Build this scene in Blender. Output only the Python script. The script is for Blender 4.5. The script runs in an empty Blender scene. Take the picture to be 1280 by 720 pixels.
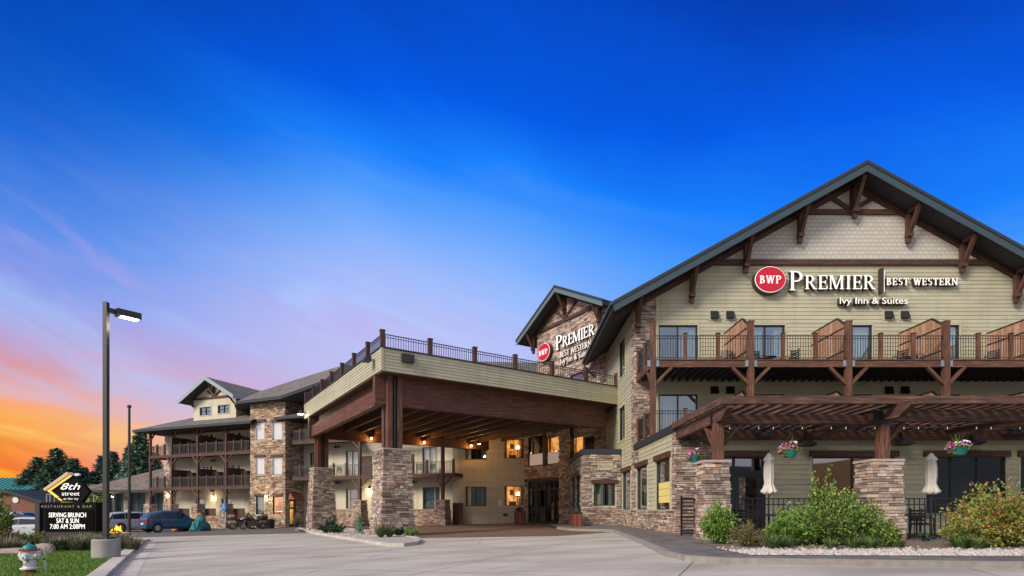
import bpy, math, random
from mathutils import Vector, Matrix
R = math.radians
rnd = random.Random(7)
sc = bpy.context.scene
# ------------------------------------------------------------ camera, world, sun, exposure
FPX = 675.0      # focal length in pixels of the 1280 wide photograph
HZ = 637.0       # horizon row
cam = bpy.data.cameras.new("camera"); cam_ob = bpy.data.objects.new("camera", cam)
sc.collection.objects.link(cam_ob); sc.camera = cam_ob
cam.sensor_width = 36; cam.lens = 36*FPX/1280; cam.shift_y = (HZ-360)/1280
cam.clip_end = 3000; cam_ob.location = (0, 0, 0); cam_ob.rotation_euler = (R(90), 0, 0)
sc.view_settings.view_transform = 'Standard'; sc.view_settings.look = 'None'
sc.view_settings.gamma = 1; sc.view_settings.exposure = 0.08
sc.cycles.max_bounces = 6

SUN_AZ, SUN_EL = -131, 31      # degrees clockwise from +Y : the bright side of the dusk sky, left of and behind the camera
sun = bpy.data.lights.new("sun", 'SUN'); sun.energy = 3.5; sun.angle = R(20); sun.color = (1.0, 0.89, 0.77)
sun_ob = bpy.data.objects.new("sun", sun); sc.collection.objects.link(sun_ob)
sd = Vector((math.sin(R(SUN_AZ))*math.cos(R(SUN_EL)), math.cos(R(SUN_AZ))*math.cos(R(SUN_EL)), math.sin(R(SUN_EL))))
sun_ob.rotation_euler = sd.to_track_quat('Z', 'Y').to_euler()

class NT:
    """tiny node-tree helper"""
    def __init__(s, tree): s.t = tree; s.n = tree.nodes; s.l = tree.links
    def add(s, typ, **kw):
        nd = s.n.new(typ)
        for k, v in kw.items():
            if k in ('inp',):
                for kk, vv in v.items():
                    sock = nd.inputs[kk]
                    if isinstance(vv, bpy.types.NodeSocket): s.l.new(vv, sock)
                    else: sock.default_value = vv
            else: setattr(nd, k, v)
        return nd
    def math(s, op, a, b=None, c=None, clamp=False):
        nd = s.n.new('ShaderNodeMath'); nd.operation = op; nd.use_clamp = clamp
        for i, v in enumerate((a, b, c)):
            if v is None: continue
            if isinstance(v, bpy.types.NodeSocket): s.l.new(v, nd.inputs[i])
            else: nd.inputs[i].default_value = v
        return nd.outputs[0]
    def ramp(s, fac, stops, interp='LINEAR'):
        nd = s.n.new('ShaderNodeValToRGB'); cr = nd.color_ramp; cr.interpolation = interp
        while len(cr.elements) > 1: cr.elements.remove(cr.elements[-1])
        cr.elements[0].position = stops[0][0]; cr.elements[0].color = (*stops[0][1], 1)
        for p, c in stops[1:]:
            e = cr.elements.new(p); e.color = (*c, 1)
        s.l.new(fac, nd.inputs[0]); return nd.outputs[0]
    def mix(s, fac, a, b, mode='MIX'):
        nd = s.n.new('ShaderNodeMix'); nd.data_type = 'RGBA'; nd.blend_type = mode
        for sock, v in ((nd.inputs[0], fac), (nd.inputs[6], a), (nd.inputs[7], b)):
            if isinstance(v, bpy.types.NodeSocket): s.l.new(v, sock)
            elif isinstance(v, (tuple, list)): sock.default_value = (*v, 1)
            else: sock.default_value = v
        return nd.outputs[2]
    def smooth(s, x, a, b):
        nd = s.n.new('ShaderNodeMapRange'); nd.interpolation_type = 'SMOOTHSTEP'
        s.l.new(x, nd.inputs[0]); nd.inputs[1].default_value = a; nd.inputs[2].default_value = b
        return nd.outputs[0]

world = bpy.data.worlds.new("World"); sc.world = world; world.use_nodes = True
w = NT(world.node_tree); w.n.clear()
tc = w.add('ShaderNodeTexCoord')
sep = w.add('ShaderNodeSeparateXYZ', inp={0: tc.outputs['Generated']})
X_, Y_, Z_ = sep.outputs
az = w.math('ARCTAN2', X_, Y_)
# cloud streaks: noise in (azimuth, elevation) stretched sideways and slightly tilted
cv = w.add('ShaderNodeCombineXYZ', inp={0: w.math('MULTIPLY', az, 1.3), 1: w.math('ADD', w.math('MULTIPLY', Z_, 7.0), w.math('MULTIPLY', az, 1.6))})
n1 = w.add('ShaderNodeTexNoise', inp={'Vector': cv.outputs[0], 'Scale': 1.1, 'Detail': 6.0, 'Roughness': 0.55, 'Distortion': 0.6}).outputs[0]
cv2 = w.add('ShaderNodeCombineXYZ', inp={0: w.math('MULTIPLY', az, 3.2), 1: w.math('ADD', w.math('MULTIPLY', Z_, 26.0), w.math('MULTIPLY', az, 3.0)), 2: 4.2})
n2 = w.add('ShaderNodeTexNoise', inp={'Vector': cv2.outputs[0], 'Scale': 1.2, 'Detail': 5.0, 'Roughness': 0.5, 'Distortion': 0.5}).outputs[0]
azr = w.math('MULTIPLY', w.math('MAXIMUM', w.math('ADD', az, -0.02), 0.0), 0.12)
glow = w.math('MULTIPLY', w.smooth(w.math('ABSOLUTE', w.math('ADD', az, 0.28)), 0.70, 0.05), w.math('MULTIPLY', w.smooth(Z_, 0.70, 0.36), 0.15))
zz = w.math('ADD', w.math('SUBTRACT', w.math('ADD', Z_, azr), glow), w.math('MULTIPLY', w.math('SUBTRACT', n1, 0.5), 0.15))
blue = w.ramp(zz, [(0.0, (.55, .52, .80)), (0.16, (.50, .53, .92)), (0.24, (.35, .50, .97)), (0.32, (.19, .42, .98)), (0.40, (.075, .33, .98)),
                   (0.48, (.008, .215, .97)), (0.58, (.0, .105, .80)), (0.72, (.0, .045, .44)), (1.0, (.0, .035, .36))])
zw = w.math('ADD', Z_, w.math('MULTIPLY', w.math('SUBTRACT', n1, 0.5), 0.12))
warm = w.ramp(zw, [(0.0, (1.0, .17, .0)), (0.055, (1.0, .24, .0)), (0.09, (1.0, .38, .015)), (0.125, (1.0, .42, .06)), (0.16, (.98, .36, .14)),
                   (0.195, (.72, .29, .30)), (0.235, (.48, .30, .56)), (0.28, (.27, .34, .80)), (0.36, (.085, .25, .80)),
                   (0.46, (.008, .13, .68)), (0.56, (.0, .07, .50)), (0.72, (.0, .035, .30)), (1.0, (.0, .03, .26))])
wz = w.smooth(w.math('ABSOLUTE', w.math('ADD', az, 0.98)), 0.74, 0.16)
sky = w.mix(wz, blue, warm)
sky = w.mix(w.smooth(Z_, 0.74, 0.92), sky, (.50, .48, .50))  # overhead sky above the frame greyed to weaken the blue skylight
# pale veils and violet patches of high cloud, pink and golden streaks near the sunset, dark bars in the orange
st = w.smooth(n2, 0.48, 0.70)
veil = w.math('MULTIPLY', w.smooth(n1, 0.46, 0.66), w.math('MULTIPLY', w.math('MULTIPLY', w.smooth(Z_, 0.50, 0.30), w.smooth(Z_, 0.08, 0.2)), w.math('MULTIPLY', w.smooth(az, 0.35, -0.1), 0.55)))
sky = w.mix(veil, sky, (.50, .66, 1.0))
cv3 = w.add('ShaderNodeCombineXYZ', inp={0: w.math('MULTIPLY', az, 2.2), 1: w.math('ADD', w.math('MULTIPLY', Z_, 9.0), w.math('MULTIPLY', az, 2.6)), 2: 9.1})
n3 = w.add('ShaderNodeTexNoise', inp={'Vector': cv3.outputs[0], 'Scale': 1.3, 'Detail': 7.0, 'Roughness': 0.6, 'Distortion': 0.8}).outputs[0]
vio = w.math('MULTIPLY', w.smooth(n3, 0.47, 0.66), w.math('MULTIPLY', w.math('MULTIPLY', w.math('MULTIPLY', w.smooth(Z_, 0.46, 0.28), w.smooth(Z_, 0.16, 0.24)), w.smooth(az, 0.2, -0.15)), 0.5))
sky = w.mix(vio, sky, (.50, .40, .80))
low = w.math('MULTIPLY', w.smooth(Z_, 0.30, 0.12), st)
streak_c = w.ramp(Z_, [(0.04, (1.0, .50, .02)), (0.09, (1.0, .62, .10)), (0.13, (1.0, .55, .28)), (0.18, (.80, .34, .40)), (0.26, (.60, .40, .74))])
sky = w.mix(w.math('MULTIPLY', w.math('MULTIPLY', low, wz), 0.8), sky, streak_c)
dk = w.math('MULTIPLY', w.math('MULTIPLY', w.smooth(n3, 0.50, 0.34), wz), w.smooth(Z_, 0.26, 0.14))
sky = w.mix(w.math('MULTIPLY', dk, 0.55), sky, w.ramp(Z_, [(0.05, (.80, .14, .01)), (0.12, (.60, .20, .08)), (.2, (.36, .16, .26))]))
# unseen sky half behind the camera, made pale as neutral fill light
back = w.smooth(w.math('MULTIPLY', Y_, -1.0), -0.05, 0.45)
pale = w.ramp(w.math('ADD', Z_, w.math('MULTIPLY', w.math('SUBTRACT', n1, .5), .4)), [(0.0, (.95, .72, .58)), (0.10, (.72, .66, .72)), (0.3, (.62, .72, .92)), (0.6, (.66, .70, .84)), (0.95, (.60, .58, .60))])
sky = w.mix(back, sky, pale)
ns = w.add('ShaderNodeTexSky', sky_type='NISHITA', sun_disc=False, sun_elevation=R(SUN_EL), sun_rotation=R(SUN_AZ))
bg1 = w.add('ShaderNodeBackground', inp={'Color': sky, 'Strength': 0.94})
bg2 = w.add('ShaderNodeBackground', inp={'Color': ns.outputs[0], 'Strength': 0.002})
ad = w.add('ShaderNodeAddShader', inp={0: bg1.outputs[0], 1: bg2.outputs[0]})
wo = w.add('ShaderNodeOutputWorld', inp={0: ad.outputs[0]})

# ------------------------------------------------------------ materials
MATS = {}
def mat(name, col=(.5,.5,.5), rough=.7, metal=0.0, noise=0.0, nscale=6.0, bump=0.0, bscale=40.0, emit=None, estr=0.0, island=None, uvgrain=None, spec=0.5, alpha=None, trans=0.0, dirt=0.0):
    m = bpy.data.materials.new(name); m.use_nodes = True; MATS[name] = m
    t = NT(m.node_tree); b = t.n['Principled BSDF']
    b.inputs['Roughness'].default_value = rough; b.inputs['Metallic'].default_value = metal
    b.inputs['Specular IOR Level'].default_value = spec
    b.inputs['Base Color'].default_value = (*col, 1)
    c = None
    if island:
        g = t.add('ShaderNodeNewGeometry')
        c = t.ramp(g.outputs['Random Per Island'], [(i/len(island), k) for i, k in enumerate(island)], 'CONSTANT')
    co = t.add('ShaderNodeTexCoord')
    if uvgrain:
        mp = t.add('ShaderNodeMapping', inp={'Vector': co.outputs['UV'], 'Scale': (uvgrain[0], uvgrain[1], 1)})
        n = t.add('ShaderNodeTexNoise', inp={'Vector': mp.outputs[0], 'Scale': 1.0, 'Detail': 5.0, 'Roughness': 0.65})
        k = t.ramp(n.outputs[0], [(0.3, tuple(x*uvgrain[2] for x in col)), (0.5, col), (0.72, tuple(min(1, x*uvgrain[3]) for x in col))])
        c = k
        bp = t.add('ShaderNodeBump', inp={'Height': n.outputs[0], 'Strength': 0.35, 'Distance': 0.01})
        t.l.new(bp.outputs[0], b.inputs['Normal'])
    if noise > 0:
        n = t.add('ShaderNodeTexNoise', inp={'Vector': co.outputs['Object'], 'Scale': nscale, 'Detail': 6.0, 'Roughness': 0.6})
        f = t.ramp(n.outputs[0], [(0.25, (1-noise,)*3), (0.5, (1,)*3), (0.75, (1+noise,)*3)])
        c = t.mix(1.0, c if c is not None else col, f, 'MULTIPLY')
    if dirt > 0:
        n = t.add('ShaderNodeTexNoise', inp={'Vector': co.outputs['Object'], 'Scale': .7, 'Detail': 9.0, 'Roughness': 0.7})
        f = t.ramp(n.outputs[0], [(0.42, (1-dirt,)*3), (0.6, (1,)*3)])
        c = t.mix(1.0, c if c is not None else col, f, 'MULTIPLY')
    if c is not None: t.l.new(c, b.inputs['Base Color'])
    if bump > 0:
        n = t.add('ShaderNodeTexNoise', inp={'Vector': co.outputs['Object'], 'Scale': bscale, 'Detail': 4.0})
        bp = t.add('ShaderNodeBump', inp={'Height': n.outputs[0], 'Strength': bump, 'Distance': 0.02})
        t.l.new(bp.outputs[0], b.inputs['Normal'])
    if emit:
        b.inputs['Emission Color'].default_value = (*emit, 1); b.inputs['Emission Strength'].default_value = estr
    return m

STONE_COLS = [(.42,.30,.22),(.19,.14,.11),(.62,.50,.40),(.22,.17,.13),(.40,.25,.16),(.50,.39,.32),(.29,.21,.17),(.56,.45,.37),(.36,.30,.26),(.47,.33,.25),(.22,.18,.16),(.60,.50,.42),(.38,.27,.21),(.52,.43,.38),(.43,.36,.31),(.33,.25,.20),(.55,.41,.31)]
mat('stone', island=STONE_COLS, rough=.88, noise=.28, nscale=9, bump=.6, bscale=22)
mat('stone_warm', island=[tuple(min(1,a*b) for a, b in zip(c, (1.0,.93,.80))) for c in STONE_COLS], rough=.88, noise=.28, nscale=9, bump=.6, bscale=22)
mat('mortar', (.06,.05,.045), .95, noise=.2, nscale=20)  # mortar darkened further to paint in shadow lines between the courses
mat('stone_cap', (.42,.35,.29), .85, noise=.2, nscale=7, bump=.3)
mat('siding', (.47,.45,.315), .62, noise=.06, nscale=1.3, dirt=.06)
mat('siding_cream', (.60,.545,.40), .65, noise=.06, nscale=1.3, dirt=.06)
mat('siding_trim', (.47,.45,.31), .6, noise=.05, nscale=3)
mat('wood_dark', (.080,.034,.020), .65, uvgrain=(1.2, 16, .45, 2.0), dirt=.15)
mat('wood_beam', (.115,.042,.024), .6, uvgrain=(.9, 11, .4, 2.1), dirt=.25)
mat('wood_post', (.125,.055,.030), .7, uvgrain=(1.2, 18, .4, 2.5), dirt=.25)
mat('wood_fence', (.40,.225,.14), .7, island=[(.40,.225,.14),(.34,.18,.11),(.46,.28,.18),(.30,.155,.095),(.42,.25,.17)], noise=.3, nscale=7)
mat('wood_soffit', (.10,.045,.028), .6, uvgrain=(1.0, 10, .6, 1.5))
mat('wood_pergola', (.105,.052,.035), .75, uvgrain=(1.2, 16, .35, 2.7), dirt=.35)
mat('black_metal', (.012,.012,.014), .4)
mat('bronze_metal', (.03,.027,.027), .5, spec=.5)
mat('grey_metal', (.32,.36,.42), .4, metal=.6)
mat('fascia', (.035,.062,.078), .55, noise=.1, nscale=3)
mat('fascia_dark', (.022,.028,.034), .6, noise=.1, nscale=3)
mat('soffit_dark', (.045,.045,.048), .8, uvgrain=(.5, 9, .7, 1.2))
mat('fascia_pale', (.30,.36,.38), .55)
mat('white_paint', (.78,.78,.76), .5)
mat('concrete', (.36,.335,.305), .85, noise=.14, nscale=1.2, bump=.25, bscale=60, dirt=.18)
mat('curtain', (.30,.42,.40), .9, uvgrain=(9, .4, .55, 1.25))
mat('curtain_green', (.20,.27,.26), .9, uvgrain=(9, .4, .5, 1.35))
mat('curtain_white', (.80,.74,.66), .9, uvgrain=(9, .4, .8, 1.1))
mat('bulb_dim', (.8,.8,.75), .4, emit=(1,.95,.85), estr=.35)
mat('curtain_warm', (.45,.26,.10), .9, uvgrain=(9,.4,.55,1.25), emit=(.8,.3,.05), estr=.12)
mat('room_wood', (.10,.045,.02), .7)
mat('shade_white', (.85,.76,.69), .8, emit=(1,.80,.66), estr=.16)  # faint warm glow put in to brighten the window blinds
mat('room_dim', (.12,.06,.02), .9, emit=(.8,.30,.05), estr=.10)
mat('room_dark', (.035,.035,.04), .9)
mat('dark_door', (.014,.016,.018), .35)
mat('sign_red', (.50,.004,.022), .35, emit=(.8,.0,.03), estr=.10)
mat('sign_white', (.85,.83,.78), .4, emit=(1,.95,.86), estr=.35)
mat('letters_faint_glow', (.85,.80,.72), .5, emit=(1,.95,.86), estr=.12)  # faint glow added so the dim gable letters stand out from the stone
mat('rail_grey', (.09,.08,.075), .5)
mat('kerb_pale', (.56,.51,.44), .85, noise=.15, nscale=3, bump=.3, bscale=40, dirt=.2)
mat('sign_black', (.006,.0055,.0055), .8, spec=.12)
mat('board_black', (.004,.004,.004), .9, spec=.08)
mat('fascia_slate', (.11,.16,.18), .55)
mat('sign_dark', (.045,.03,.022), .5)  # dark brown of letter returns, disc bodies and divider bars
mat('rubber', (.018,.018,.018), .8)
mat('alloy', (.55,.55,.57), .3, metal=.9)
mat('teal_pot', (.01,.20,.15), .45)
mat('canvas', (.74,.69,.61), .9, noise=.08, nscale=9, bump=.2, bscale=14)
mat('planter_red', (.20,.045,.03), .6, uvgrain=(1.5, 8, .6, 1.5))
mat('marble', (.60,.58,.55), .8, island=[(.50,.47,.43),(.38,.35,.32),(.58,.55,.52),(.28,.25,.23),(.50,.44,.39)])
mat('yellow_paper', (.75,.62,.20), .8, noise=.12, nscale=10)
mat('teal_roof', (.045,.24,.24), .5, noise=.1, nscale=2)
mat('brown_brick', (.22,.095,.06), .85, noise=.2, nscale=4)
mat('slate_roof2', (.20,.175,.165), .9, noise=.15, nscale=3)
mat('warm_lit', (.5,.25,.08), .8, emit=(1.0,.46,.09), estr=.8)
def litmat():
    m = MATS['warm_lit']; t = NT(m.node_tree); b = t.n['Principled BSDF']; co = t.add('ShaderNodeTexCoord')
    n = t.add('ShaderNodeTexNoise', inp={'Vector': co.outputs['Object'], 'Scale': 1.3, 'Detail': 3.0, 'Distortion': .6})
    t.l.new(t.ramp(n.outputs[0], [(.32, (.10,.035,.01)), (.48, (.62,.24,.04)), (.60, (1.0,.50,.12)), (.72, (1.0,.78,.40))]), b.inputs['Emission Color'])
litmat()
mat('bulb', (.9,.8,.6), .5, emit=(1,.75,.4), estr=7)
mat('bulb_white', (.9,.9,.9), .5, emit=(1,.95,.85), estr=4)
mat('led', (.8,.8,.8), .5, emit=(1,.93,.85), estr=.9)
mat('gold_lit', (.6,.4,.08), .5, emit=(1,.62,.10), estr=.85)
mat('gold_panel', (.50,.36,.22), .5, emit=(1,.66,.4), estr=.22)
mat('flame', (.9,.4,.05), .5, emit=(1,.42,.05), estr=1.6)
mat('bark', (.075,.055,.04), .9, noise=.3, nscale=8, bump=.5)
mat('chrome', (.6,.6,.62), .15, metal=1)
mat('hydrant_white', (.72,.71,.69), .5, noise=.12, nscale=9, dirt=.15)
mat('hydrant_red', (.32,.03,.03), .5)
mat('hydrant_teal', (.01,.22,.19), .45)
mat('boulder', (.36,.27,.22), .9, noise=.25, nscale=3, bump=.6, bscale=10)
mat('blue_sign', (.03,.22,.55), .5)
mat('light_lens', (.9,.9,.85), .3, emit=(1,.93,.78), estr=5)
mat('tail_red', (.45,.01,.015), .3)
mat('lens_clear', (.7,.72,.75), .15)
mat('plate', (.6,.6,.6), .5)

def leafmat(name, cols, rough=.7):
    m = mat(name, rough=rough, island=cols)
    b = m.node_tree.nodes['Principled BSDF']
    b.inputs['Subsurface Weight'].default_value = 0.0
    return m
leafmat('leaf_bright', [(.13,.25,.03),(.17,.31,.035),(.08,.17,.02),(.21,.35,.05),(.10,.2,.03)])
leafmat('leaf_mid', [(.13,.23,.04),(.18,.29,.05),(.08,.155,.03),(.25,.34,.06),(.28,.27,.05),(.15,.26,.045),(.10,.18,.03),(.16,.27,.045),(.06,.11,.025)])
leafmat('leaf_autumn', [(.19,.24,.04),(.28,.24,.05),(.15,.22,.035),(.34,.18,.05),(.24,.29,.05),(.12,.20,.035),(.36,.27,.07),(.18,.27,.045),(.22,.28,.05),(.42,.10,.04),(.26,.31,.06),(.16,.25,.04)])
leafmat('leaf_tan', [(.20,.14,.06),(.17,.10,.04),(.12,.12,.04),(.24,.17,.08),(.10,.11,.04)])
leafmat('leaf_strap', [(.07,.14,.03),(.10,.18,.04),(.05,.10,.025),(.13,.19,.06)])
leafmat('leaf_conifer', [(.14,.24,.16),(.18,.29,.20),(.09,.17,.12),(.21,.31,.22),(.14,.25,.15)])
leafmat('leaf_juniper', [(.035,.075,.035),(.05,.10,.045),(.025,.055,.03)])
leafmat('grass_tan', [(.34,.26,.17),(.24,.20,.11),(.15,.16,.07),(.40,.31,.22),(.10,.13,.05)])
leafmat('grass_green', [(.06,.10,.05),(.09,.13,.07),(.045,.08,.045),(.14,.15,.08)])
leafmat('flowers', [(.55,.02,.16),(.30,.06,.40),(.75,.68,.70),(.62,.05,.22),(.42,.20,.55),(.10,.18,.04),(.70,.30,.42)])
leafmat('lawn_blade', [(.11,.22,.02),(.15,.26,.03),(.08,.16,.016),(.20,.28,.04)])

def roofmat(name, col):
    m = mat(name, col, .92); t = NT(m.node_tree); b = t.n['Principled BSDF']
    co = t.add('ShaderNodeTexCoord')
    br = t.add('ShaderNodeTexBrick', inp={'Vector': co.outputs['UV'], 'Color1': (*[x*.75 for x in col],1), 'Color2': (*[x*1.3 for x in col],1), 'Mortar': (*[x*.45 for x in col],1),
               'Scale': 1.0, 'Mortar Size': .012, 'Brick Width': .32, 'Row Height': .15})
    n = t.add('ShaderNodeTexNoise', inp={'Vector': co.outputs['UV'], 'Scale': .8, 'Detail': 8.0})
    f = t.ramp(n.outputs[0], [(0.3, (.8,.8,.8)), (0.7, (1.15,1.13,1.1))])
    t.l.new(t.mix(1.0, br.outputs[0], f, 'MULTIPLY'), b.inputs['Base Color'])
    bp = t.add('ShaderNodeBump', inp={'Height': br.outputs[1], 'Strength': .4, 'Distance': .01}); bp.invert = True
    t.l.new(bp.outputs[0], b.inputs['Normal'])
roofmat('shingles', (.17,.155,.14)); roofmat('shingles_brown', (.20,.165,.14))
def shakemat():
    m = mat('shake', (.40,.36,.30), .8); t = NT(m.node_tree); b = t.n['Principled BSDF']
    co = t.add('ShaderNodeTexCoord')
    br = t.add('ShaderNodeTexBrick', inp={'Vector': co.outputs['UV'], 'Color1': (.52,.49,.42,1), 'Color2': (.57,.54,.465,1), 'Mortar': (.37,.345,.295,1),
               'Scale': 1.0, 'Mortar Size': .014, 'Brick Width': .28, 'Row Height': .21})
    t.l.new(br.outputs[0], b.inputs['Base Color'])
    bp = t.add('ShaderNodeBump', inp={'Height': br.outputs[1], 'Strength': .8, 'Distance': .02}); bp.invert = True
    t.l.new(bp.outputs[0], b.inputs['Normal'])
shakemat()
def glassmat(name, tint=(.9,.95,.95), refl=.25):
    m = bpy.data.materials.new(name); m.use_nodes = True; MATS[name] = m
    t = NT(m.node_tree); t.n.clear()
    fr = t.add('ShaderNodeLayerWeight', inp={'Blend': .45})
    n = t.add('ShaderNodeTexNoise', inp={'Scale': .8, 'Detail': 1.0})
    bp = t.add('ShaderNodeBump', inp={'Height': n.outputs[0], 'Strength': .12, 'Distance': .05})
    gl = t.add('ShaderNodeBsdfGlossy', inp={'Color': (.9,.95,1,1), 'Roughness': .02, 'Normal': bp.outputs[0]})
    tr = t.add('ShaderNodeBsdfTransparent', inp={'Color': (*tint, 1)})
    f = t.math('ADD', t.math('MULTIPLY', fr.outputs[1], .6 if refl > .17 or refl == .10 else (.25 if refl > .1 else .12)), refl, clamp=True)
    mx = t.add('ShaderNodeMixShader', inp={0: f, 1: tr.outputs[0], 2: gl.outputs[0]})
    t.add('ShaderNodeOutputMaterial', inp={0: mx.outputs[0]})
glassmat('glass', (.75,.8,.8), .22); glassmat('glass_dark', (.22,.25,.25), .16); glassmat('glass_door', (.35,.38,.38), .07); glassmat('glass_clear', (.92,.95,.95), .10)
def groundmats():
    # concrete road: faint joints, stains, tyre darkening
    m = mat('road_concrete', (.42,.40,.38), .8); t = NT(m.node_tree); b = t.n['Principled BSDF']
    co = t.add('ShaderNodeTexCoord'); P = co.outputs['Object']
    n = t.add('ShaderNodeTexNoise', inp={'Vector': P, 'Scale': .35, 'Detail': 9.0, 'Roughness': .62})
    n2 = t.add('ShaderNodeTexNoise', inp={'Vector': P, 'Scale': 22.0, 'Detail': 5.0, 'Roughness': .7})
    mp = t.add('ShaderNodeMapping', inp={'Vector': P, 'Rotation': (0, 0, R(-50)), 'Scale': (.12, 1.2, 1)})
    n3 = t.add('ShaderNodeTexNoise', inp={'Vector': mp.outputs[0], 'Scale': 1.0, 'Detail': 6.0, 'Distortion': .8})
    c = t.ramp(n.outputs[0], [(.3, (.40,.372,.315)), (.5, (.50,.468,.40)), (.7, (.56,.527,.455))])
    c = t.mix(1.0, c, t.ramp(n2.outputs[0], [(.3, (.86,.86,.86)), (.7, (1.1,1.1,1.1))]), 'MULTIPLY')
    c = t.mix(1.0, c, t.ramp(n3.outputs[0], [(.35, (.86,.855,.85)), (.55, (1.0,1.0,1.0)), (.8, (1.06,1.06,1.06))]), 'MULTIPLY')
    # saw-cut joints, oil drips, hairline cracks, tyre tracks turning into the drive
    mp2 = t.add('ShaderNodeMapping', inp={'Vector': P, 'Rotation': (0, 0, R(24)), 'Location': (1.1, .4, 0)})
    br = t.add('ShaderNodeTexBrick', offset=0.0, inp={'Vector': mp2.outputs[0], 'Color1': (1,1,1,1), 'Color2': (.93,.93,.93,1), 'Mortar': (.36,.33,.30,1), 'Scale': 1.0, 'Mortar Size': .016, 'Brick Width': 4.6, 'Row Height': 4.6})
    c = t.mix(1.0, c, br.outputs[0], 'MULTIPLY')
    vo = t.add('ShaderNodeTexVoronoi', feature='DISTANCE_TO_EDGE', inp={'Vector': t.mix(.12, P, n2.outputs[1]), 'Scale': .16})
    ck = t.math('MULTIPLY', t.smooth(vo.outputs[0], .006, .001), t.smooth(n.outputs[0], .48, .56))
    c = t.mix(t.math('MULTIPLY', ck, .6), c, (.14,.125,.11))
    v2 = t.add('ShaderNodeTexVoronoi', inp={'Vector': P, 'Scale': .55}); sp = t.math('MULTIPLY', t.smooth(v2.outputs[0], .16, .02), t.smooth(n.outputs[0], .50, .60))
    c = t.mix(t.math('MULTIPLY', sp, .35), c, (.16,.145,.13))
    wv = t.add('ShaderNodeTexWave', wave_type='RINGS', rings_direction='Z', inp={'Vector': t.add('ShaderNodeMapping', inp={'Vector': P, 'Location': (-9, -2, 0)}).outputs[0], 'Scale': .13, 'Distortion': 3.0, 'Detail': 3.0, 'Detail Scale': .4})
    c = t.mix(1.0, c, t.ramp(wv.outputs[1], [(.0, (.88,.875,.87)), (.3, (1,1,1)), (1.0, (1.04,1.04,1.04))]), 'MULTIPLY')
    t.l.new(c, b.inputs['Base Color'])
    bp = t.add('ShaderNodeBump', inp={'Height': n2.outputs[0], 'Strength': .2, 'Distance': .01}); t.l.new(bp.outputs[0], b.inputs['Normal'])
    m = mat('paver_brown', (.16,.09,.06), .8); t = NT(m.node_tree); b = t.n['Principled BSDF']
    co = t.add('ShaderNodeTexCoord'); P = co.outputs['Object']
    mp2 = t.add('ShaderNodeMapping', inp={'Vector': P, 'Rotation': (0, 0, R(33))})
    br = t.add('ShaderNodeTexBrick', inp={'Vector': mp2.outputs[0], 'Color1': (.20,.115,.075,1), 'Color2': (.145,.085,.06,1), 'Mortar': (.09,.06,.045,1), 'Scale': 1.0, 'Mortar Size': .01, 'Brick Width': .4, 'Row Height': .2})
    n = t.add('ShaderNodeTexNoise', inp={'Vector': P, 'Scale': .5, 'Detail': 7.0})
    t.l.new(t.mix(1.0, br.outputs[0], t.ramp(n.outputs[0], [(.3, (.78,.78,.78)), (.7, (1.2,1.2,1.2))]), 'MULTIPLY'), b.inputs['Base Color'])
    m = mat('paver_grey', (.13,.12,.115), .85); t = NT(m.node_tree); b = t.n['Principled BSDF']
    co = t.add('ShaderNodeTexCoord'); P = co.outputs['Object']
    br = t.add('ShaderNodeTexBrick', inp={'Vector': P, 'Color1': (.19,.17,.155,1), 'Color2': (.13,.115,.11,1), 'Mortar': (.06,.055,.05,1), 'Scale': 1.0, 'Mortar Size': .008, 'Brick Width': .3, 'Row Height': .15})
    n = t.add('ShaderNodeTexNoise', inp={'Vector': P, 'Scale': 1.4, 'Detail': 8.0})
    t.l.new(t.mix(1.0, br.outputs[0], t.ramp(n.outputs[0], [(.3, (.7,.7,.7)), (.7, (1.3,1.3,1.3))]), 'MULTIPLY'), b.inputs['Base Color'])
    mat('asphalt', (.14,.125,.115), .9, noise=.18, nscale=1.1, bump=.3, bscale=50, dirt=.15)
    mat('far_ground', (.10,.10,.06), .95, noise=.3, nscale=.1)
    mat('lawn', (.11,.20,.02), .9, noise=.35, nscale=2.2, bump=.6, bscale=60)
    mat('mulch', (.20,.15,.11), .95, noise=.4, nscale=14, bump=.8, bscale=30)
    mat('gravel_bed', (.42,.38,.34), .9, noise=.35, nscale=12, bump=.9, bscale=22)
groundmats()

def sidingvar(nm):
    m = MATS[nm]; t = NT(m.node_tree); b = t.n['Principled BSDF']; src = b.inputs['Base Color'].links[0].from_socket
    g = t.add('ShaderNodeNewGeometry'); v = t.ramp(g.outputs['Random Per Island'], [(0, (.90,.90,.91)), (.5, (1,1,1)), (1, (1.07,1.06,1.03))])
    co = t.add('ShaderNodeTexCoord'); mp = t.add('ShaderNodeMapping', inp={'Vector': co.outputs['Object'], 'Scale': (2.6, 2.6, .22)})
    n = t.add('ShaderNodeTexNoise', inp={'Vector': mp.outputs[0], 'Scale': 1.0, 'Detail': 6.0, 'Roughness': .65}); st = t.ramp(n.outputs[0], [(.32, (.90,.89,.88)), (.52, (1,1,1))])
    t.l.new(t.mix(1.0, t.mix(1.0, src, v, 'MULTIPLY'), st, 'MULTIPLY'), b.inputs['Base Color'])
sidingvar('siding'); sidingvar('siding_cream')
def stonevar(nm):
    m = MATS[nm]; t = NT(m.node_tree); b = t.n['Principled BSDF']; src = b.inputs['Base Color'].links[0].from_socket
    co = t.add('ShaderNodeTexCoord'); n = t.add('ShaderNodeTexNoise', inp={'Vector': co.outputs['Object'], 'Scale': .9, 'Detail': 7.0, 'Roughness': .65})
    st = t.ramp(n.outputs[0], [(.36, (.62,.60,.60)), (.5, (1,1,1)), (.68, (1.12,1.06,1.0))]); t.l.new(t.mix(1.0, src, st, 'MULTIPLY'), b.inputs['Base Color'])
stonevar('stone'); stonevar('stone_warm')
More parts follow.
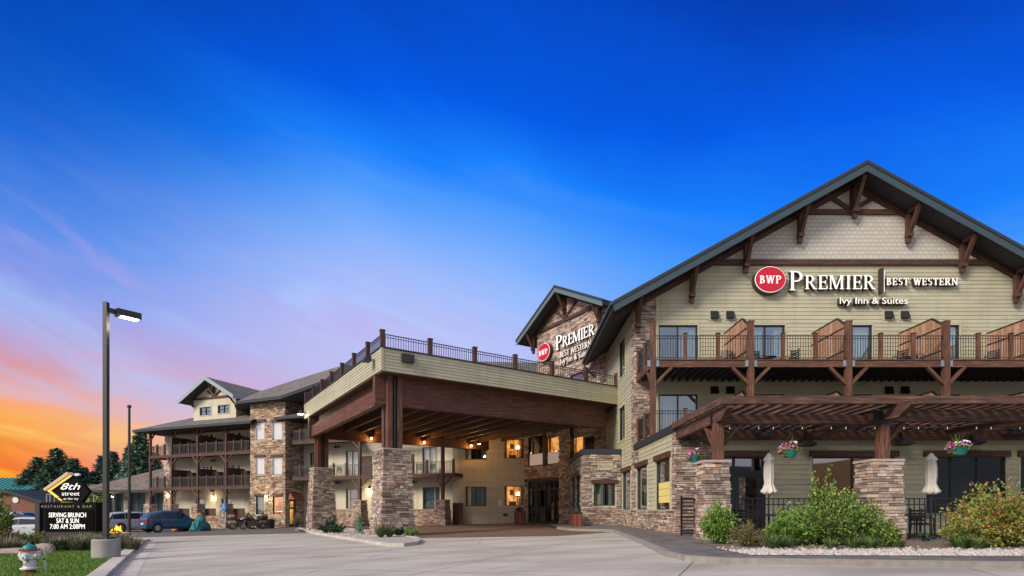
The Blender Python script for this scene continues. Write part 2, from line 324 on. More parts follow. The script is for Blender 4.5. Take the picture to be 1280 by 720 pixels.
# ------------------------------------------------------------ frames, mesh builder, tagging
class Frame:
    """vertical wall frame: a runs to the right along the wall, n points out of it towards the street"""
    def __init__(s, ox, oy, deg): s.ox, s.oy = ox, oy; s.ax, s.ay = math.cos(R(deg)), math.sin(R(deg)); s.nx, s.ny = s.ay, -s.ax; s.deg = deg
    def p(s, a, n, z): return (s.ox+a*s.ax+n*s.nx, s.oy+a*s.ay+n*s.ny, z)
    def a_of(s, px, n=0):
        t = (px-640)/FPX; ox, oy = s.ox+n*s.nx, s.oy+n*s.ny
        return (t*oy-ox)/(s.ax-t*s.ay)
    def z_of(s, a, py, n=0): return (HZ-py)/FPX*(s.oy+a*s.ay+n*s.ny)
WORLD = Frame(0, 0, 0)
def ground(x): return -1.05+.024*max(-30, min(5, x))
def gp(px, py):
    y = -1.05/((HZ-py)/FPX-.024*(px-640)/FPX); x = (px-640)/FPX*y
    if x > 5: y = -.93/((HZ-py)/FPX); x = (px-640)/FPX*y
    return x, y

class MB:
    def __init__(s): s.v = []; s.f = []; s.mi = []; s.uv = []
    def face(s, pts, mi=0, uv=None):
        i = len(s.v); s.v += [tuple(p) for p in pts]; s.f.append(tuple(range(i, i+len(pts)))); s.mi.append(mi)
        if uv is None:
            p = [Vector(q) for q in pts]; nrm = (p[1]-p[0]).cross(p[2]-p[0])
            if nrm.length < 1e-9: uv = [(0, 0)]*len(pts)
            else:
                nrm.normalize()
                t = Vector((0, 0, 1)).cross(nrm)
                t = Vector((1, 0, 0)) if t.length < .02 else t.normalized()
                b = nrm.cross(t); uv = [(q.dot(t), q.dot(b)) for q in p]
        s.uv.append(uv)
    def hexa(s, c, mi=0, skip=()):
        """c: 8 corners, bottom 4 then top 4, both counter-clockwise seen from above; long-axis uv"""
        i = len(s.v); s.v += [tuple(p) for p in c]
        V = [Vector(p) for p in c]
        lens = [(V[1]-V[0]).length, (V[3]-V[0]).length, (V[4]-V[0]).length]; L = lens.index(max(lens))
        off = rnd.uniform(0, 50)
        ax = [(V[1]-V[0]), (V[3]-V[0]), (V[4]-V[0])]; ax = [x.normalized() if x.length > 1e-9 else Vector((1,0,0)) for x in ax]
        cr = [k for k in range(3) if k != L]
        def uv(p): q = p-V[0]; return (q.dot(ax[L])+off, q.dot(ax[cr[0]])+q.dot(ax[cr[1]])*1.0+off)
        for k, q in enumerate(((0,3,2,1), (4,5,6,7), (0,1,5,4), (1,2,6,5), (2,3,7,6), (3,0,4,7))):
            if k in skip: continue
            s.f.append(tuple(i+j for j in q)); s.mi.append(mi); s.uv.append([uv(V[j]) for j in q])
    def box(s, F, a0, a1, n0, n1, z0, z1, mi=0, skip=()):
        # n0 = inner (back), n1 = outer (front)
        P = F.p
        s.hexa([P(a0,n1,z0), P(a1,n1,z0), P(a1,n0,z0), P(a0,n0,z0), P(a0,n1,z1), P(a1,n1,z1), P(a1,n0,z1), P(a0,n0,z1)], mi, skip)
    def wbox(s, x0, x1, y0, y1, z0, z1, mi=0):
        s.hexa([(x0,y0,z0),(x1,y0,z0),(x1,y1,z0),(x0,y1,z0),(x0,y0,z1),(x1,y0,z1),(x1,y1,z1),(x0,y1,z1)], mi)
    def beam(s, p, q, w_, h, up=(0,0,1), mi=0):
        p, q = Vector(p), Vector(q); d = (q-p).normalized(); u = Vector(up)
        if abs(d.dot(u)) > .98: u = Vector((0,1,0))
        sd_ = d.cross(u).normalized(); u = sd_.cross(d).normalized()
        c = []
        for k in (-1, 1):
            c += [p+sd_*(-w_/2)+u*(k*h/2), p+sd_*(w_/2)+u*(k*h/2), q+sd_*(w_/2)+u*(k*h/2), q+sd_*(-w_/2)+u*(k*h/2)]
        s.hexa(c, mi)
    def prism(s, F, poly, n0, n1, mi=0):
        """poly of (a,z) counter-clockwise seen from the front; extruded from n0 (back) to n1 (front)"""
        P = F.p
        s.face([P(a, n1, z) for a, z in poly], mi); s.face([P(a, n0, z) for a, z in reversed(poly)], mi)
        k = len(poly)
        for i in range(k):
            a, b = poly[i], poly[(i+1) % k]
            s.face([P(a[0], n1, a[1]), P(a[0], n0, a[1]), P(b[0], n0, b[1]), P(b[0], n1, b[1])], mi)
    def cyl(s, p, q, r0, r1=None, k=12, mi=0, caps=True):
        r1 = r0 if r1 is None else r1
        p, q = Vector(p), Vector(q); d = (q-p).normalized(); u = Vector((0,0,1)) if abs(d.z) < .9 else Vector((1,0,0))
        x = d.cross(u).normalized(); y = d.cross(x)
        i = len(s.v)
        for c, r in ((p, r0), (q, r1)):
            for j in range(k):
                t = 2*math.pi*j/k; s.v.append(tuple(c+x*(r*math.cos(t))+y*(r*math.sin(t))))
        for j in range(k):
            s.f.append((i+j, i+k+j, i+k+(j+1) % k, i+(j+1) % k)); s.mi.append(mi); s.uv.append([(0,j*.1),(1,j*.1),(1,j*.1+.1),(0,j*.1+.1)])
        if caps:
            s.f.append(tuple(i+j for j in range(k))); s.mi.append(mi); s.uv.append([(0,0)]*k)
            s.f.append(tuple(i+k+j for j in reversed(range(k)))); s.mi.append(mi); s.uv.append([(0,0)]*k)
    def lathe(s, prof, k=16, c=(0,0,0), mi=0, axis=None):
        """prof [(r,z)] revolved about z at c"""
        i = len(s.v); m = len(prof)
        for r, z in prof:
            for j in range(k):
                t = 2*math.pi*j/k; s.v.append((c[0]+r*math.cos(t), c[1]+r*math.sin(t), c[2]+z))
        for a in range(m-1):
            for j in range(k):
                s.f.append((i+a*k+j, i+a*k+(j+1) % k, i+(a+1)*k+(j+1) % k, i+(a+1)*k+j)); s.mi.append(mi); s.uv.append([(0,0),(1,0),(1,1),(0,1)])
        for a in (0, m-1):
            idx = [i+a*k+j for j in range(k)]
            if prof[a][0] > 1e-4:
                s.f.append(tuple(idx if a else reversed(idx))); s.mi.append(mi); s.uv.append([(0,0)]*k)
    def loft(s, rings, mi=0, cap=True):
        i = len(s.v); k = len(rings[0])
        for r in rings: s.v += [tuple(p) for p in r]
        for a in range(len(rings)-1):
            for j in range(k):
                s.f.append((i+a*k+j, i+a*k+(j+1) % k, i+(a+1)*k+(j+1) % k, i+(a+1)*k+j)); s.mi.append(mi); s.uv.append([(0,0),(1,0),(1,1),(0,1)])
        if cap:
            s.f.append(tuple(i+j for j in reversed(range(k)))); s.mi.append(mi); s.uv.append([(0,0)]*k)
            j0 = i+(len(rings)-1)*k
            s.f.append(tuple(j0+j for j in range(k))); s.mi.append(mi); s.uv.append([(0,0)]*k)
    def build(s, name, mats, parent=None, smooth=False):
        if not s.f: return None
        me = bpy.data.meshes.new(name)
        off = Vector(WL.get(parent.name, (0,0,0))) if parent else Vector((0,0,0))
        me.from_pydata([tuple(Vector(v)-off) for v in s.v], [], s.f)
        if isinstance(mats, str): mats = [mats]
        for m in mats: me.materials.append(MATS[m])
        me.polygons.foreach_set('material_index', s.mi)
        ul = me.uv_layers.new(name='UVMap'); flat = []
        for u in s.uv:
            for q in u: flat += [q[0], q[1]]
        ul.data.foreach_set('uv', flat)
        if smooth: me.polygons.foreach_set('use_smooth', [True]*len(s.f))
        me.update()
        o = bpy.data.objects.new(name, me); sc.collection.objects.link(o)
        if parent: o.parent = parent; WL[o.name] = tuple(off)
        else: WL[o.name] = (0,0,0)
        return o
WL = {}
def tag(o, label=None, cat=None, group=None, kind=None):
    if label: o['label'] = label
    if cat: o['category'] = cat
    if group: o['group'] = group
    if kind: o['kind'] = kind
    return o
def thing(name, label, cat, loc=(0,0,0), group=None, rz=0):
    o = bpy.data.objects.new(name, None); sc.collection.objects.link(o); o.empty_display_size = .2
    o.location = loc; o.rotation_euler = (0,0,rz); WL[o.name] = tuple(loc)
    return tag(o, label, cat, group)
def proto(name, label, cat, group=None):     # built around the origin, moved afterwards
    return thing(name, label, cat, (0,0,0), group)
def copy_tree(o, parent=None):
    c = o.copy(); sc.collection.objects.link(c)
    if parent: c.parent = parent
    for ch in [x for x in sc.objects if x.parent == o]: copy_tree(ch, c)
    return c
class Placer:
    """first call moves the source itself, later calls copy it"""
    def __init__(s, o): s.o = o; s.used = False
    def __call__(s, loc, rz=0, label=None, scale=None):
        o = s.o if not s.used else copy_tree(s.o); s.used = True
        o.location = loc; o.rotation_euler = (0,0,rz)
        if scale: o.scale = (scale if isinstance(scale, tuple) else (scale,)*3)
        if label: o['label'] = label
        return o

# ------------------------------------------------------------ wall surfaces
def minus(a0, a1, holes):
    segs = [(a0, a1)]
    for h0, h1 in holes:
        out = []
        for s0, s1 in segs:
            if h1 <= s0 or h0 >= s1: out.append((s0, s1)); continue
            if h0 > s0: out.append((s0, h0))
            if h1 < s1: out.append((h1, s1))
        segs = out
    return [q for q in segs if q[1]-q[0] > .01]
def bands(z0, z1, holes):
    zs = sorted({z0, z1, *[h[2] for h in holes if z0 < h[2] < z1], *[h[3] for h in holes if z0 < h[3] < z1]})
    return list(zip(zs[:-1], zs[1:]))
def stone_wall(mb, F, a0, a1, z0, z1, holes=(), n=0.0, clip=None, hmin=.055, hmax=.12, wmin=.16, wmax=.5, prot=.06, wrap0=0, wrap1=0):
    """individually laid ledgestones on a mortar backing (material slot 1)"""
    for b0, b1 in bands(z0, z1, holes):
        hs = [(h[0], h[1]) for h in holes if h[2] < b1-1e-6 and h[3] > b0+1e-6]
        c0, c1 = (a0, a1)
        if not clip:
            for s0, s1 in minus(c0, c1, hs):
                mb.face([F.p(s0, n-.02, b0), F.p(s1, n-.02, b0), F.p(s1, n-.02, b1), F.p(s0, n-.02, b1)], 1)
        z = b0
        while z < b1-1e-4:
            h = rnd.uniform(hmin, hmax)
            if z+h > b1-hmin*.6: h = b1-z
            e0, e1 = c0, c1
            if clip:
                l0, l1 = clip(z+h*.6); e0, e1 = max(e0, l0), min(e1, l1)
                if e1 <= e0: break
                for s0, s1 in minus(e0, e1, hs):
                    mb.face([F.p(s0, n-.02, z), F.p(s1, n-.02, z), F.p(s1, n-.02, z+h), F.p(s0, n-.02, z+h)], 1)
            for s0, s1 in minus(e0, e1, hs):
                a = s0-rnd.uniform(0, wmin*.9)
                while a < s1:
                    w_ = rnd.uniform(wmin, wmax); q0, q1 = max(a, s0), min(a+w_, s1); a += w_
                    if q1-q0 < .03: continue
                    pr = n+rnd.uniform(.002, prot); g = .009
                    L = q0-(pr-n if (wrap0 and q0 == a0) else -g); Rr = q1+(pr-n if (wrap1 and q1 == a1) else -g)
                    mb.box(F, L, Rr, n-.03, pr, z+g*rnd.uniform(.6,1.6), z+h-g, 0, skip=(4,))
            z += h
def lap_wall(mb, F, a0, a1, z0, z1, holes=(), n=0.0, clip=None, exp=.19, mi=0, zref=0):
    """lap siding: every course a tilted board, its lower edge proud"""
    k = math.floor((z0-zref)/exp)
    zs = zref+k*exp
    while zs < z1-1e-5:
        r0, r1 = zs, zs+exp
        c0_, c1_ = max(r0, z0), min(r1, z1)
        if c1_-c0_ > 1e-4:
            for b0, b1 in bands(c0_, c1_, holes):
                hs = [(h[0], h[1]) for h in holes if h[2] < b1-1e-6 and h[3] > b0+1e-6]
                e0, e1 = a0, a1
                if clip:
                    l0, l1 = clip(b1); m0, m1 = clip(b0); e0, e1 = max(e0, m0), min(e1, m1)
                    if e1 <= e0: continue
                for s0, s1 in minus(e0, e1, hs):
                    t0 = s0 if not clip else (max(s0, l0) if s0 == e0 else s0)
                    t1 = s1 if not clip else (min(s1, l1) if s1 == e1 else s1)
                    if t1 < t0: t0 = t1 = (t0+t1)/2
                    f0 = n+.022*(1-(b0-r0)/exp); f1 = n+.022*(1-(b1-r0)/exp)
                    cuts = [s0]; jr = random.Random(int(r0*1000)); q = a0-3.6+jr.uniform(0, 3.6)
                    while q < s1-.2:
                        if q > s0+.2 and t0 < q < t1: cuts.append(q)
                        q += 3.6
                    cuts.append(s1)
                    for u0, u1 in zip(cuts[:-1], cuts[1:]):
                        e0_ = 0 if u0 == s0 else .003; T0 = t0 if u0 == s0 else u0+e0_; T1 = t1 if u1 == s1 else u1
                        mb.face([F.p(u0+e0_, f0, b0), F.p(u1, f0, b0), F.p(T1, f1, b1), F.p(T0, f1, b1)], mi)
                    if abs(b0-r0) < 1e-6:
                        mb.face([F.p(s0, n, b0), F.p(s1, n, b0), F.p(s1, f0, b0), F.p(s0, f0, b0)], mi)
        zs += exp
def flat_wall(mb, F, a0, a1, z0, z1, holes=(), n=0.0, clip=None, mi=0, step=.5):
    for b0, b1 in bands(z0, z1, holes):
        hs = [(h[0], h[1]) for h in holes if h[2] < b1-1e-6 and h[3] > b0+1e-6]
        k = max(1, int((b1-b0)/step)) if clip else 1
        for j in range(k):
            y0 = b0+(b1-b0)*j/k; y1 = b0+(b1-b0)*(j+1)/k
            e0, e1 = a0, a1; l0, l1 = a0, a1
            if clip:
                m0, m1 = clip(y0); l0, l1 = clip(y1); e0, e1 = max(a0, m0), min(a1, m1)
                if e1 <= e0: continue
            for s0, s1 in minus(e0, e1, hs):
                t0 = max(s0, l0) if s0 == e0 else s0; t1 = min(s1, l1) if s1 == e1 else s1
                if t1 < t0: t0 = t1 = (t0+t1)/2
                mb.face([F.p(s0, n, y0), F.p(s1, n, y0), F.p(t1, n, y1), F.p(t0, n, y1)], mi)

def window(parent, F, a0, a1, z0, z1, panes=1, frame='dark_door', curtain='curtain', glass='glass', lintel=None, trim=None, sill=False, rows=1, n=0.0, name='window', cur=(0,1), ft=.055, part='window', room='room_dark', depth=.10, label=None, light=None):
    """a framed opening set into a hole of the wall: frame (the part) > pane, curtain, lintel, room"""
    mb = MB()
    fo = n-.02
    mb.box(F, a0, a0+ft, n-depth-.03, fo, z0, z1); mb.box(F, a1-ft, a1, n-depth-.03, fo, z0, z1)
    mb.box(F, a0+ft, a1-ft, n-depth-.03, fo, z1-ft, z1); mb.box(F, a0+ft, a1-ft, n-depth-.03, fo, z0, z0+ft)
    for k in range(1, panes):
        c = a0+(a1-a0)*k/panes; mb.box(F, c-ft*.5, c+ft*.5, n-depth-.02, fo-.01, z0+ft, z1-ft)
    for k in range(1, rows):
        c = z0+(z1-z0)*k/rows; mb.box(F, a0+ft, a1-ft, n-depth-.018, fo-.014, c-ft*.35, c+ft*.35)
    w_ = mb.build(part, frame, parent)
    if label: w_['label'] = label
    g = MB(); g.face([F.p(a0+ft*.8, n-depth, z0+ft*.8), F.p(a1-ft*.8, n-depth, z0+ft*.8), F.p(a1-ft*.8, n-depth, z1-ft*.8), F.p(a0+ft*.8, n-depth, z1-ft*.8)])
    g.build('pane', glass, w_)
    r = MB(); dn = n-depth-.75
    r.face([F.p(a0, dn, z0), F.p(a1, dn, z0), F.p(a1, dn, z1), F.p(a0, dn, z1)])
    for q0, q1 in ((a0, a0), (a1, a1)):
        r.face([F.p(q0, dn, z0), F.p(q0, n-.03, z0), F.p(q0, n-.03, z1), F.p(q0, dn, z1)])
    for q in (z0, z1): r.face([F.p(a0, dn, q), F.p(a1, dn, q), F.p(a1, n-.03, q), F.p(a0, n-.03, q)])
    r.build('room', room, w_)
    if curtain and cur:
        c = MB(); spans = cur if isinstance(cur[0], tuple) else (cur,)
        for s0, s1 in spans:
            A0 = a0+(a1-a0)*s0; A1 = a0+(a1-a0)*s1; k = max(4, int((A1-A0)/.09)); off = rnd.uniform(0, 30)
            pts = [(A0+(A1-A0)*i/k, n-depth-.13-.04*(i % 2)-rnd.uniform(0, .02)) for i in range(k+1)]
            for (p0, d0), (p1, d1) in zip(pts[:-1], pts[1:]):
                c.face([F.p(p0, d0, z0+.03), F.p(p1, d1, z0+.03), F.p(p1, d1, z1-.03), F.p(p0, d0, z1-.03)], uv=[(p0+off, 0), (p1+off, 0), (p1+off, 2), (p0+off, 2)])
        c.build('curtain', curtain, w_)
    if lintel:
        l = MB(); l.box(F, a0-lintel, a1+lintel, n-.02, n+.12, z1+.003, z1+.24); l.build('lintel', 'wood_dark', w_)
    if trim:
        l = MB(); tw = .09
        l.box(F, a0-tw, a0-.002, n-.02, n+.035, z0-tw, z1+(0 if lintel else tw)); l.box(F, a1+.002, a1+tw, n-.02, n+.035, z0-tw, z1+(0 if lintel else tw))
        l.box(F, a0, a1, n-.02, n+.04, z0-tw, z0-.002)
        if not lintel: l.box(F, a0, a1, n-.02, n+.035, z1+.002, z1+tw)
        l.build('trim', trim, w_)
    return (a0, a1, z0, z1)

def railing(mb, F, a0, a1, z0, h=1.06, n=0.0, step=.115, r=.009, low=.07):
    mb.box(F, a0, a1, n-.02, n+.02, z0+h-.035, z0+h); mb.box(F, a0, a1, n-.013, n+.013, z0+h-.16, z0+h-.135)
    mb.box(F, a0, a1, n-.015, n+.015, z0+low, z0+low+.03)
    k = max(1, int((a1-a0)/step))
    for i in range(1, k):
        a = a0+(a1-a0)*i/k; mb.box(F, a-r, a+r, n-r, n+r, z0+low+.03, z0+h-.035)
def side(F, a):   # frame running from the wall outwards at abscissa a (faces left): its a is the old n
    x, y, _ = F.p(a, 0, 0); return Frame(x, y, F.deg-90)
def post(mb, F, a, n, z0, z1, s=.14, cap=True):
    mb.box(F, a-s/2, a+s/2, n-s/2, n+s/2, z0, z1)
    if cap: mb.box(F, a-s/2-.02, a+s/2+.02, n-s/2-.02, n+s/2+.02, z1, z1+.035)
def batter_pillar(parent, F, ac, nc, z0, z1, hb, ht, mats=('stone', 'mortar'), name='stone_pillar', cap=.08):
    """tapered stone pillar laid of separate stones"""
    mb = MB(); z = z0
    H = z1-z0
    sz = lambda q: hb+(ht-hb)*(q-z0)/H
    while z < z1-1e-4:
        h = rnd.uniform(.055, .13)
        if z+h > z1-.04: h = z1-z
        s_ = sz(z+h/2)
        for k in range(4):
            a = -s_-rnd.uniform(0, .05)
            while a < s_:
                w_ = rnd.uniform(.14, .42); q0, q1 = max(a, -s_), min(a+w_, s_); a += w_
                if q1-q0 < .04: continue
                pr = s_+rnd.uniform(0, .05); g = .008
                e0 = q0-(pr-s_)*(q0 <= -s_+1e-6); e1 = q1
                if k == 0: c = (ac+e0+g, ac+e1-g, nc+s_-.25, nc+pr)
                elif k == 1: c = (ac-pr, ac-s_+.25, nc+e0+g, nc+e1-g)
                elif k == 2: c = (ac-e1+g, ac-e0-g, nc-pr, nc-s_+.25)
                else: c = (ac+s_-.25, ac+pr, nc-e1+g, nc-e0-g)
                mb.box(F, c[0], c[1], c[2], c[3], z+g, z+h-g, 0)
        z += h
    t = ht-.03; b = hb-.03; P = F.p
    mb.hexa([P(ac-b,nc+b,z0), P(ac+b,nc+b,z0), P(ac+b,nc-b,z0), P(ac-b,nc-b,z0), P(ac-t,nc+t,z1), P(ac+t,nc+t,z1), P(ac+t,nc-t,z1), P(ac-t,nc-t,z1)], 1)
    o = mb.build(name, list(mats), parent)
    if cap:
        m = MB(); e = ht+.06; m.box(F, ac-e, ac+e, nc-e, nc+e, z1+.003, z1+cap); m.build('pillar_cap', 'stone_cap', o)
    return o
# ============================================================ the ground
mat('kerb_stone', (.27,.245,.22), .85, noise=.25, nscale=5, bump=.3, bscale=40)
def road_z(x): return ground(x)-.11
def clipx(poly, x0, x1):
    for lim, sgn in ((x0, 1), (x1, -1)):
        out = []
        for i in range(len(poly)):
            p, q = poly[i], poly[(i+1) % len(poly)]
            ip, iq = (p[0]-lim)*sgn >= -1e-9, (q[0]-lim)*sgn >= -1e-9
            if ip: out.append(p)
            if ip != iq:
                t = (lim-p[0])/(q[0]-p[0]); out.append((lim, p[1]+t*(q[1]-p[1])))
        poly = out
        if not poly: return []
    return poly
from mathutils.geometry import tessellate_polygon
def sheet(name, poly, zf, off, m, kind='structure', label=None):
    mb = MB()
    for x0, x1 in ((-3000, -30), (-30, 5), (5, 3000)):
        pl = clipx(poly, x0, x1)
        if len(pl) < 3: continue
        v = [Vector((p[0], p[1], 0)) for p in pl]
        for t in tessellate_polygon([v]):
            q = [v[i] for i in t]
            if (q[1]-q[0]).cross(q[2]-q[0]).z < 0: q.reverse()
            mb.face([(p.x, p.y, zf(p.x)+off) for p in q], uv=[(p.x, p.y) for p in q])
    o = mb.build(name, m); return tag(o, label, kind=kind)
def kerb(name, path, wd, m='concrete', top=.012, closed=False, label=None, side_=1):
    mb = MB(); P = [Vector((x, y, 0)) for x, y in path]; n = len(P); L = []
    for i in range(n):
        a = P[(i-1) % n] if (closed or i > 0) else P[i]; b = P[(i+1) % n] if (closed or i < n-1) else P[i]
        d = (b-a).normalized(); L.append(P[i]+Vector((-d.y, d.x, 0))*wd*side_)
    for i in range(n if closed else n-1):
        j = (i+1) % n; q = [P[i], P[j], L[j], L[i]]
        if side_ < 0: q = [P[i], L[i], L[j], P[j]]
        mb.hexa([(p.x, p.y, road_z(p.x)-.03) for p in q]+[(p.x, p.y, ground(p.x)+top) for p in q])
    return tag(mb.build(name, m), label, kind='structure')
sheet('ground', [(-1500,-600),(1500,-600),(1500,1800),(-1500,1800)], road_z, -.03, 'far_ground')
sheet('parking_lot', [(-90,25),(3,25),(3,75),(-90,75)], road_z, 0.0, 'asphalt')
sheet('road', [(-120,-70),(120,-70),(120,24),(7,24),(4.6,33),(-6,33.2),(-18,33.5),(-30,32.4),(-120,32.4)], road_z, .005, 'road_concrete')
sheet('driveway_paving', [(-4.6,23.9),(1.9,22.6),(4.6,24.9),(4.3,33),(4.3,47),(-6,47),(-15,39),(-7.5,30)], road_z, .011, 'paver_brown')
walk = [(4.65,25.0),(3.95,16.6),(3.5,12.4),(3.58,11.2),(4.1,10.5),(5.2,10.1),(8.9,9.45),(40,9.3)]
sheet('sidewalk', walk+[(40,22),(6.4,22),(6.4,33),(4.4,33),(4.1,36.5),(2.3,36.5),(2.5,30.2),(2.9,27.6)], ground, 0.0, 'paver_grey')
kerb('kerb', [(2.5,30.2),(2.9,27.6)]+walk, .14, m='kerb_stone', side_=1)
kb = [gp(130,722), gp(149,704), gp(166,688.5), gp(177,679.5), (-17.9,26.4), (-18.3,27.3), (-18.9,28.1), (-20.4,28.7), (-26,29.4), (-70,30.5)]
kb = [(-4.2,5.2), (-6.2,8.2)] + kb
sheet('lawn', kb+[(-70,5.2)], ground, -.01, 'lawn')
kerb('lawn_kerb', kb, .30, m='kerb_pale', side_=1)
isl = [gp(372,659.5), gp(384,663.5), gp(405,667.5), gp(440,672.5), gp(468,677), gp(484,679.5), gp(505,679.3), gp(522,677.2), gp(527.5,674), gp(522,671.3), gp(500,668), (-7.5,31), (-12.6,40.5), (-15.5,39)]
gut = kb[2:]; go = []
for i, (x, y) in enumerate(gut):
    a = Vector(gut[max(0,i-1)]); b = Vector(gut[min(len(gut)-1,i+1)]); d = (b-a).normalized(); go.append((x+d.y*.45, y-d.x*.45))
for i in range(len(gut)-1): sheet('gutter', [gut[i], go[i], go[i+1], gut[i+1]], road_z, .009, 'kerb_pale')
sheet('planting_bed', isl, ground, -.012, 'gravel_bed')
kerb('island_kerb', isl, .2, m='kerb_pale', closed=True, side_=1)
sheet('rock_bed', [(4.95,11.0),(9,10.6),(40,10.4),(40,15.6),(5.2,15.6)], ground, .006, 'mulch')
# white landscape rocks: uncountable, one object
mb = MB()
for i in range(9500):
    x = rnd.uniform(4.9, 17.5); lo = 11.05-(x-5)*.045 if x < 9 else 10.85-(x-9)*.03
    y = lo+abs(rnd.gauss(0, .75)); 
    if y > 14.5: continue
    s = rnd.uniform(.018, .046); z = ground(x)+.004+s*.3
    c = [Vector((rnd.uniform(-1,1), rnd.uniform(-1,1), rnd.uniform(-.6,.6))).normalized() for _ in range(0)]
    pts = [(x+s*math.cos(t+rnd.uniform(-.3,.3)), y+s*math.sin(t+rnd.uniform(-.3,.3)), z-s*.2) for t in [k*math.pi/2.5 for k in range(5)]]
    top = (x+rnd.uniform(-.3,.3)*s, y+rnd.uniform(-.3,.3)*s, z+s*rnd.uniform(.4,.8))
    i0 = len(mb.v); mb.v += pts+[top]
    for k in range(5): mb.f.append((i0+k, i0+(k+1) % 5, i0+5)); mb.mi.append(0); mb.uv.append([(0,0)]*3)
tag(mb.build('gravel', 'marble'), 'band of pale crushed rock along the shrub bed', kind='stuff')
mb = MB()
for i in range(1500):      # island gravel
    x, y = rnd.uniform(-16,-4), rnd.uniform(24,40)
    ins = False; n_ = len(isl); j = n_-1
    for k in range(n_):
        if (isl[k][1] > y) != (isl[j][1] > y) and x < (isl[j][0]-isl[k][0])*(y-isl[k][1])/(isl[j][1]-isl[k][1])+isl[k][0]: ins = not ins
        j = k
    if not ins: continue
    s = rnd.uniform(.04, .09); z = ground(x)
    pts = [(x+s*math.cos(t), y+s*math.sin(t), z-.02) for t in [k*math.pi/2.5 for k in range(5)]]; i0 = len(mb.v); mb.v += pts+[(x, y, z+s*.6)]
    for k in range(5): mb.f.append((i0+k, i0+(k+1) % 5, i0+5)); mb.mi.append(0); mb.uv.append([(0,0)]*3)
tag(mb.build('pebbles', 'marble'), kind='stuff')

# ============================================================ main gabled block
MAIN = Frame(6.5, 28.5, 0); SIDE = Frame(6.5, 28.5, -90)      # SIDE: a runs towards the street (negative a = away)
hotel = thing('hotel_building', 'three storey green sided hotel block with big gable roof and long timber balconies', 'hotel', (17.9, 28.5, -.93))
RX, RZ, SL = 17.9-6.5, 17.55, .5538                            # ridge in a, its height, pitch
UND = RZ-.42
clipM = lambda z, o=0.0: (RX-(UND-z)/SL, RX+(UND-z)/SL)
AM = 22.8
ax = lambda px: MAIN.a_of(px)
zx = lambda py: MAIN.z_of(0, py)
doors3, doors2 = [], []
for k in range(5):
    a1 = ax(872)+4.603*k; a0 = a1-2.05
    if k > 0: pass
    window(hotel, MAIN, a0, a1, 7.02, zx(406.5), panes=2, frame='dark_door', curtain='curtain', glass='glass', trim='siding_trim', part='patio_door', cur=[((.5,1.0)), (0,.5), (0.05,.95), (.1,1), (.2,.9)][k] if k != 1 else ((0,.45),(.75,1)))
    doors3.append((a0, a1, 7.02, zx(406.5)))
    window(hotel, MAIN, a0, a1, 3.5, zx(493), panes=2, frame='dark_door', curtain='curtain', glass='glass', trim='siding_trim', part='patio_door', cur=(0,1))
    doors2.append((a0, a1, 3.5, zx(493)))
holes = doors3+doors2
mb = MB(); lap_wall(mb, MAIN, 1.1, AM, 3.4, zx(332)+.02, holes=holes, clip=clipM, exp=.205)
mb.build('siding_wall', 'siding', hotel)
mb = MB(); flat_wall(mb, MAIN, 0, AM, zx(326), UND, clip=clipM, n=0.03)
mb.build('shake_gable', 'shake', hotel)
mb = MB(); stone_wall(mb, MAIN, 0.0, 1.1, 3.3, clipM(0)[0]*0+UND-(RX-1.1)*SL+.02, clip=lambda z: (max(0, clipM(z)[0]), 1.1), wrap0=1)
mb.build('stone_corner', ['stone', 'mortar'], hotel)
mb = MB(); mb.box(MAIN, 1.1, 1.2, -.02, .06, 3.4, UND-(RX-1.2)*SL); mb.build('corner_trim', 'siding_trim', hotel)
# side wall: siding with stone quoin, windows
sw = [(SIDE.a_of(p0), SIDE.a_of(p1), z0, z1) for p0, p1, z0, z1 in ((774.3, 781.6, 7.85, 10.0), (774.3, 781.6, 4.1, 6.05))]
for s in sw: window(hotel, SIDE, *s, panes=1, glass='glass', curtain=None, trim='siding_trim')
mb = MB(); lap_wall(mb, SIDE, -9.9, -.8, 3.3, 10.72, holes=sw, exp=.205)
mb.build('siding_wall', 'siding', hotel)
mb = MB(); stone_wall(mb, SIDE, -.8, 0, 3.3, 10.7, wrap1=1); mb.build('stone_corner', ['stone', 'mortar'], hotel)
# far right corner wall and back wall close the block
mb = MB(); E = Frame(6.5+AM, 28.5, 90)
lap_wall(mb, E, 0, 12, -1, 10.7, exp=.205)
mb.face([MAIN.p(0, -12, -1), MAIN.p(AM, -12, -1), MAIN.p(AM, -12, 10.8), MAIN.p(0, -12, 10.8)])
mb.face([MAIN.p(0, -9.9, 3), MAIN.p(0, -12, 3), MAIN.p(0, -12, 10.7), MAIN.p(0, -9.9, 10.7)])
mb.face([MAIN.p(0, -12, 10.8), MAIN.p(AM, -12, 10.8), MAIN.p(RX, -12, UND)])
mb.build('rear_wall', 'siding', hotel)
# trim beam, collar tie, struts, rake boards
mb = MB()
zb = zx(328.8)
mb.box(MAIN, clipM(zb)[0]+.1, clipM(zb)[1]-.1, 0, .14, zb-.14, zb+.14)
zc = zx(266); mb.box(MAIN, clipM(zc)[0]+.2, clipM(zc)[1]-.2, 0, .15, zc-.13, zc+.12)
for s in (-1, 1):
    mb.beam(MAIN.p(RX+s*.12, .08, zc+.15), MAIN.p(RX+s*1.45, .08, zc+.95), .14, .2)
    p0 = MAIN.p(RX, .075, UND-.1); p1 = MAIN.p(RX+s*12.5, .075, UND-.1-12.5*SL); mb.beam(p0, p1, .15, .24)
mb.box(MAIN, RX-.11, RX+.11, 0, .18, zc+.12, UND-.35)
mb.build('gable_truss', 'wood_dark', hotel)
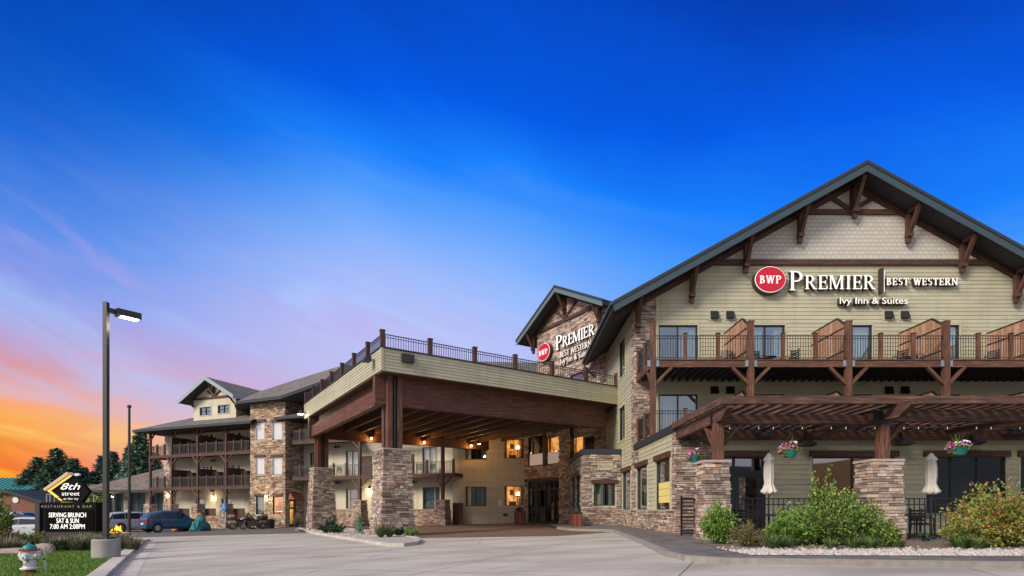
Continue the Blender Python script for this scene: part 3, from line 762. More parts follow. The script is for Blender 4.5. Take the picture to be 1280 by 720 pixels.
# brackets under the rake
for k in range(-4, 5):
    a = RX+k*2.83; zt = UND-abs(k)*2.83*SL-.12
    if k == 0: continue
    mb = MB(); F = MAIN
    mb.box(F, a-.1, a+.1, .15, .34, zt-1.5, zt-.02)
    mb.box(F, a-.13, a+.13, .15, .46, zt-1.22, zt-1.02)
    mb.beam(F.p(a, .36, zt-1.05), F.p(a, 1.02, zt+.08), .17, .17, up=(1,0,0))
    mb.box(F, a-.1, a+.1, .34, 1.12, zt-.02+.02, zt+.2)
    mb.build('roof_bracket', 'wood_dark', hotel)
mb = MB(); a = RX; mb.box(MAIN, a-.1, a+.1, .18, .36, UND-1.9, UND-.2); mb.box(MAIN, a-.14, a+.14, .18, .48, UND-1.62, UND-1.42)
mb.beam(MAIN.p(a, .36, UND-1.45), MAIN.p(a, 1.05, UND-.15), .17, .17, up=(1,0,0)); mb.box(MAIN, a-.1, a+.1, .3, 1.12, UND-.32, UND-.1); mb.build('roof_bracket', 'wood_dark', hotel)
# roof: two slabs, soffit, fascia
rf = MB(); so = MB(); fa = MB(); ft_ = MB()
EA = 5.15-6.5; HW = RX-EA                                    # eave abscissa, half width
YF, YB = 28.5-27.25, 28.5-40.6                                 # n of front and back ends
for s in (-1, 1):
    e = RX+s*HW; ez = RZ-HW*SL; d = -.02
    P = MAIN.p; nb = YB if s == 1 else 28.5-38.3
    q = [P(RX, YF, RZ), P(e, YF, ez), P(e, nb, ez), P(RX, nb, RZ)]
    rf.face(q if s == 1 else q[::-1]) if False else rf.face([q[0], q[3], q[2], q[1]] if s == -1 else q)
    t = .30
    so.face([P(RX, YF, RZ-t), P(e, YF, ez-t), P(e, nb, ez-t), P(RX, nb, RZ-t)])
    # fascia on rake: lower board and upper trim
    def rake(mbx, n0, n1, zt, zb_, ext=0):
        poly = [(RX, RZ+zb_), (e+s*ext, ez+zb_-ext*SL), (e+s*ext, ez+zt-ext*SL), (RX, RZ+zt)]
        if s == -1: poly = poly[::-1]
        mbx.prism(MAIN, poly, n0, n1)
    rake(fa, YF, YF+.05, -.12, -.50); rake(ft_, YF-.01, YF+.09, .06, -.118, .08)
    # eave fascia
    x0, x1 = (e-.06, e) if s == -1 else (e, e+.06)
    ft_.box(MAIN, x0, x1, nb, YF+.05, ez-.36, ez+.03)
    g0, g1 = (e-.2, e-.062) if s == -1 else (e+.062, e+.2)
    fa.box(MAIN, g0, g1, nb, YF+.04, ez-.16, ez-.02)
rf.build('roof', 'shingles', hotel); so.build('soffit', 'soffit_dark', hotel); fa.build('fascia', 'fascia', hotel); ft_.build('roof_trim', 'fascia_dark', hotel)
mb = MB()   # downspout from the left eave
q = [(5.1, 38.0, 10.05), (6.38, 38.15, 8.9), (6.38, 38.15, 3.4)]; mb.beam(q[0], q[1], .1, .1); mb.beam(q[1], q[2], .1, .1); mb.build('downspout', 'fascia_dark', hotel)
# vents
for px in (892.5, 912, 1110, 1130):
    for py in (394, 488):
        a = ax(px); z = zx(py); mb = MB(); mb.box(MAIN, a-.27, a+.27, 0, .03, z-.27, z+.27, 1)
        mb.hexa([MAIN.p(a-.2,.22,z-.2), MAIN.p(a+.2,.22,z-.2), MAIN.p(a+.2,.03,z-.2), MAIN.p(a-.2,.03,z-.2), MAIN.p(a-.2,.08,z+.2), MAIN.p(a+.2,.08,z+.2), MAIN.p(a+.2,.03,z+.2), MAIN.p(a-.2,.03,z+.2)], 0)
        mb.build('wall_vent', ['black_metal', 'siding_trim'], hotel)
# balconies. RAIL: frame in the plane of the railing
RAILF = Frame(6.65, 25.5, 0); PITCH = 1.5365
def deck(zt, name, slab_mat='wood_dark'):
    mb = MB(); RF = RAILF
    mb.box(RF, -.02, 22.9, -2.98, -.06, zt-.1, zt-.02)                      # boards
    for i in range(60):
        a = .2+i*.38; mb.box(RF, a, a+.05, -2.95, -.12, zt-.34, zt-.102)
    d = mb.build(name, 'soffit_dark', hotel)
    b = MB(); b.box(RF, -.1, 22.95, -.10, .06, zt-.34, zt-.02); b.box(RF, -.1, .06, -2.98, -.10, zt-.34, zt-.02)
    b.box(RF, -.14, 22.95, -.12, .10, zt-.02, zt+.025); b.build('deck_beam', 'wood_post', d)
    return d
for zt, lvl in ((7.06, 3), (3.52, 2)):
    d = deck(zt, 'balcony_deck')
    for k in range(0, 16):
        a = PITCH*k; main_ = k % 3 == 0
        if not main_:
            mb = MB(); post(mb, RAILF, a, 0, zt+.02, zt+1.24, .15); mb.build('railing_post', 'wood_post', d)
    mb = MB()
    for k in range(0, 15): railing(mb, RAILF, PITCH*k+.09, PITCH*(k+1)-.09, zt+.02, 1.14)
    mb.build('railing', 'black_metal', d)
    SF = side(RAILF, 0); mb = MB(); railing(mb, SF, -2.95, -1.55, zt+.02, 1.14); railing(mb, SF, -1.45, -.1, zt+.02, 1.14); mb.build('side_railing', 'black_metal', d)
    for a in (-2.93, -1.5):
        mb = MB(); post(mb, SF, a, 0, zt+.02, zt+1.24, .15); mb.build('railing_post', 'wood_post', d)
    for k in range(1, 5):                                                # privacy screens of upright boards
        a = PITCH*3*k-.05; S = side(RAILF, a); mb = MB(); fr = MB(); top = lambda q: zt+2.2 if q < -.75 else zt+2.2-(q+.75)*.78
        q = -2.95
        while q < -.12:
            q2 = min(q+.14, -.12); mb.hexa([S.p(q,.02,zt), S.p(q2-.008,.02,zt), S.p(q2-.008,-.02,zt), S.p(q,-.02,zt), S.p(q,.02,top(q)), S.p(q2-.008,.02,top(q2)), S.p(q2-.008,-.02,top(q2)), S.p(q,-.02,top(q))]); q = q2
        fr.beam(S.p(-2.95, 0, zt+2.22), S.p(-.75, 0, zt+2.22), .1, .05); fr.beam(S.p(-.75, 0, zt+2.22), S.p(-.08, 0, top(-.08)+.02), .1, .05)
        fr.beam(S.p(-2.95, .035, zt+1.6), S.p(-.1, .035, zt+1.6), .03, .05); fr.beam(S.p(-2.95, .035, zt+.5), S.p(-.1, .035, zt+.5), .03, .05)
        o = mb.build('privacy_screen', 'wood_fence', d); fr.build('screen_cap', 'black_metal', o)
for k in range(6):                                                       # tall posts with braces
    a = PITCH*3*k; mb = MB(); z0 = 3.42
    post(mb, RAILF, a, 0, z0, 8.86, .25 if k else .24, cap=True)
    p = mb.build('balcony_post', 'wood_post', hotel)
    mb = MB()
    for s in (-1, 1):
        if k == 0 and s == -1: continue
        mb = MB(); mb.beam(RAILF.p(a+s*.1, 0, 5.92), RAILF.p(a+s*.88, 0, 6.72), .13, .16, up=(0,1,0)); mb.build('brace', 'wood_post', p)
    mb = MB(); mb.beam(RAILF.p(a, -.1, 5.92), RAILF.p(a, -.9, 6.75), .13, .16, up=(1,0,0)); mb.build('brace', 'wood_post', p)
    for s in (-1, 1): mb = MB(); mb.box(RAILF, a+s*.2-.075, a+s*.2+.075, .062, .085, 6.74, 7.03); mb.build('post_bracket', 'grey_metal', p)

# ground floor wing in front of the block
WF = Frame(6.5, 21.5, 0); WS = Frame(6.5, 21.5, -90)
wx = lambda px: WF.a_of(px); wz = lambda py: WF.z_of(0, py)
BASE = -1.1
h = []
sidew = []
for p0, p1, cur in ((778.5, 788.6, (0,.6)), (796.3, 809.5, (.6,1)), (820.3, 838.0, (0,.2))):
    s = (WS.a_of(p0), WS.a_of(p1), .0, 2.16); sidew.append(s)
    window(hotel, WS, *s, panes=1, frame='bronze_metal', glass='glass', curtain='curtain_green', cur=cur, lintel=.12, trim='siding_trim')
mb = MB(); lap_wall(mb, WS, -3.2+0.0, -.35, 0, 3.12, holes=sidew, exp=.2); lap_wall(mb, WS, -6.2, -3.2, 0, 3.12, holes=sidew, exp=.2); mb.build('siding_wall', 'siding', hotel); mb = MB(); lap_wall(mb, WS, -10.6, -7.8, 0, 3.3, holes=sidew, exp=.2)
mb.build('siding_wall', 'siding', hotel)
mb = MB(); stone_wall(mb, WS, -.35, 0, BASE, 3.12, wrap1=1); stone_wall(mb, WS, -7.8, -6.2, BASE, 3.3, holes=sidew); stone_wall(mb, WS, -6.2, -.35, BASE, -.06, n=.04); stone_wall(mb, WS, -10.6, -7.8, BASE, -.06, n=.04)
mb.build('stone_wall', ['stone', 'mortar'], hotel)
mb = MB(); mb.box(WS, -10.6, -.02, -.02, .10, -.06, -.005); mb.build('stone_sill', 'stone_cap', hotel)
gf = []
d0 = (wx(898.5), wx(957), -1.0, wz(571))
for (p0, p1, pan, cur, gl, room, part) in ((1015, 1118, 2, None, 'glass_dark', 'warm_lit', 'window'), (1157, 1257, 3, None, 'glass_dark', 'room_dark', 'window'), (1275, 1370, 3, None, 'glass_dark', 'room_dark', 'window'), (1400, 1490, 2, None, 'glass_dark', 'room_dark', 'window')):
    s = (wx(p0), wx(p1), -.15, wz(571)); gf.append(s)
    w_ = window(hotel, WF, *s, panes=pan, frame='dark_door', glass='glass', curtain=None, lintel=.12, trim='siding_trim', room='room_dim' if p0 == 1015 else 'room_dark')
# patio door unit: sidelight, transom, door leaf
mb = MB(); A0, A1, Z0, Z1 = d0; c1 = wx(916.5); c2 = wx(919)
for a, b, z, y in ((A0, A0+.08, Z0, Z1), (A1-.14, A1, Z0, Z1), (c1, c2, Z0, Z1), (A0+.08, c1, wz(588), wz(585.5)), (c2, A1-.14, wz(593), wz(588)), (A0+.08, A1-.14, Z1-.07, Z1), (A0+.08, c1, Z0, Z0+.15)):
    mb.box(WF, a, b, -.12, -.02, z, y)
dr = mb.build('patio_door', 'dark_door', hotel)
mb = MB(); L0, L1 = c2, A1-.14
for a, b, z, y in ((L0, L0+.17, Z0, wz(593)-.003), (L1-.17, L1, Z0, wz(593)-.003), (L0+.17, L1-.17, wz(593)-.14, wz(593)-.003), (L0+.17, L1-.17, Z0, Z0+.3), ):
    mb.box(WF, a, b, -.10, -.04, z, y)
lf = mb.build('door_leaf', 'dark_door', dr)
mb = MB(); mb.face([WF.p(A0, -.08, Z0), WF.p(A1, -.08, Z0), WF.p(A1, -.08, Z1), WF.p(A0, -.08, Z1)]); mb.build('pane', 'glass', dr)
mb = MB(); mb.box(WF, A0-.1, A1+.1, -.9, -.88, Z0, Z1+.1); mb.box(WF, A0-.1, A0-.06, -.88, -.13, Z0, Z1+.1); mb.box(WF, A1+.06, A1+.1, -.88, -.13, Z0, Z1+.1); mb.build('room', 'room_dark', dr)
mb = MB(); mb.box(WF, A0-.2, A1+.1, -.02, .12, Z1+.003, Z1+.24); mb.build('lintel', 'wood_dark', dr)
h = gf+[d0]
s_end = wx(893)
mb = MB(); stone_wall(mb, WF, 0, s_end, BASE, 3.12, wrap0=1); mb.build('stone_wall', ['stone', 'mortar'], hotel)
mb = MB(); lap_wall(mb, WF, s_end, 24.5, -1.0, 3.12, holes=h, exp=.2); mb.build('siding_wall', 'siding', hotel)
mb = MB(); mb.box(WF, -.1, 24.6, -.1, .1, 3.125, 3.41); mb.box(WS, -7.0, -.102, -.1, .1, 3.125, 3.41); mb.build('parapet_cap', 'fascia_dark', hotel)
mb = MB(); mb.face([WF.p(-.0, 0, 3.40), WF.p(24.5, 0, 3.40), WF.p(24.5, -7, 3.40), WF.p(0, -7, 3.40)]); mb.face([(31,21.5,-1),(31,28.5,-1),(31,28.5,3.4),(31,21.5,3.4)]); mb.build('terrace_roof', 'soffit_dark', hotel)

# dark hills behind the street (only seen mirrored in the ground floor glass)
mb = MB(); pts_ = [(x, 9+5*math.sin(x*.021)+3*math.sin(x*.057+1)) for x in range(-220, 221, 10)]
for (x0, h0), (x1, h1) in zip(pts_[:-1], pts_[1:]):
    mb.face([(x0,-75,-2),(x1,-75,-2),(x1,-95,h1),(x0,-95,h0)]); mb.face([(x0,-95,h0),(x1,-95,h1),(x1,-140,-2),(x0,-140,-2)])
tag(mb.build('hills', 'far_ground'), kind='structure')
# vestibule box
VF = Frame(4.2, 32.0, 0); VS = Frame(4.2, 32.0, -90)
vw = (VF.a_of(742), VF.a_of(768.8), VF.z_of(0, 632.2), VF.z_of(0, 604.5))
window(hotel, VF, *vw, panes=2, frame='bronze_metal', glass='glass', curtain='curtain_green', cur=((0,.35),(.7,.85)), lintel=.15, trim='siding_trim')
vv = (VS.a_of(720.8), VS.a_of(725.5), -.7, 2.15); vv2 = (VS.a_of(715.8), VS.a_of(718.8), -.7, 2.0)
for q in (vv, vv2): window(hotel, VS, *q, panes=1, frame='dark_door', glass='glass', curtain=None, lintel=.12)
mb = MB(); stone_wall(mb, VF, 0, 2.26, BASE, 3.28, holes=[vw], wrap0=1); stone_wall(mb, VS, -7, 0, BASE, 3.28, holes=[vv, vv2], wrap1=1)
mb.build('vestibule_wall', ['stone', 'mortar'], hotel)
mb = MB(); mb.box(VF, -.1, 2.3, -.1, .1, 3.283, 3.58); mb.box(VS, -7, -.102, -.1, .1, 3.283, 3.58); mb.face([VF.p(0,0,3.5), VF.p(2.3,0,3.5), VF.p(2.3,-7.5,3.5), VF.p(0,-7.5,3.5)]); mb.build('vestibule_cap', 'fascia_dark', hotel)
mb = MB(); a0, a1, z0, z1 = VF.a_of(747), VF.a_of(765.5), VF.z_of(0,587.5), VF.z_of(0,577)
mb.box(VF, a0, a0+.06, 0, .07, z0, z1); mb.box(VF, a1-.06, a1, 0, .07, z0, z1); mb.box(VF, a0+.06, a1-.06, 0, .07, z1-.05, z1); mb.box(VF, a0+.06, a1-.06, 0, .07, z0, z0+.05)
for i in range(5): z = z0+.05+(z1-z0-.1)*i/5; mb.hexa([VF.p(a0+.06,.065,z+.005),VF.p(a1-.06,.065,z+.005),VF.p(a1-.06,.05,z+.005),VF.p(a0+.06,.05,z+.005),VF.p(a0+.06,.02,z+.07),VF.p(a1-.06,.02,z+.07),VF.p(a1-.06,.0,z+.07),VF.p(a0+.06,.0,z+.07)])
mb.build('louver', 'siding_trim', hotel)

# ============================================================ lobby block behind the canopy (stone gable with the second sign)
lobby = thing('lobby_building', 'lobby wing with stone entrance, glass doors and a stone faced gable rising behind the canopy', 'hotel', (3, 42, -1.0))
GF = Frame(2.09, 44.0, -57); BF = Frame(-5.0, 45.6, 0)
gx = lambda px: GF.a_of(px)
def zg(px, py): a = gx(px); return GF.z_of(a, py)
AP, GZ, GS = 3.7, 16.7, .52                 # apex abscissa, ridge height, pitch
GU = GZ-.42
clipG = lambda z: (AP-(GU-z)/GS, AP+(GU-z)/GS)
GL, GR = -.05, 8.1
wt = (gx(716), gx(729), zg(722, 566), zg(722, 545.5)); wt2 = (gx(731), gx(743.5), zg(737, 564), zg(737, 545.5))
wu1 = (gx(660.5), gx(679.3), zg(670, 582.3), zg(670, 545.5)); wu2 = (gx(683), gx(703.5), zg(693, 580), zg(693, 545.5))
de = (gx(660.5), gx(703.5), -1.15, zg(682, 601))
gw = (gx(713), gx(729), 7.2, zg(721, 467))
for q, gl, rm in ((wt, 'glass_clear', 'warm_lit'), (wt2, 'glass', 'room_dark'), (wu1, 'glass', 'room_dark'), (wu2, 'glass_clear', 'warm_lit')):
    window(lobby, GF, *q, panes=1, frame='dark_door', glass=gl, room=rm, curtain='curtain_white' if q in (wu1, wu2) else None, cur=(0, 1) if False else None)
window(lobby, GF, *gw, panes=1, frame='dark_door', glass='glass', curtain=None)
for q in (wu1, wu2):      # white lower blinds behind the big upper panes
    mb = MB(); mb.box(GF, q[0]+.06, q[1]-.06, -.097, -.09, q[2]+.06, q[2]+.98); mb.build('window_blind', 'shade_white', lobby)
mb = MB()
stone_wall(mb, GF, -2.74, 8.1, BASE, 6.4, holes=[wt, wt2, wu1, wu2, de], hmin=.11, hmax=.2, wmin=.25, wmax=.7)
mb.build('stone_wall', ['stone_warm', 'mortar'], lobby)
mb = MB(); mb.box(GF, gx(657), gx(703.8), 0, .14, zg(682, 601)+.0, zg(682, 598)+.05); mb.build('door_lintel', 'wood_dark', lobby)
mb = MB(); mb.box(GF, gx(679.3)+.02, gx(683)-.02, 0, .1, wu1[2]-.1, wu1[3]+.3); mb.build('window_post', 'bronze_metal', lobby)
mb = MB(); stone_wall(mb, GF, 3.3, 4.55, BASE, 6.4, n=.35, hmin=.1, hmax=.18, wrap0=1, wrap1=1)
S4 = Frame(*GF.p(3.3, .35, 0)[:2], GF.deg-90); 
mb.box(GF, 3.31, 4.54, 0, .34, BASE, 6.4, 1); mb.build('stone_pier', ['stone_warm', 'mortar'], lobby)
mb = MB(); stone_wall(mb, GF, GL, 8.87, 7.0, GU-.02, holes=[gw], clip=lambda z: (max(GL, clipG(z)[0]), min(8.1, clipG(z)[1])), hmin=.10, hmax=.19, wmin=.22, wmax=.65)
mb.build('stone_gable', ['stone', 'mortar'], lobby)
# entrance doors
a0, a1, z0, z1 = de; mb = MB(); dz = zg(682, 612); wd = (a1-a0)
for k in range(5):
    c = a0+wd*k/4; mb.box(GF, max(a0, c-.06), min(a1, c+.06), -.14, -.04, z0, z1)
for z, y in ((z1-.08, z1), (dz-.02, dz+.1), (z0, z0+.22)): mb.box(GF, a0, a1, -.135, -.045, z, y)
e = mb.build('entrance_doors', 'bronze_metal', lobby)
mb = MB(); mb.face([GF.p(a0,-.1,z0), GF.p(a1,-.1,z0), GF.p(a1,-.1,z1), GF.p(a0,-.1,z1)]); mb.build('pane', 'glass_door', e)
mb = MB(); mb.box(GF, a0-.3, a1+.3, -1.6, -1.55, z0-.1, z1+.1); mb.box(GF, a0-.3, a0-.25, -1.55, -.15, z0-.1, z1+.1); mb.box(GF, a1+.25, a1+.3, -1.55, -.15, z0-.1, z1+.1); mb.box(GF, a0-.25, a1+.25, -1.55, -.15, z1+.05, z1+.1); mb.build('room', 'room_dark', e)
mb = MB(); mb.box(GF, a0+wd*.25+.1, a0+wd*.25+.14, -.04, .0, -.3, .4); mb.box(GF, a0+wd*.75-.14, a0+wd*.75-.1, -.04, .0, -.3, .4); mb.build('handle', 'chrome', e)
# lobby roof with gable
rf = MB(); so = MB(); fa = MB(); tr = MB(); HWG = 5.17; NF, NB = 1.06, -12.0
for s in (-1, 1):
    e = AP+s*HWG; ez = GZ-HWG*GS; P = GF.p
    nb = NB if s == -1 else -4.0
    q = [P(AP, NF, GZ), P(e, NF, ez), P(e, nb, ez), P(AP, nb, GZ)]; rf.face(q if s == 1 else q[::-1])
    so.face([P(AP, NF, GZ-.28), P(e, NF, ez-.28), P(e, nb, ez-.28), P(AP, nb, GZ-.28)])
    def rk(mbx, n0, n1, zt, zb_, ext=0):
        poly = [(AP, GZ+zb_), (e+s*ext, ez+zb_-ext*GS), (e+s*ext, ez+zt-ext*GS), (AP, GZ+zt)]
        mbx.prism(GF, poly if s == 1 else poly[::-1], n0, n1)
    rk(fa, NF, NF+.05, -.12, -.45); rk(tr, NF-.01, NF+.09, .06, -.118, .08)
    x0, x1 = (e-.05, e) if s == -1 else (e, e+.05); tr.box(GF, x0, x1, nb, NF, ez-.34, ez+.02)
rf.build('roof', 'shingles', lobby); so.build('soffit', 'soffit_dark', lobby); fa.build('fascia', 'fascia_slate', lobby); tr.build('roof_trim', 'fascia_dark', lobby)
mb = MB(); zc = 14.37
mb.box(GF, clipG(zc)[0], clipG(zc)[1], .0, .15, zc-.12, zc+.12)
for s in (-1, 1):
    mb.beam(GF.p(AP, .08, GU-.08), GF.p(AP+s*4.3, .08, GU-.08-4.3*GS), .14, .2)
    mb.beam(GF.p(AP+s*.1, .09, zc+.2), GF.p(AP+s*1.25, .09, zc+1.0), .13, .17)
mb.box(GF, AP-.1, AP+.1, .0, .17, zc+.12, GU-.2); mb.build('gable_truss', 'wood_dark', lobby)
for a in (AP-3.95, AP, AP+3.95):
    zt = GU-abs(a-AP)*GS-.1; mb = MB()
    mb.box(GF, a-.1, a+.1, .15, .33, zt-1.4, zt); mb.box(GF, a-.13, a+.13, .15, .45, zt-1.15, zt-.95); mb.beam(GF.p(a,.34,zt-1.0), GF.p(a,.95,zt+.05), .15, .15, up=(0,1,0)); mb.build('roof_bracket', 'wood_dark', lobby)
# wall B, parallel to the street, under the canopy
bw = [(BF.a_of(582), BF.a_of(607.8), BF.z_of(0,632.5), BF.z_of(0,608.5)), (BF.a_of(582), BF.a_of(607.8), BF.z_of(0,574.5), BF.z_of(0,550)),
      (BF.a_of(630), BF.a_of(656), BF.z_of(0,632), BF.z_of(0,607.5)), (BF.a_of(630), BF.a_of(656), BF.z_of(0,573), BF.z_of(0,549))]
bw[2] = (bw[2][0], 6.0, *bw[2][2:]); bw[3] = (bw[3][0], 6.0, *bw[3][2:])
window(lobby, BF, *bw[0], panes=2, curtain='curtain_green', cur=(.1,.9), frame='dark_door', trim='siding_trim')
window(lobby, BF, *bw[1], panes=2, curtain='curtain', cur=((0,.25),(.75,1)), frame='dark_door', trim='siding_trim')
window(lobby, BF, *bw[2], panes=2, curtain=None, room='warm_lit', glass='glass_clear', frame='dark_door')
window(lobby, BF, *bw[3], panes=2, curtain=None, room='warm_lit', glass='glass_clear', frame='dark_door')
for q, F in ((bw[2], BF), (bw[3], BF), (wu2, GF), (wt, GF)):
    a0, a1, z0, z1 = q; W_ = a1-a0; mb = MB()
    for (u0, u1, v0, v1, d) in ((.04,.14,0,1,-.2), (.86,.96,0,1,-.2), (.25,.62,.0,.22,-.6), (.66,.70,.0,.45,-.5), (.60,.78,.45,.52,-.5), (.30,.48,.55,.82,-.84)):
        mb.box(F, a0+W_*u0, a0+W_*u1, d-.03, d, z0+(z1-z0)*v0, z0+(z1-z0)*v1)
    mb.build('room_furniture', 'room_wood', lobby)
    mb = MB(); mb.cyl(F.p(a0+W_*.69, -.5, z0+(z1-z0)*.53), F.p(a0+W_*.69, -.5, z0+(z1-z0)*.70), .16, .10); mb.build('table_lamp', 'bulb', lobby)
mb = MB(); lap_wall(mb, BF, 0, 6.1, BASE-.1, 9.9, holes=bw, exp=.2); mb.build('siding_wall', 'siding_cream', lobby)
mb = MB(); mb.box(BF, BF.a_of(623), BF.a_of(627.5), 0, .03, BF.z_of(0,632.5), BF.z_of(0,625)); mb.build('wall_notice', 'white_paint', lobby)
mb = MB(); mb.box(BF, BF.a_of(629), BF.a_of(634), 0, .1, BF.z_of(0,645), BF.z_of(0,642)); mb.build('wall_hydrant_outlet', 'wood_dark', lobby)

# ============================================================ porte-cochere canopy
CF = Frame(-6.07, 25.1, 32.95); CL = Frame(-6.07, 25.1, 32.95-90)       # CL: left face; its a runs towards the street corner (a<=0 is away)
canopy = thing('entrance_canopy', 'large drive-through canopy of dark timber beams and green siding on two tapered stone piers', 'canopy', (-2, 32, -1.2))
ZB, ZT = 6.49, 7.54
FLEN, FBK = 15.05, 16.2
mb = MB(); lap_wall(mb, CF, 0, FLEN, ZB, ZT, exp=.15, zref=ZB); lap_wall(mb, CL, -FBK, 0, ZB, ZT, exp=.15, zref=ZB)
mb.box(CF, .0, FLEN, -.14, -.002, ZB, ZT-.001); mb.box(CL, -FBK, -.14, -.14, -.002, ZB, ZT-.001); mb.build('fascia_siding', 'siding', canopy)
mb = MB(); mb.box(CF, -.03, .09, -.05, .04, ZB-.005, ZT+.01); mb.box(CL, -.09, -.05, -.05, .04, ZB-.005, ZT+.01); mb.build('corner_trim', 'siding_trim', canopy)
mb = MB(); mb.box(CF, -.06, FLEN, -.2, .06, ZT+.004, ZT+.05); mb.box(CL, -FBK, -.2, -.2, .06, ZT+.004, ZT+.05); mb.build('parapet_cap', 'fascia_dark', canopy)
def cp(u, v, z): return CF.p(u, -v, z)
pts = [(0,0),(15.05,0),(17.0,3.3),(17.0,14.0),(13.9,16.1),(0,16.2)]
mb = MB(); mb.face([cp(u+.0, v, 7.3) for u, v in pts]); mb.face([cp(u, v, ZB+.02) for u, v in reversed(pts)]); mb.build('canopy_deck', 'wood_soffit', canopy)
# beams
mb = MB(); mb.box(CF, .02, 14.9, -1.28, -.95, 5.10, ZB+.015); mb.build('front_beam', 'wood_beam', canopy)
mb = MB(); mb.box(CF, .05, 15.6, -15.25, -14.95, 5.02, ZB+.015); mb.build('rear_beam', 'wood_dark', canopy)
mb = MB(); mb.box(CL, -14.94, -1.29, -.55, -.22, 5.10, 5.87); mb.build('side_beam', 'wood_beam', canopy)
mb = MB(); mb.box(CL, -16.0, -1.29, -.75, -.60, 5.9, ZB+.015); mb.build('side_blocking', 'wood_soffit', canopy)
for i in range(13):
    u = 1.4+i*1.13; v1 = 14.9 if u < 14.5 else 13.5
    mb = MB(); mb.box(CF, u-.08, u+.08, -v1, -1.3, 5.62, ZB+.015); mb.build('joist', 'wood_dark', canopy)
# stone piers with twin posts and a steel column between
for (u, v) in ((.94, 1.1), (.94, 15.1)):
    X, Yq, _ = cp(u, v, 0)
    pr = batter_pillar(canopy, CF, u, -v, ground(X)-.15, 2.86, .86, .655, name='stone_pier')
    mb = MB()
    for du in (-.24, .27): mb.box(CF, u+du-.12, u+du+.12, -v+.03, -v+.34, 2.94, 6.48 if v < 5 else 6.48)
    mb.box(CF, u-.42, u-.30, -v-.35, -v-.05, 2.94, 5.62)
    mb.build('timber_post', 'wood_post' if v < 5 else 'wood_beam', canopy)
    mb = MB(); mb.box(CF, u-.115, u+.145, -v+.0, -v+.2, 2.94, 6.47); mb.build('steel_column', 'black_metal', canopy)
    mb = MB(); mb.cyl(cp(u+.02, v-.26, 2.94), cp(u+.02, v-.26, 6.4), .055); mb.build('downpipe', 'bronze_metal', canopy)
# roof terrace railing
mb = MB()
for k in range(6): railing(mb, CF, k*2.5+.1, k*2.5+2.4, ZT-.03, .72, n=-.1, step=.125, r=.011, low=.1)
for k in range(7): railing(mb, CL, -(k+1)*2.3+.1, -k*2.3-.1, ZT-.03, .72, n=-.1, step=.125, r=.011, low=.1)
mb.build('railing', 'black_metal', canopy)
for k in range(7): mb = MB(); post(mb, CF, k*2.5 if k else .08, -.1, ZT+.05, 8.36, .2); mb.build('railing_post', 'wood_dark', canopy)
for k in range(1, 8): mb = MB(); post(mb, CL, -k*2.3, -.1, ZT+.05, 8.36, .18); mb.build('railing_post', 'wood_dark', canopy)
# speaker box, fixtures
mb = MB(); mb.box(CF, .95, 1.55, 0.02, .22, 7.0, 7.38); mb.build('speaker_box', 'bronze_metal', canopy)
# ============================================================ guest wing (mid section, stone tower, left section)
wing = thing('guest_wing', 'three storey guest wing with balconies and stone stair tower left of the canopy', 'hotel', (-24, 52, -1.6))
W = Frame(-25.2, 52.0, -21.5); WB = Frame(*W.p(0, -2.0, 0)[:2], -21.5)
wa = lambda px: W.a_of(px)
Z2, Z3, ZG = 2.30, 5.66, -1.75
LEFT = wa(187.5)
wl0 = WB.a_of(206)
hl = []
# windows / doors behind the balconies: bays by the posts 215, 247.5, 283, 313
bays = [LEFT, wa(215), wa(247.5), wa(283), wa(313)]
for i in range(1, 4):
    a0, a1 = bays[i], bays[i+1]
    for z, hh in ((Z3, 2.2), (Z2, 2.2)):
        s = (a0+1.25, a0+2.7, z, z+hh); hl.append(s)
        window(wing, WB, *s, panes=2, curtain='curtain_white', cur=(0,.7) if i % 2 else (.3,1), frame='dark_door', part='patio_door', glass='glass_clear')
        s = (a1-.75, a1-.35, z+.9, z+hh); hl.append(s); window(wing, WB, *s, curtain=None)
    s = (a0+.9, a0+2.3, -.1, 1.15); hl.append(s)
    window(wing, WB, *s, panes=1, curtain='curtain_green', cur=(0,1), frame='dark_door')
mb = MB(); flat_wall(mb, WB, wl0, 1.0, ZG-.2, 8.6, holes=hl); 
for k in range(1, 8):   # panel joints
    a = wl0+(1.0-wl0)*k/8; mb.box(WB, a-.025, a+.025, 0, .02, ZG, 8.5)
mb.build('panel_wall', 'siding_cream', wing)
LE = side(WB, wl0); mb = MB(); lap_wall(mb, LE, -12, 0, ZG-.2, 8.4); mb.build('end_wall', 'siding_cream', wing)
mb = MB(); stone_wall(mb, WB, wl0, wl0+1.6, ZG-.2, Z3-.4, n=.06, hmin=.12, hmax=.22, wmin=.3, wmax=.8); mb.build('stone_corner', ['stone', 'mortar'], wing)
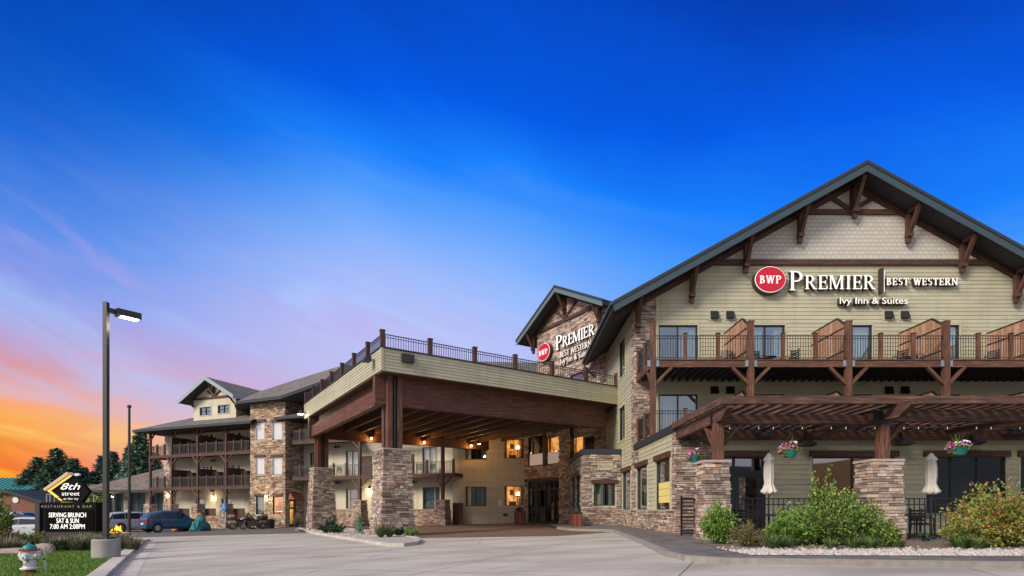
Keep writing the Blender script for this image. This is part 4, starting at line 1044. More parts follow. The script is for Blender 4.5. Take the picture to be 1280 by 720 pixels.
for zt in (Z2, Z3):
    mb = MB(); mb.box(W, LEFT, .0, -1.98, -.06, zt-.12, zt)
    for k in range(20): a = LEFT+.3+k*.7; 
    d = mb.build('balcony_deck', 'soffit_dark', wing)
    mb = MB(); mb.box(W, LEFT-.1, .0, -.08, .08, zt-.28, zt+.02); mb.box(W, LEFT-.1, LEFT+.06, -1.98, -.08, zt-.28, zt+.02); mb.build('deck_beam', 'wood_dark', d)
    mb = MB(); rr = MB()
    for i in range(4):
        q0, q1 = bays[i], bays[i+1]
        for j in range(3):
            c0, c1 = q0+(q1-q0)*j/3, q0+(q1-q0)*(j+1)/3
            railing(rr, W, c0+.08, c1-.08, zt, 1.03, step=.13, r=.013)
            if j: p = MB(); post(p, W, c0, 0, zt+.02, zt+1.13, .15); p.build('railing_post', 'wood_dark', d)
    rr.build('railing', 'rail_grey', d)
    S = side(W, LEFT); rr = MB(); railing(rr, S, -1.9, -.1, zt, 1.03, step=.13, r=.013); rr.build('side_railing', 'bronze_metal', d)
    for i in (1, 2, 3):
        S = side(W, bays[i]+.12); mb = MB()
        mb.box(S, -1.98, -.1, -.03, .03, zt+.02, zt+1.85); mb.build('privacy_screen', 'wood_dark', d)
        mb = MB(); mb.box(WB, bays[i]+.1, bays[i]+1.15, 0, .6, zt+.02, zt+1.6); mb.build('storage_door', 'wood_dark', d)
for i in (1, 2, 3):
    mb = MB(); mb.box(W, bays[i]+.3, bays[i]+1.75, -.6, -.5, ZG, .12); mb.build('patio_screen', 'wood_fence' if False else 'wood_dark', wing)
for i in range(4):
    a = bays[i]+(.08 if i == 0 else 0)
    mb = MB(); post(mb, W, a, 0, .55, 8.0, .2, cap=False); p = mb.build('balcony_post', 'wood_dark', wing)
    for zt in (Z2-.28, Z3-.28, 8.05):
        for s in (-1, 1):
            if i == 0 and s == -1: continue
            mb = MB(); mb.beam(W.p(a, 0, zt-.75), W.p(a+s*.72, 0, zt), .12, .14, up=(0,1,0)); mb.build('brace', 'wood_dark', p)
    batter_pillar(wing, W, a, 0, ZG-.15, .5, .5, .40, name='stone_pier')
mb = MB(); mb.box(W, LEFT-.3, 0, -.12, .12, 8.0, 8.2); mb.build('eave_beam', 'wood_dark', wing)
mb = MB(); stone_wall(mb, W, wa(226), wa(244), ZG-.1, -.75, hmin=.1, hmax=.2); mb.build('low_stone_wall', ['stone_warm', 'mortar'], wing)
mb = MB(); stone_wall(mb, W, wa(257), wa(277), ZG-.1, -.62, hmin=.1, hmax=.2); mb.build('low_stone_wall', ['stone_warm', 'mortar'], wing)
# left roof: eave at n=+1, hipped at the far end
EZ = 8.36; RIDN, RIDZ = -7.0, EZ+8*.43
rf = MB(); e0 = LEFT-1.1
P = W.p
A = P(e0, 1.0, EZ); B = P(1.2, 1.0, EZ); Cc = P(1.2, RIDN, RIDZ); D = P(e0+8, RIDN, RIDZ); Fp = P(e0, -15, EZ)
rf.face([A, B, Cc, D]); rf.face([A, D, Fp]); rf.face([Fp, D, Cc, P(1.2, -15, EZ)])
rf.build('roof', 'shingles', wing)
mb = MB(); mb.box(W, e0, 1.2, .96, 1.08, EZ-.26, EZ-.01); mb.box(W, e0-.06, e0, -15, 1.08, EZ-.26, EZ-.01); mb.build('gutter', 'fascia_dark', wing)
mb = MB(); mb.face([P(e0, 1, EZ-.25), P(e0, -15, EZ-.25), P(1.2, -15, EZ-.25), P(1.2, 1, EZ-.25)]); mb.build('soffit', 'soffit_dark', wing)
# dormer
DF = Frame(*W.p(0, -1.1, 0)[:2], -21.5); dx = lambda px: DF.a_of(px)
da0, da1 = dx(242), dx(295); dc = (da0+da1)/2; dzb, dze = 8.9, DF.z_of(dc, 497.5); dsl = .56
dra = DF.z_of(dc, 484)+.15
DU = dze+(da1-da0)/2*dsl
cl = lambda z: (dc-(DU-z)/dsl, dc+(DU-z)/dsl)
dw = [(dx(250), dx(263.6), DF.z_of(dx(257), 519), DF.z_of(dx(257), 509)), (dx(272.6), dx(286.6), DF.z_of(dx(280), 516.3), DF.z_of(dx(280), 506.3))]
mb = MB(); flat_wall(mb, DF, da0, da1, dzb, dze, holes=dw); flat_wall(mb, DF, da0, da1, dze, DU, clip=lambda z: (max(da0, cl(z)[0]), min(da1, cl(z)[1])))
S = side(DF, da0); mb.face([S.p(-7,0,dzb), S.p(0,0,dzb), S.p(0,0,dze), S.p(-7,0,dze)]); S2 = Frame(*DF.p(da1,0,0)[:2], DF.deg+90); mb.face([S2.p(0,0,dzb), S2.p(7,0,dzb), S2.p(7,0,dze), S2.p(0,0,dze)])
mb.build('dormer_wall', 'siding_cream', wing)
for q in dw: window(wing, DF, *q, panes=2, rows=2, curtain=None, trim='siding_trim', glass='glass', ft=.05)
mb = MB(); mb.box(DF, da0, da1, 0, .12, dze-.05, dze+.15)
for s in (-1, 1): mb.beam(DF.p(dc+s*.1, .08, dze+.2), DF.p(dc+s*.9, .08, dze+.75), .12, .16)
mb.box(DF, dc-.09, dc+.09, 0, .14, dze+.15, DU-.1)
for a in (da0+.1, dc, da1-.1): mb.beam(DF.p(a, .12, max(dze-.75, DU-abs(a-dc)*dsl-1.2)), DF.p(a, .9, DU-abs(a-dc)*dsl-.1), .13, .13, up=(0,1,0))
mb.build('gable_truss', 'wood_dark', wing)
rf = MB(); so = MB(); tr = MB(); hw = (da1-da0)/2+.85; top = DU+.28
for s in (-1, 1):
    e = dc+s*hw; ez = top-hw*dsl; P = DF.p
    q = [P(dc, 1.05, top), P(e, 1.05, ez), P(e, -8, ez), P(dc, -8, top)]; rf.face(q if s == 1 else q[::-1])
    so.face([P(dc, 1.05, top-.22), P(e, 1.05, ez-.22), P(e, -8, ez-.22), P(dc, -8, top-.22)])
    poly = [(dc, top-.34), (e, ez-.34), (e, ez+.05), (dc, top+.05)]; tr.prism(DF, poly if s == 1 else poly[::-1], 1.05, 1.12)
    x0, x1 = (e-.05, e) if s == -1 else (e, e+.05); tr.box(DF, x0, x1, -8, 1.05, ez-.26, ez+.02)
rf.build('dormer_roof', 'shingles', wing); so.build('dormer_soffit', 'soffit_dark', wing); tr.build('dormer_trim', 'fascia_pale', wing)
# stone tower
T = Frame(*W.p(0, .35, 0)[:2], -21.5); ta = lambda px: T.a_of(px)
T0, T1 = ta(313.3), ta(356.3)
def tz(px, py): return T.z_of(ta(px), py)
tw = []
for (p0, p1) in ((319.8, 330.8), (341, 352.8)):
    for (y0, y1, cur) in ((550, 527.5, 'curtain_white'), (593.5, 571.5, 'curtain_white'), (643, 620.5, 'curtain_green')):
        tw.append((ta(p0), ta(p1), tz((p0+p1)/2, y0), tz((p0+p1)/2, y1), cur, p0))
for s in tw:
    lit = s[4] == 'curtain_green' and s[5] > 340
    if s[4] == 'curtain_white':
        window(wing, T, *s[:4], panes=1, curtain='shade_white', cur=(0,1), lintel=.12, trim='siding_trim', glass='glass_clear', ft=.04, depth=-.04)
    else: window(wing, T, *s[:4], panes=1, curtain=None if lit else 'curtain_green', room='warm_lit' if lit else 'room_dark', cur=(0,1), lintel=.12, trim='siding_trim', glass='glass_clear' if lit else 'glass', ft=.06)
TR = Frame(*T.p(T1, 0, 0)[:2], T.deg+90)
td = (TR.a_of(361), TR.a_of(369.6), ZG+.15, TR.z_of(1.0, 625))
TH = 10.35
mb = MB(); stone_wall(mb, T, T0, T1, ZG-.1, TH, holes=[s[:4] for s in tw], wrap0=1, wrap1=1, hmin=.075, hmax=.15, wmin=.2, wmax=.6)
mb.build('tower_wall', ['stone_warm', 'mortar'], wing)
mb = MB(); stone_wall(mb, TR, 0, 3.2, ZG-.1, TH, holes=[td], hmin=.075, hmax=.15, wmin=.2, wmax=.6)
TL = side(T, T0); mb.box(TL, -4, 0, -.05, .0, ZG, TH, 1); mb.build('tower_side_wall', ['stone', 'mortar'], wing)
a0, a1, z0, z1 = td; mb = MB(); mb.box(TR, a0, a0+.13, -.12, 0, z0, z1); mb.box(TR, a1-.13, a1, -.12, 0, z0, z1); mb.box(TR, a0+.13, a1-.13, -.12, 0, z1-.12, z1); mb.box(TR, a0+.13, a1-.13, -.12, 0, z1-.85, z1-.7); mb.box(TR, a0+.13, a1-.13, -.12, 0, z0, z0+.25)
d = mb.build('tower_door', 'dark_door', wing)
mb = MB(); mb.face([TR.p(a0,-.3,z0), TR.p(a1,-.3,z0), TR.p(a1,-.3,z1), TR.p(a0,-.3,z1)]); mb.build('lit_hall', 'warm_lit', d)
mb = MB(); mb.hexa([TR.p(a0-.25,.9,z1+.05), TR.p(a1+.2,.9,z1+.05), TR.p(a1+.2,.0,z1+.05), TR.p(a0-.25,.0,z1+.05), TR.p(a0-.1,.15,z1+.75), TR.p(a1+.05,.15,z1+.75), TR.p(a1+.05,0,z1+.75), TR.p(a0-.1,0,z1+.75)]); mb.build('awning', 'planter_red', d)
# mid section
M = Frame(-20.2, 52.2, -21.5); ma = lambda px: M.a_of(px)
MZ2, MZ3, MG = 3.0, 6.36, -1.5
mh = []
def msec(p0, p1, y0, y1, **k):
    s = (ma(p0), ma(p1), M.z_of(ma((p0+p1)/2), y0), M.z_of(ma((p0+p1)/2), y1)); mh.append(s); window(wing, M, *s, **k)
msec(432.5, 447.5, 636, 611, panes=1, rows=2, curtain='curtain_green', cur=(0,1), frame='dark_door'); msec(528.5, 549.5, 636.5, 609, panes=1, rows=2, curtain='curtain_green', cur=(0,1), frame='dark_door')
for p0, p1, z in ((432.5, 448, MZ2), (528, 546, MZ2), (388, 396, MZ2), (388, 396, MZ3)):
    s = (ma(p0), ma(p1), z+.02, z+2.45); mh.append(s); window(wing, M, *s, panes=2, curtain='curtain_white', cur=(0,1), frame='dark_door', part='patio_door', glass='glass_clear')
mb = MB(); flat_wall(mb, M, -.3, 18.0, MG-.3, 10.2, holes=mh)
for k in range(1, 9): a = 16.35*k/9; mb.box(M, a-.025, a+.025, 0, .02, MG, 10)
mb.build('panel_wall', 'siding_cream', wing)
mb = MB(); stone_wall(mb, M, -.3, 9, 8.3, 10.25, n=.06, hmin=.12, hmax=.22, wmin=.3, wmax=.8); mb.build('upper_stone_wall', ['stone', 'mortar'], wing)
MR = Frame(*M.p(0, 1.75, 0)[:2], -21.5); mr = lambda px: MR.a_of(px)
for zt, p0, p1, posts in ((MZ2, 361, 568.5, (375.5, 398, 417, 433, 470, 491, 516, 534, 567)), (MZ3, 361, 440, (375.5, 398, 417))):
    a0, a1 = mr(p0), mr(p1)
    a0 = max(a0, mr(362.5))
    mb = MB(); mb.box(MR, a0, a1, -1.74, -.06, zt-.12, zt); d = mb.build('balcony_deck', 'soffit_dark', wing)
    mb = MB(); mb.box(MR, a0, a1, -.08, .08, zt-.30, zt+.02); mb.box(MR, a1-.12, a1, -1.74, -.08, zt-.28, zt+.02); mb.build('deck_beam', 'wood_dark', d)
    rr = MB(); railing(rr, MR, a0, a1, zt, 1.03, step=.13, r=.013); rr.build('railing', 'rail_grey', d)
    for q in posts: p = MB(); post(p, MR, mr(q), 0, zt+.02, zt+1.13, .16); p.build('railing_post', 'wood_dark', d)
    for q in (394, 450, 502):
        if mr(q) > a1: continue
        p = MB(); p.box(M, ma(q)-.0, ma(q)+1.3, 0.02, .06, zt+.02, zt+1.9); p.build('storage_door', 'wood_dark', d)
for q in (449.8, 553.5):
    a = mr(q); mb = MB(); post(mb, MR, a, 0, .75, 6.1, .24, cap=False); p = mb.build('balcony_post', 'wood_dark', wing)
    for s in (-1, 1): mb = MB(); mb.beam(MR.p(a, 0, MZ2-1.15), MR.p(a+s*.85, 0, MZ2-.3), .12, .14, up=(0,1,0)); mb.build('brace', 'wood_dark', p)
    for s in (-1, 1): mb = MB(); mb.beam(MR.p(a, 0, 5.3), MR.p(a+s*.75, 0, 6.05), .12, .14, up=(0,1,0)); mb.build('brace', 'wood_dark', p)
    batter_pillar(wing, MR, a, 0, MG-.1, .75, .56, .42, name='stone_pier')
mb = MB(); mb.box(MR, mr(440), mr(556), -.12, .12, 6.1, 6.36); mb.build('upper_beam', 'wood_dark', wing)
mb = MB(); stone_wall(mb, MR, mr(405), mr(447), MG-.1, .02, hmin=.08, hmax=.15); mb.box(MR, mr(405), mr(447), -.35, -.03, MG-.1, .0, 1); mb.build('low_stone_wall', ['stone_warm', 'mortar'], wing)
mb = MB(); stone_wall(mb, MR, mr(500), mr(550), MG-.1, .02, hmin=.08, hmax=.15); mb.box(MR, mr(500), mr(550), -.35, -.03, MG-.1, 0, 1)
mb.build('low_stone_wall', ['stone_warm', 'mortar'], wing)
mb = MB(); a = mr(560); mb.box(MR, a, a+.9, -.9, -.8, MG, .55); mb.build('patio_screen', 'wood_dark', wing)
# roof over tower and mid section
rf = MB(); gu = MB(); so = MB()
Ev = [(-27.0, 52.6), (-26.1, 51.3), (-20.9, 48.9), (-14.9, 42.95), (-8, 43.2), (0.2, 43.6), (3.4, 44.8)]
Rv = [(-33.0, 66.0), (-28.7, 60.9), (-22, 55.0), (-15.6, 49.6), (-8, 48.6), (-3.9, 48.2), (4.5, 49.0)]
ze, zr = 10.3, 13.25
for i in range(6):
    e0, e1, r0, r1 = Ev[i], Ev[i+1], Rv[i], Rv[i+1]
    rf.face([(*e0, ze), (*e1, ze), (*r1, zr), (*r0, zr)])
    gu.beam((*e0, ze-.13), (*e1, ze-.13), .1, .28)
    so.face([(*e0, ze-.25), (*r0, ze-.25), (*r1, ze-.25), (*e1, ze-.25)])
bk = [(x+6, y+14) for x, y in Rv]
for i in range(6): rf.face([(*Rv[i], zr), (*Rv[i+1], zr), (*bk[i+1], 9), (*bk[i], 9)])
rf.face([(*Ev[0], ze), (*Rv[0], zr), (*bk[0], 9)])
rf.build('roof', 'shingles', wing); gu.build('gutter', 'fascia_dark', wing); so.build('soffit', 'soffit_dark', wing)
# small pent roof over the upper balcony beside the tower
mb = MB(); P = MR.p; a0, a1 = mr(353.5), mr(425)
mb.face([P(a0, 1.0, 8.55), P(a1, 1.0, 8.55), P(a1, -1.8, 9.5), P(a0+.6, -1.8, 9.5)]); mb.face([P(a0,1,8.55), P(a0+.6,-1.8,9.5), P(a0,-1.8,8.55)]); r = mb.build('pent_roof', 'shingles', wing)
mb = MB(); mb.box(MR, a0, a1, .96, 1.08, 8.3, 8.54); mb.box(MR, a0, a1, -1.7, .95, 8.28, 8.33); mb.build('pent_gutter', 'fascia_dark', wing)
# body behind so that no light passes through the block
mb = MB()
for F, q0, q1, zt in ((WB, wl0+.05, 3, 8.3), (M, -2, 16.3, 10)):
    mb.box(F, q0, q1, -10, -9.9, ZG, zt)
    if F is WB: mb.box(F, q1-.1, q1, -9.9, -.1, ZG, zt)
mb.build('rear_wall', 'siding_cream', wing)
# wall lamps of the wing (lit in the photograph) are things of their own, further down

# ============================================================ low restaurant building beyond the wing
rest = thing('restaurant_building', 'low cream building with tall dark windows and brown hipped roof behind the parked cars', 'building', (-44, 60, -1.75))
RF_ = Frame(-49.5, 62.5, -6)
ra = lambda px: RF_.a_of(px)
rh = [(ra(p0), ra(p1), RF_.z_of(0, 663), RF_.z_of(0, 616.5)) for p0, p1 in ((136, 155), (163.5, 182), (190, 204))]
for i, s in enumerate(rh): window(rest, RF_, *s, panes=2, rows=2, glass='glass', curtain='curtain_green', cur=(0,1) if i else ((0,.3),(.7,1)), frame='dark_door', trim='siding_trim')
r0_, r1_ = ra(132), ra(235); RZ0 = RF_.z_of(ra(120), 613)
mb = MB(); lap_wall(mb, RF_, r0_, r1_, -1.9, RZ0, holes=rh, exp=.3); S = side(RF_, r0_); lap_wall(mb, S, -12, 0, -1.9, RZ0, exp=.3); mb.box(RF_, r0_, r1_, -12, -11.9, -1.9, RZ0); mb.build('wall', 'siding_cream', rest)
mb = MB(); stone_wall(mb, RF_, ra(156.5), ra(162), -1.9, RZ0-.7, n=.08, hmin=.15, hmax=.3, wmin=.3, wmax=.7); stone_wall(mb, RF_, ra(132.5), ra(135.5), -1.9, -.2, n=.08, hmin=.15, hmax=.3, wmin=.3, wmax=.7); mb.build('stone_pilaster', ['stone', 'mortar'], rest)
P = RF_.p; e0 = ra(108); e1 = r1_+3
pk = RF_.z_of(0, 571)*1.12; mb = MB(); nn = -8
mb.face([P(e0, 1.5, RZ0), P(e1, 1.5, RZ0), P(e1, nn, pk), P(e0+10.0, nn, pk)]); mb.face([P(e0, 1.5, RZ0), P(e0+10.0, nn, pk), P(e0, -18, RZ0)]); mb.build('roof', 'shingles_brown', rest)
mb = MB(); mb.box(RF_, e0, e1, 1.45, 1.58, RZ0-.28, RZ0); mb.face([P(e0,1.5,RZ0-.2), P(e0,-18,RZ0-.2), P(e1,-18,RZ0-.2), P(e1,1.5,RZ0-.2)]); mb.build('gutter', 'fascia_dark', rest)

# ============================================================ teal roofed house far left
house = thing('house', 'brown brick house with teal metal roof at the far left beyond the sign', 'house', (-68, 78, -1.8))
HF = Frame(-80, 80, 0); hz = lambda py: HF.z_of(0, py); hx = lambda px: HF.a_of(px)
mb = MB(); mb.box(HF, -12, hx(50), -10, 0, -1.9, hz(621)); mb.build('wall', 'brown_brick', house)
mb = MB(); P = HF.p; q0, q1 = -14, hx(55); zt, zl = hz(597.5)*1.07, hz(621.5)
mb.face([P(q0, .8, zl), P(q1, .8, zl), P(q1-2.6, -5.5, zt), P(q0, -5.5, zt)]); mb.face([P(q1, .8, zl), P(q1, -12, zl), P(q1-2.6, -5.5, zt)]); mb.face([P(q0,-12,zl), P(q0,-5.5,zt), P(q1-2.6,-5.5,zt), P(q1,-12,zl)])
i = q0
while i < q1-1: mb.beam(P(i, .8, zl+.06), P(i-0+ (0 if i < q1-3 else -.5), -5.5, zt+.06), .06, .09); i += .75
mb.build('roof', 'teal_roof', house)
mb = MB(); mb.box(HF, q0, q1, .75, .9, zl-.3, zl); mb.build('gutter', 'fascia_dark', house)
HG = Frame(-80, 74, 0); gxh = lambda px: HG.a_of(px); gz = lambda py: HG.z_of(0, py)
c0 = gxh(8); mb = MB(); mb.prism(HG, [(c0-9, -1.9), (c0+7.4, -1.9), (c0+7.4, gz(634)), (c0, gz(614)), (c0-9, gz(634))], -6, 0); mb.build('front_gable', 'brown_brick', house)
mb = MB(); mb.prism(HG, [(c0-.0, gz(615)), (c0+9.0, gz(639)), (c0+9.0, gz(636.5)), (c0, gz(611.5))], -6.5, .6); mb.prism(HG, [(c0-9.0, gz(639)), (c0, gz(615)), (c0, gz(611.5)), (c0-9, gz(636.5))], -6.5, .6); mb.build('front_gable_roof', 'fascia_dark', house)
mb = MB(); c = gxh(20); mb.cyl(HG.p(c, 0, gz(625)), HG.p(c, .1, gz(625)), .42, k=20); mb.build('round_window', 'white_paint', house)

# ============================================================ pergola in front of the ground floor
perg = thing('pergola', 'weathered timber pergola over the patio on two tapered stone piers', 'pergola', (11, 18, -.93))
mb = MB()
for x, y0 in ((6.62, 16.35), (11.75, 15.75), (17.2, 15.75), (22.6, 15.75)):
    mb = MB(); zt, z0 = 3.20, 2.80
    poly = [(y0+.0, zt-.12), (y0+.55, z0), (21.38, z0), (21.38, zt), (y0, zt)]
    S = Frame(x+.1, 0, 90); mb.prism(S, poly, -.2, 0); mb.build('side_beam', 'wood_pergola', perg)
mb = MB(); mb.wbox(6.74, 11.63, 17.6, 17.85, 2.80, 3.10); mb.build('front_beam', 'wood_pergola', perg)
mb = MB(); mb.wbox(11.4, 24, 17.05, 17.3, 2.798, 3.17); mb.build('front_beam', 'wood_pergola', perg)
mb = MB(); mb.wbox(6.5, 24, 21.2, 21.37, 2.74, 3.12); mb.build('wall_ledger', 'wood_dark', perg)
for y in (16.3, 19.2, 20.5):
    mb = MB(); mb.wbox(6.35, 24, y, y+.14, 3.204, 3.44) if y < 17 else mb.wbox(6.5, 24, y, y+.1, 3.32, 3.40); mb.build('purlin', 'wood_pergola', perg)
for i in range(44):
    x = 6.75+i*.40; mb = MB(); mb.wbox(x, x+.19, 16.445, 21.36, 3.206, 3.30); mb.build('rafter', 'wood_pergola', perg)
mb = MB(); mb.wbox(6.35, 6.45, 16.445, 21.45, 3.204, 3.438); mb.build('edge_board', 'wood_pergola', perg)
for x, y, hb_, ht_ in ((6.45, 17.35, .44, .37), (11.56, 17.05, .50, .43)):
    pr = batter_pillar(perg, WORLD, x, -y, -1.05, 1.48, hb_, ht_, name='stone_pier')
    px_ = x+.2; mb = MB(); mb.wbox(px_-.14, px_+.14, y-.05, y+.23, 1.565, 2.795); p = mb.build('pergola_post', 'wood_post', perg)
    mb = MB(); mb.beam((px_+.12, y+.4, 1.95), (px_+.85, y+.4, 2.80), .12, .2, up=(0,1,0)); (mb.beam((px_-.0, y+.2, 1.95), (px_, y+1.0, 2.79), .12, .2, up=(1,0,0)) if x < 9 else None); mb.build('brace', 'wood_post', p)
    mb = MB(); mb.wbox(px_-.42 if x > 9 else px_-.2, px_+.17, y-.12 if x > 9 else y+.2, y-.09 if x > 9 else y+.235, 2.72, 3.12)
    for q in range(6): mb.wbox(px_-.38+q*.09, px_-.36+q*.09, y-.14, y-.12, 2.82+.1*(q % 3), 2.84+.1*(q % 3)) if x > 9 else None
    mb.build('steel_bracket', 'black_metal', p)
# ============================================================ signs
# serif capitals as outlines made of strokes: thick stems, thin strokes, slab serifs (unit: cap height 1)
def serif_cap(mb, ch, x, z, s, F, n0, n1, mi=0, bold=1.0):
    T = .17*bold; t = .075*bold; sf = .07*bold
    def bar(a0, a1, z0, z1): mb.box(F, x+a0*s, x+a1*s, n0, n1, z+z0*s, z+z1*s, mi)
    def diag(p, q, w_): 
        mb.prism(F, [(x+(p[0]-w_/2)*s, z+p[1]*s), (x+(p[0]+w_/2)*s, z+p[1]*s), (x+(q[0]+w_/2)*s, z+q[1]*s), (x+(q[0]-w_/2)*s, z+q[1]*s)] if q[1] > p[1] else
                    [(x+(q[0]-w_/2)*s, z+q[1]*s), (x+(q[0]+w_/2)*s, z+q[1]*s), (x+(p[0]+w_/2)*s, z+p[1]*s), (x+(p[0]-w_/2)*s, z+p[1]*s)], n0, n1, mi)
    def stem(a, z0=0, z1=1, serif=3, w_=None):
        w_ = w_ or T; bar(a, a+w_, z0, z1)
        if serif & 1: bar(a-.07, a+w_+.07, z0, z0+sf)
        if serif & 2: bar(a-.07, a+w_+.07, z1-sf, z1)
    def bowl(cx, cz, rx, rz, w_, h_, a0=-90, a1=90, k=10):
        for i in range(k):
            q0, q1 = R(a0+(a1-a0)*i/k), R(a0+(a1-a0)*(i+1)/k)
            P = []
            for q, inner in ((q0, 0), (q1, 0), (q1, 1), (q0, 1)):
                rX, rZ = (rx-w_, rz-h_) if inner else (rx, rz); P.append((x+(cx+rX*math.cos(q))*s, z+(cz+rZ*math.sin(q))*s))
            mb.prism(F, P, n0, n1, mi)
    w_ = .7
    if ch == 'P': stem(.07); bowl(.30, .72, .36, .28, T, t); bar(.2, .31, 1-t, 1); bar(.2, .31, .44, .44+t); w_ = .72
    elif ch == 'R': stem(.07); bowl(.30, .74, .33, .26, T, t); bar(.2, .31, 1-t, 1); bar(.2, .31, .48, .48+t); diag((.68, 0), (.36, .5), T*1.1); bar(.58, .84, 0, sf); w_ = .84
    elif ch == 'E': stem(.07); bar(.2, .60, 1-t, 1); bar(.2, .62, 0, t); bar(.2, .50, .47, .47+t); bar(.56, .62, .78, 1-t); bar(.58, .65, t, .24); bar(.46, .52, .38, .62); w_ = .68
    elif ch == 'M': stem(.04, w_=t*1.2); stem(.82); diag((.48, .02), (.14, 1), T*1.05); diag((.48, .02), (.84, 1), t*1.3); w_ = 1.08
    elif ch == 'I': stem(.09); w_ = .36
    elif ch == 'B': stem(.07); bowl(.28, .76, .28, .24, T, t); bowl(.30, .27, .34, .27, T, t); bar(.2, .3, 1-t, 1); bar(.2, .3, .5, .5+t); bar(.2, .3, 0, t); w_ = .70
    elif ch == 'S': bowl(.31, .74, .26, .26, T*.85, t, 30, 270); bowl(.31, .27, .28, .27, T*.85, t, -150, 90); w_ = .64
    elif ch == 'T': stem(.27, serif=1); bar(.0, .71, 1-t, 1); bar(0, .06, .78, 1); bar(.65, .71, .78, 1); w_ = .74
    elif ch == 'W': diag((.30, 0), (.08, 1), T); diag((.30, 0), (.52, .95), t*1.2); diag((.74, 0), (.52, 1), T); diag((.74, 0), (.97, 1), t*1.2); bar(-.04, .22, 1-sf, 1); bar(.40, .64, 1-sf, 1); bar(.84, 1.08, 1-sf, 1); w_ = 1.08
    elif ch == 'N': stem(.06, w_=t*1.2, serif=2 | 1); stem(.66, w_=t*1.2, serif=2); diag((.70, 0), (.12, 1), T*1.05); w_ = .86
    elif ch == 'A': diag((.04, 0), (.38, 1), t*1.2); diag((.70, 0), (.38, 1), T); bar(.2, .56, .3, .3+t); bar(-.08, .18, 0, sf); bar(.56, .84, 0, sf); w_ = .80
    elif ch == 'U': stem(.07, .25, 1, 2); stem(.58, .25, 1, 2, t*1.3); bowl(.365, .28, .29, .28, T*.9, t, 180, 360); w_ = .80
    elif ch == '&': bowl(.36, .77, .2, .23, T*.7, t, 0, 360, 14); bowl(.33, .28, .3, .28, T*.8, t, 0, 360, 16); w_ = .78
    elif ch == ' ': w_ = .42
    return w_*s
def cap_width(txt, s, track):
    m = MB(); return sum(serif_cap(m, c, 0, 0, s, WORLD, 0, .01)+track*s for c in txt)-track*s
def caps(F, txt, a0, a1, z, s, n, th=.06, name='lettering', mat_='sign_white', parent=None, first=None, shadow=.07, bold=1.0, returns='sign_dark'):
    """capitals fitted between abscissae a0 and a1; dark channel returns behind pale faces"""
    sizes = [first if (first and i == 0) else s for i in range(len(txt))]
    m0 = MB(); raw = [serif_cap(m0, c, 0, 0, q, F, 0, .01) for c, q in zip(txt, sizes)]
    tr = (a1-a0-sum(raw))/max(1, len(txt)-1)
    mb = MB(); rt = MB(); x = a0
    for c, q, r_ in zip(txt, sizes, raw):
        zz_ = z-(.06*q if (first and q == first) else 0)
        serif_cap(mb, c, x, zz_, q, F, n+th, n+th+.03, bold=bold); serif_cap(rt, c, x, zz_, q, F, n, n+th-.002, bold=bold*1.12)
        x += r_+tr
    o = mb.build(name, mat_, parent); rt.build('letter_returns', returns, parent); return o
def text(F, txt, a, z, size, n, mat_, parent, name='lettering', width=None, off=0.0, ext=.02, shear=0.0, align='LEFT', spacing=1.0):
    cu = bpy.data.curves.new(name, 'FONT'); cu.body = txt; cu.size = size; cu.extrude = ext; cu.offset = off; cu.shear = shear; cu.align_x = align; cu.space_character = spacing
    cu.resolution_u = 3
    o = bpy.data.objects.new(name, cu); sc.collection.objects.link(o); bpy.context.view_layer.update()
    me = bpy.data.meshes.new_from_object(o); bpy.data.objects.remove(o); bpy.data.curves.remove(cu)
    me.materials.clear(); me.materials.append(MATS[mat_])
    xs = [v.co.x for v in me.vertices]; k = width/(max(xs)-min(xs)) if width else 1.0; x0 = min(xs)
    for v in me.vertices: v.co.x = (v.co.x-x0)*k
    o = bpy.data.objects.new(name, me); sc.collection.objects.link(o)
    x, y, zz_ = F.p(a, n, z); o.rotation_euler = (R(90), 0, R(F.deg))
    if parent: o.parent = parent; b = Vector(WL[parent.name]); o.location = Vector((x, y, zz_))-b
    else: o.location = (x, y, zz_)
    WL[o.name] = (0,0,0)
    return o
def disc(F, a, z, rx, rz, n0, n1, mat_, parent, name, k=40, inner=None):
    mb = MB(); ring = []
    out = [(a+rx*math.cos(2*math.pi*i/k), z+rz*math.sin(2*math.pi*i/k)) for i in range(k)]
    if inner is None: mb.prism(F, out, n0, n1)
    else:
        for i in range(k):
            j = (i+1) % k; q = [out[i], out[j]]
            inn = [(a+(u-a)*inner, z+(v-z)*inner) for u, v in q]; mb.prism(F, [q[0], q[1], inn[1], inn[0]], n0, n1)
    return mb.build(name, mat_, parent)
def hotel_sign(F, cx, cz, k, n, label, stacked):
    """k: metres per unit; the unit is the disc's horizontal radius"""
    s = thing('hotel_sign', label, 'sign', F.p(cx, n, cz-k))
    disc(F, cx, cz, k*1.02, k*.86, n, n+.30, 'sign_dark', s, 'disc_body'); disc(F, cx, cz, k*.97, k*.82, n+.302, n+.32, 'sign_white', s, 'disc_rim'); disc(F, cx, cz, k*.93, k*.78, n+.322, n+.335, 'sign_red', s, 'disc_face')
    caps(F, 'BWP', cx-k*.68, cx+k*.68, cz-k*.26, k*.48, n+.336, th=.006, name='lettering', parent=s, bold=.85, returns='sign_white')
    return s
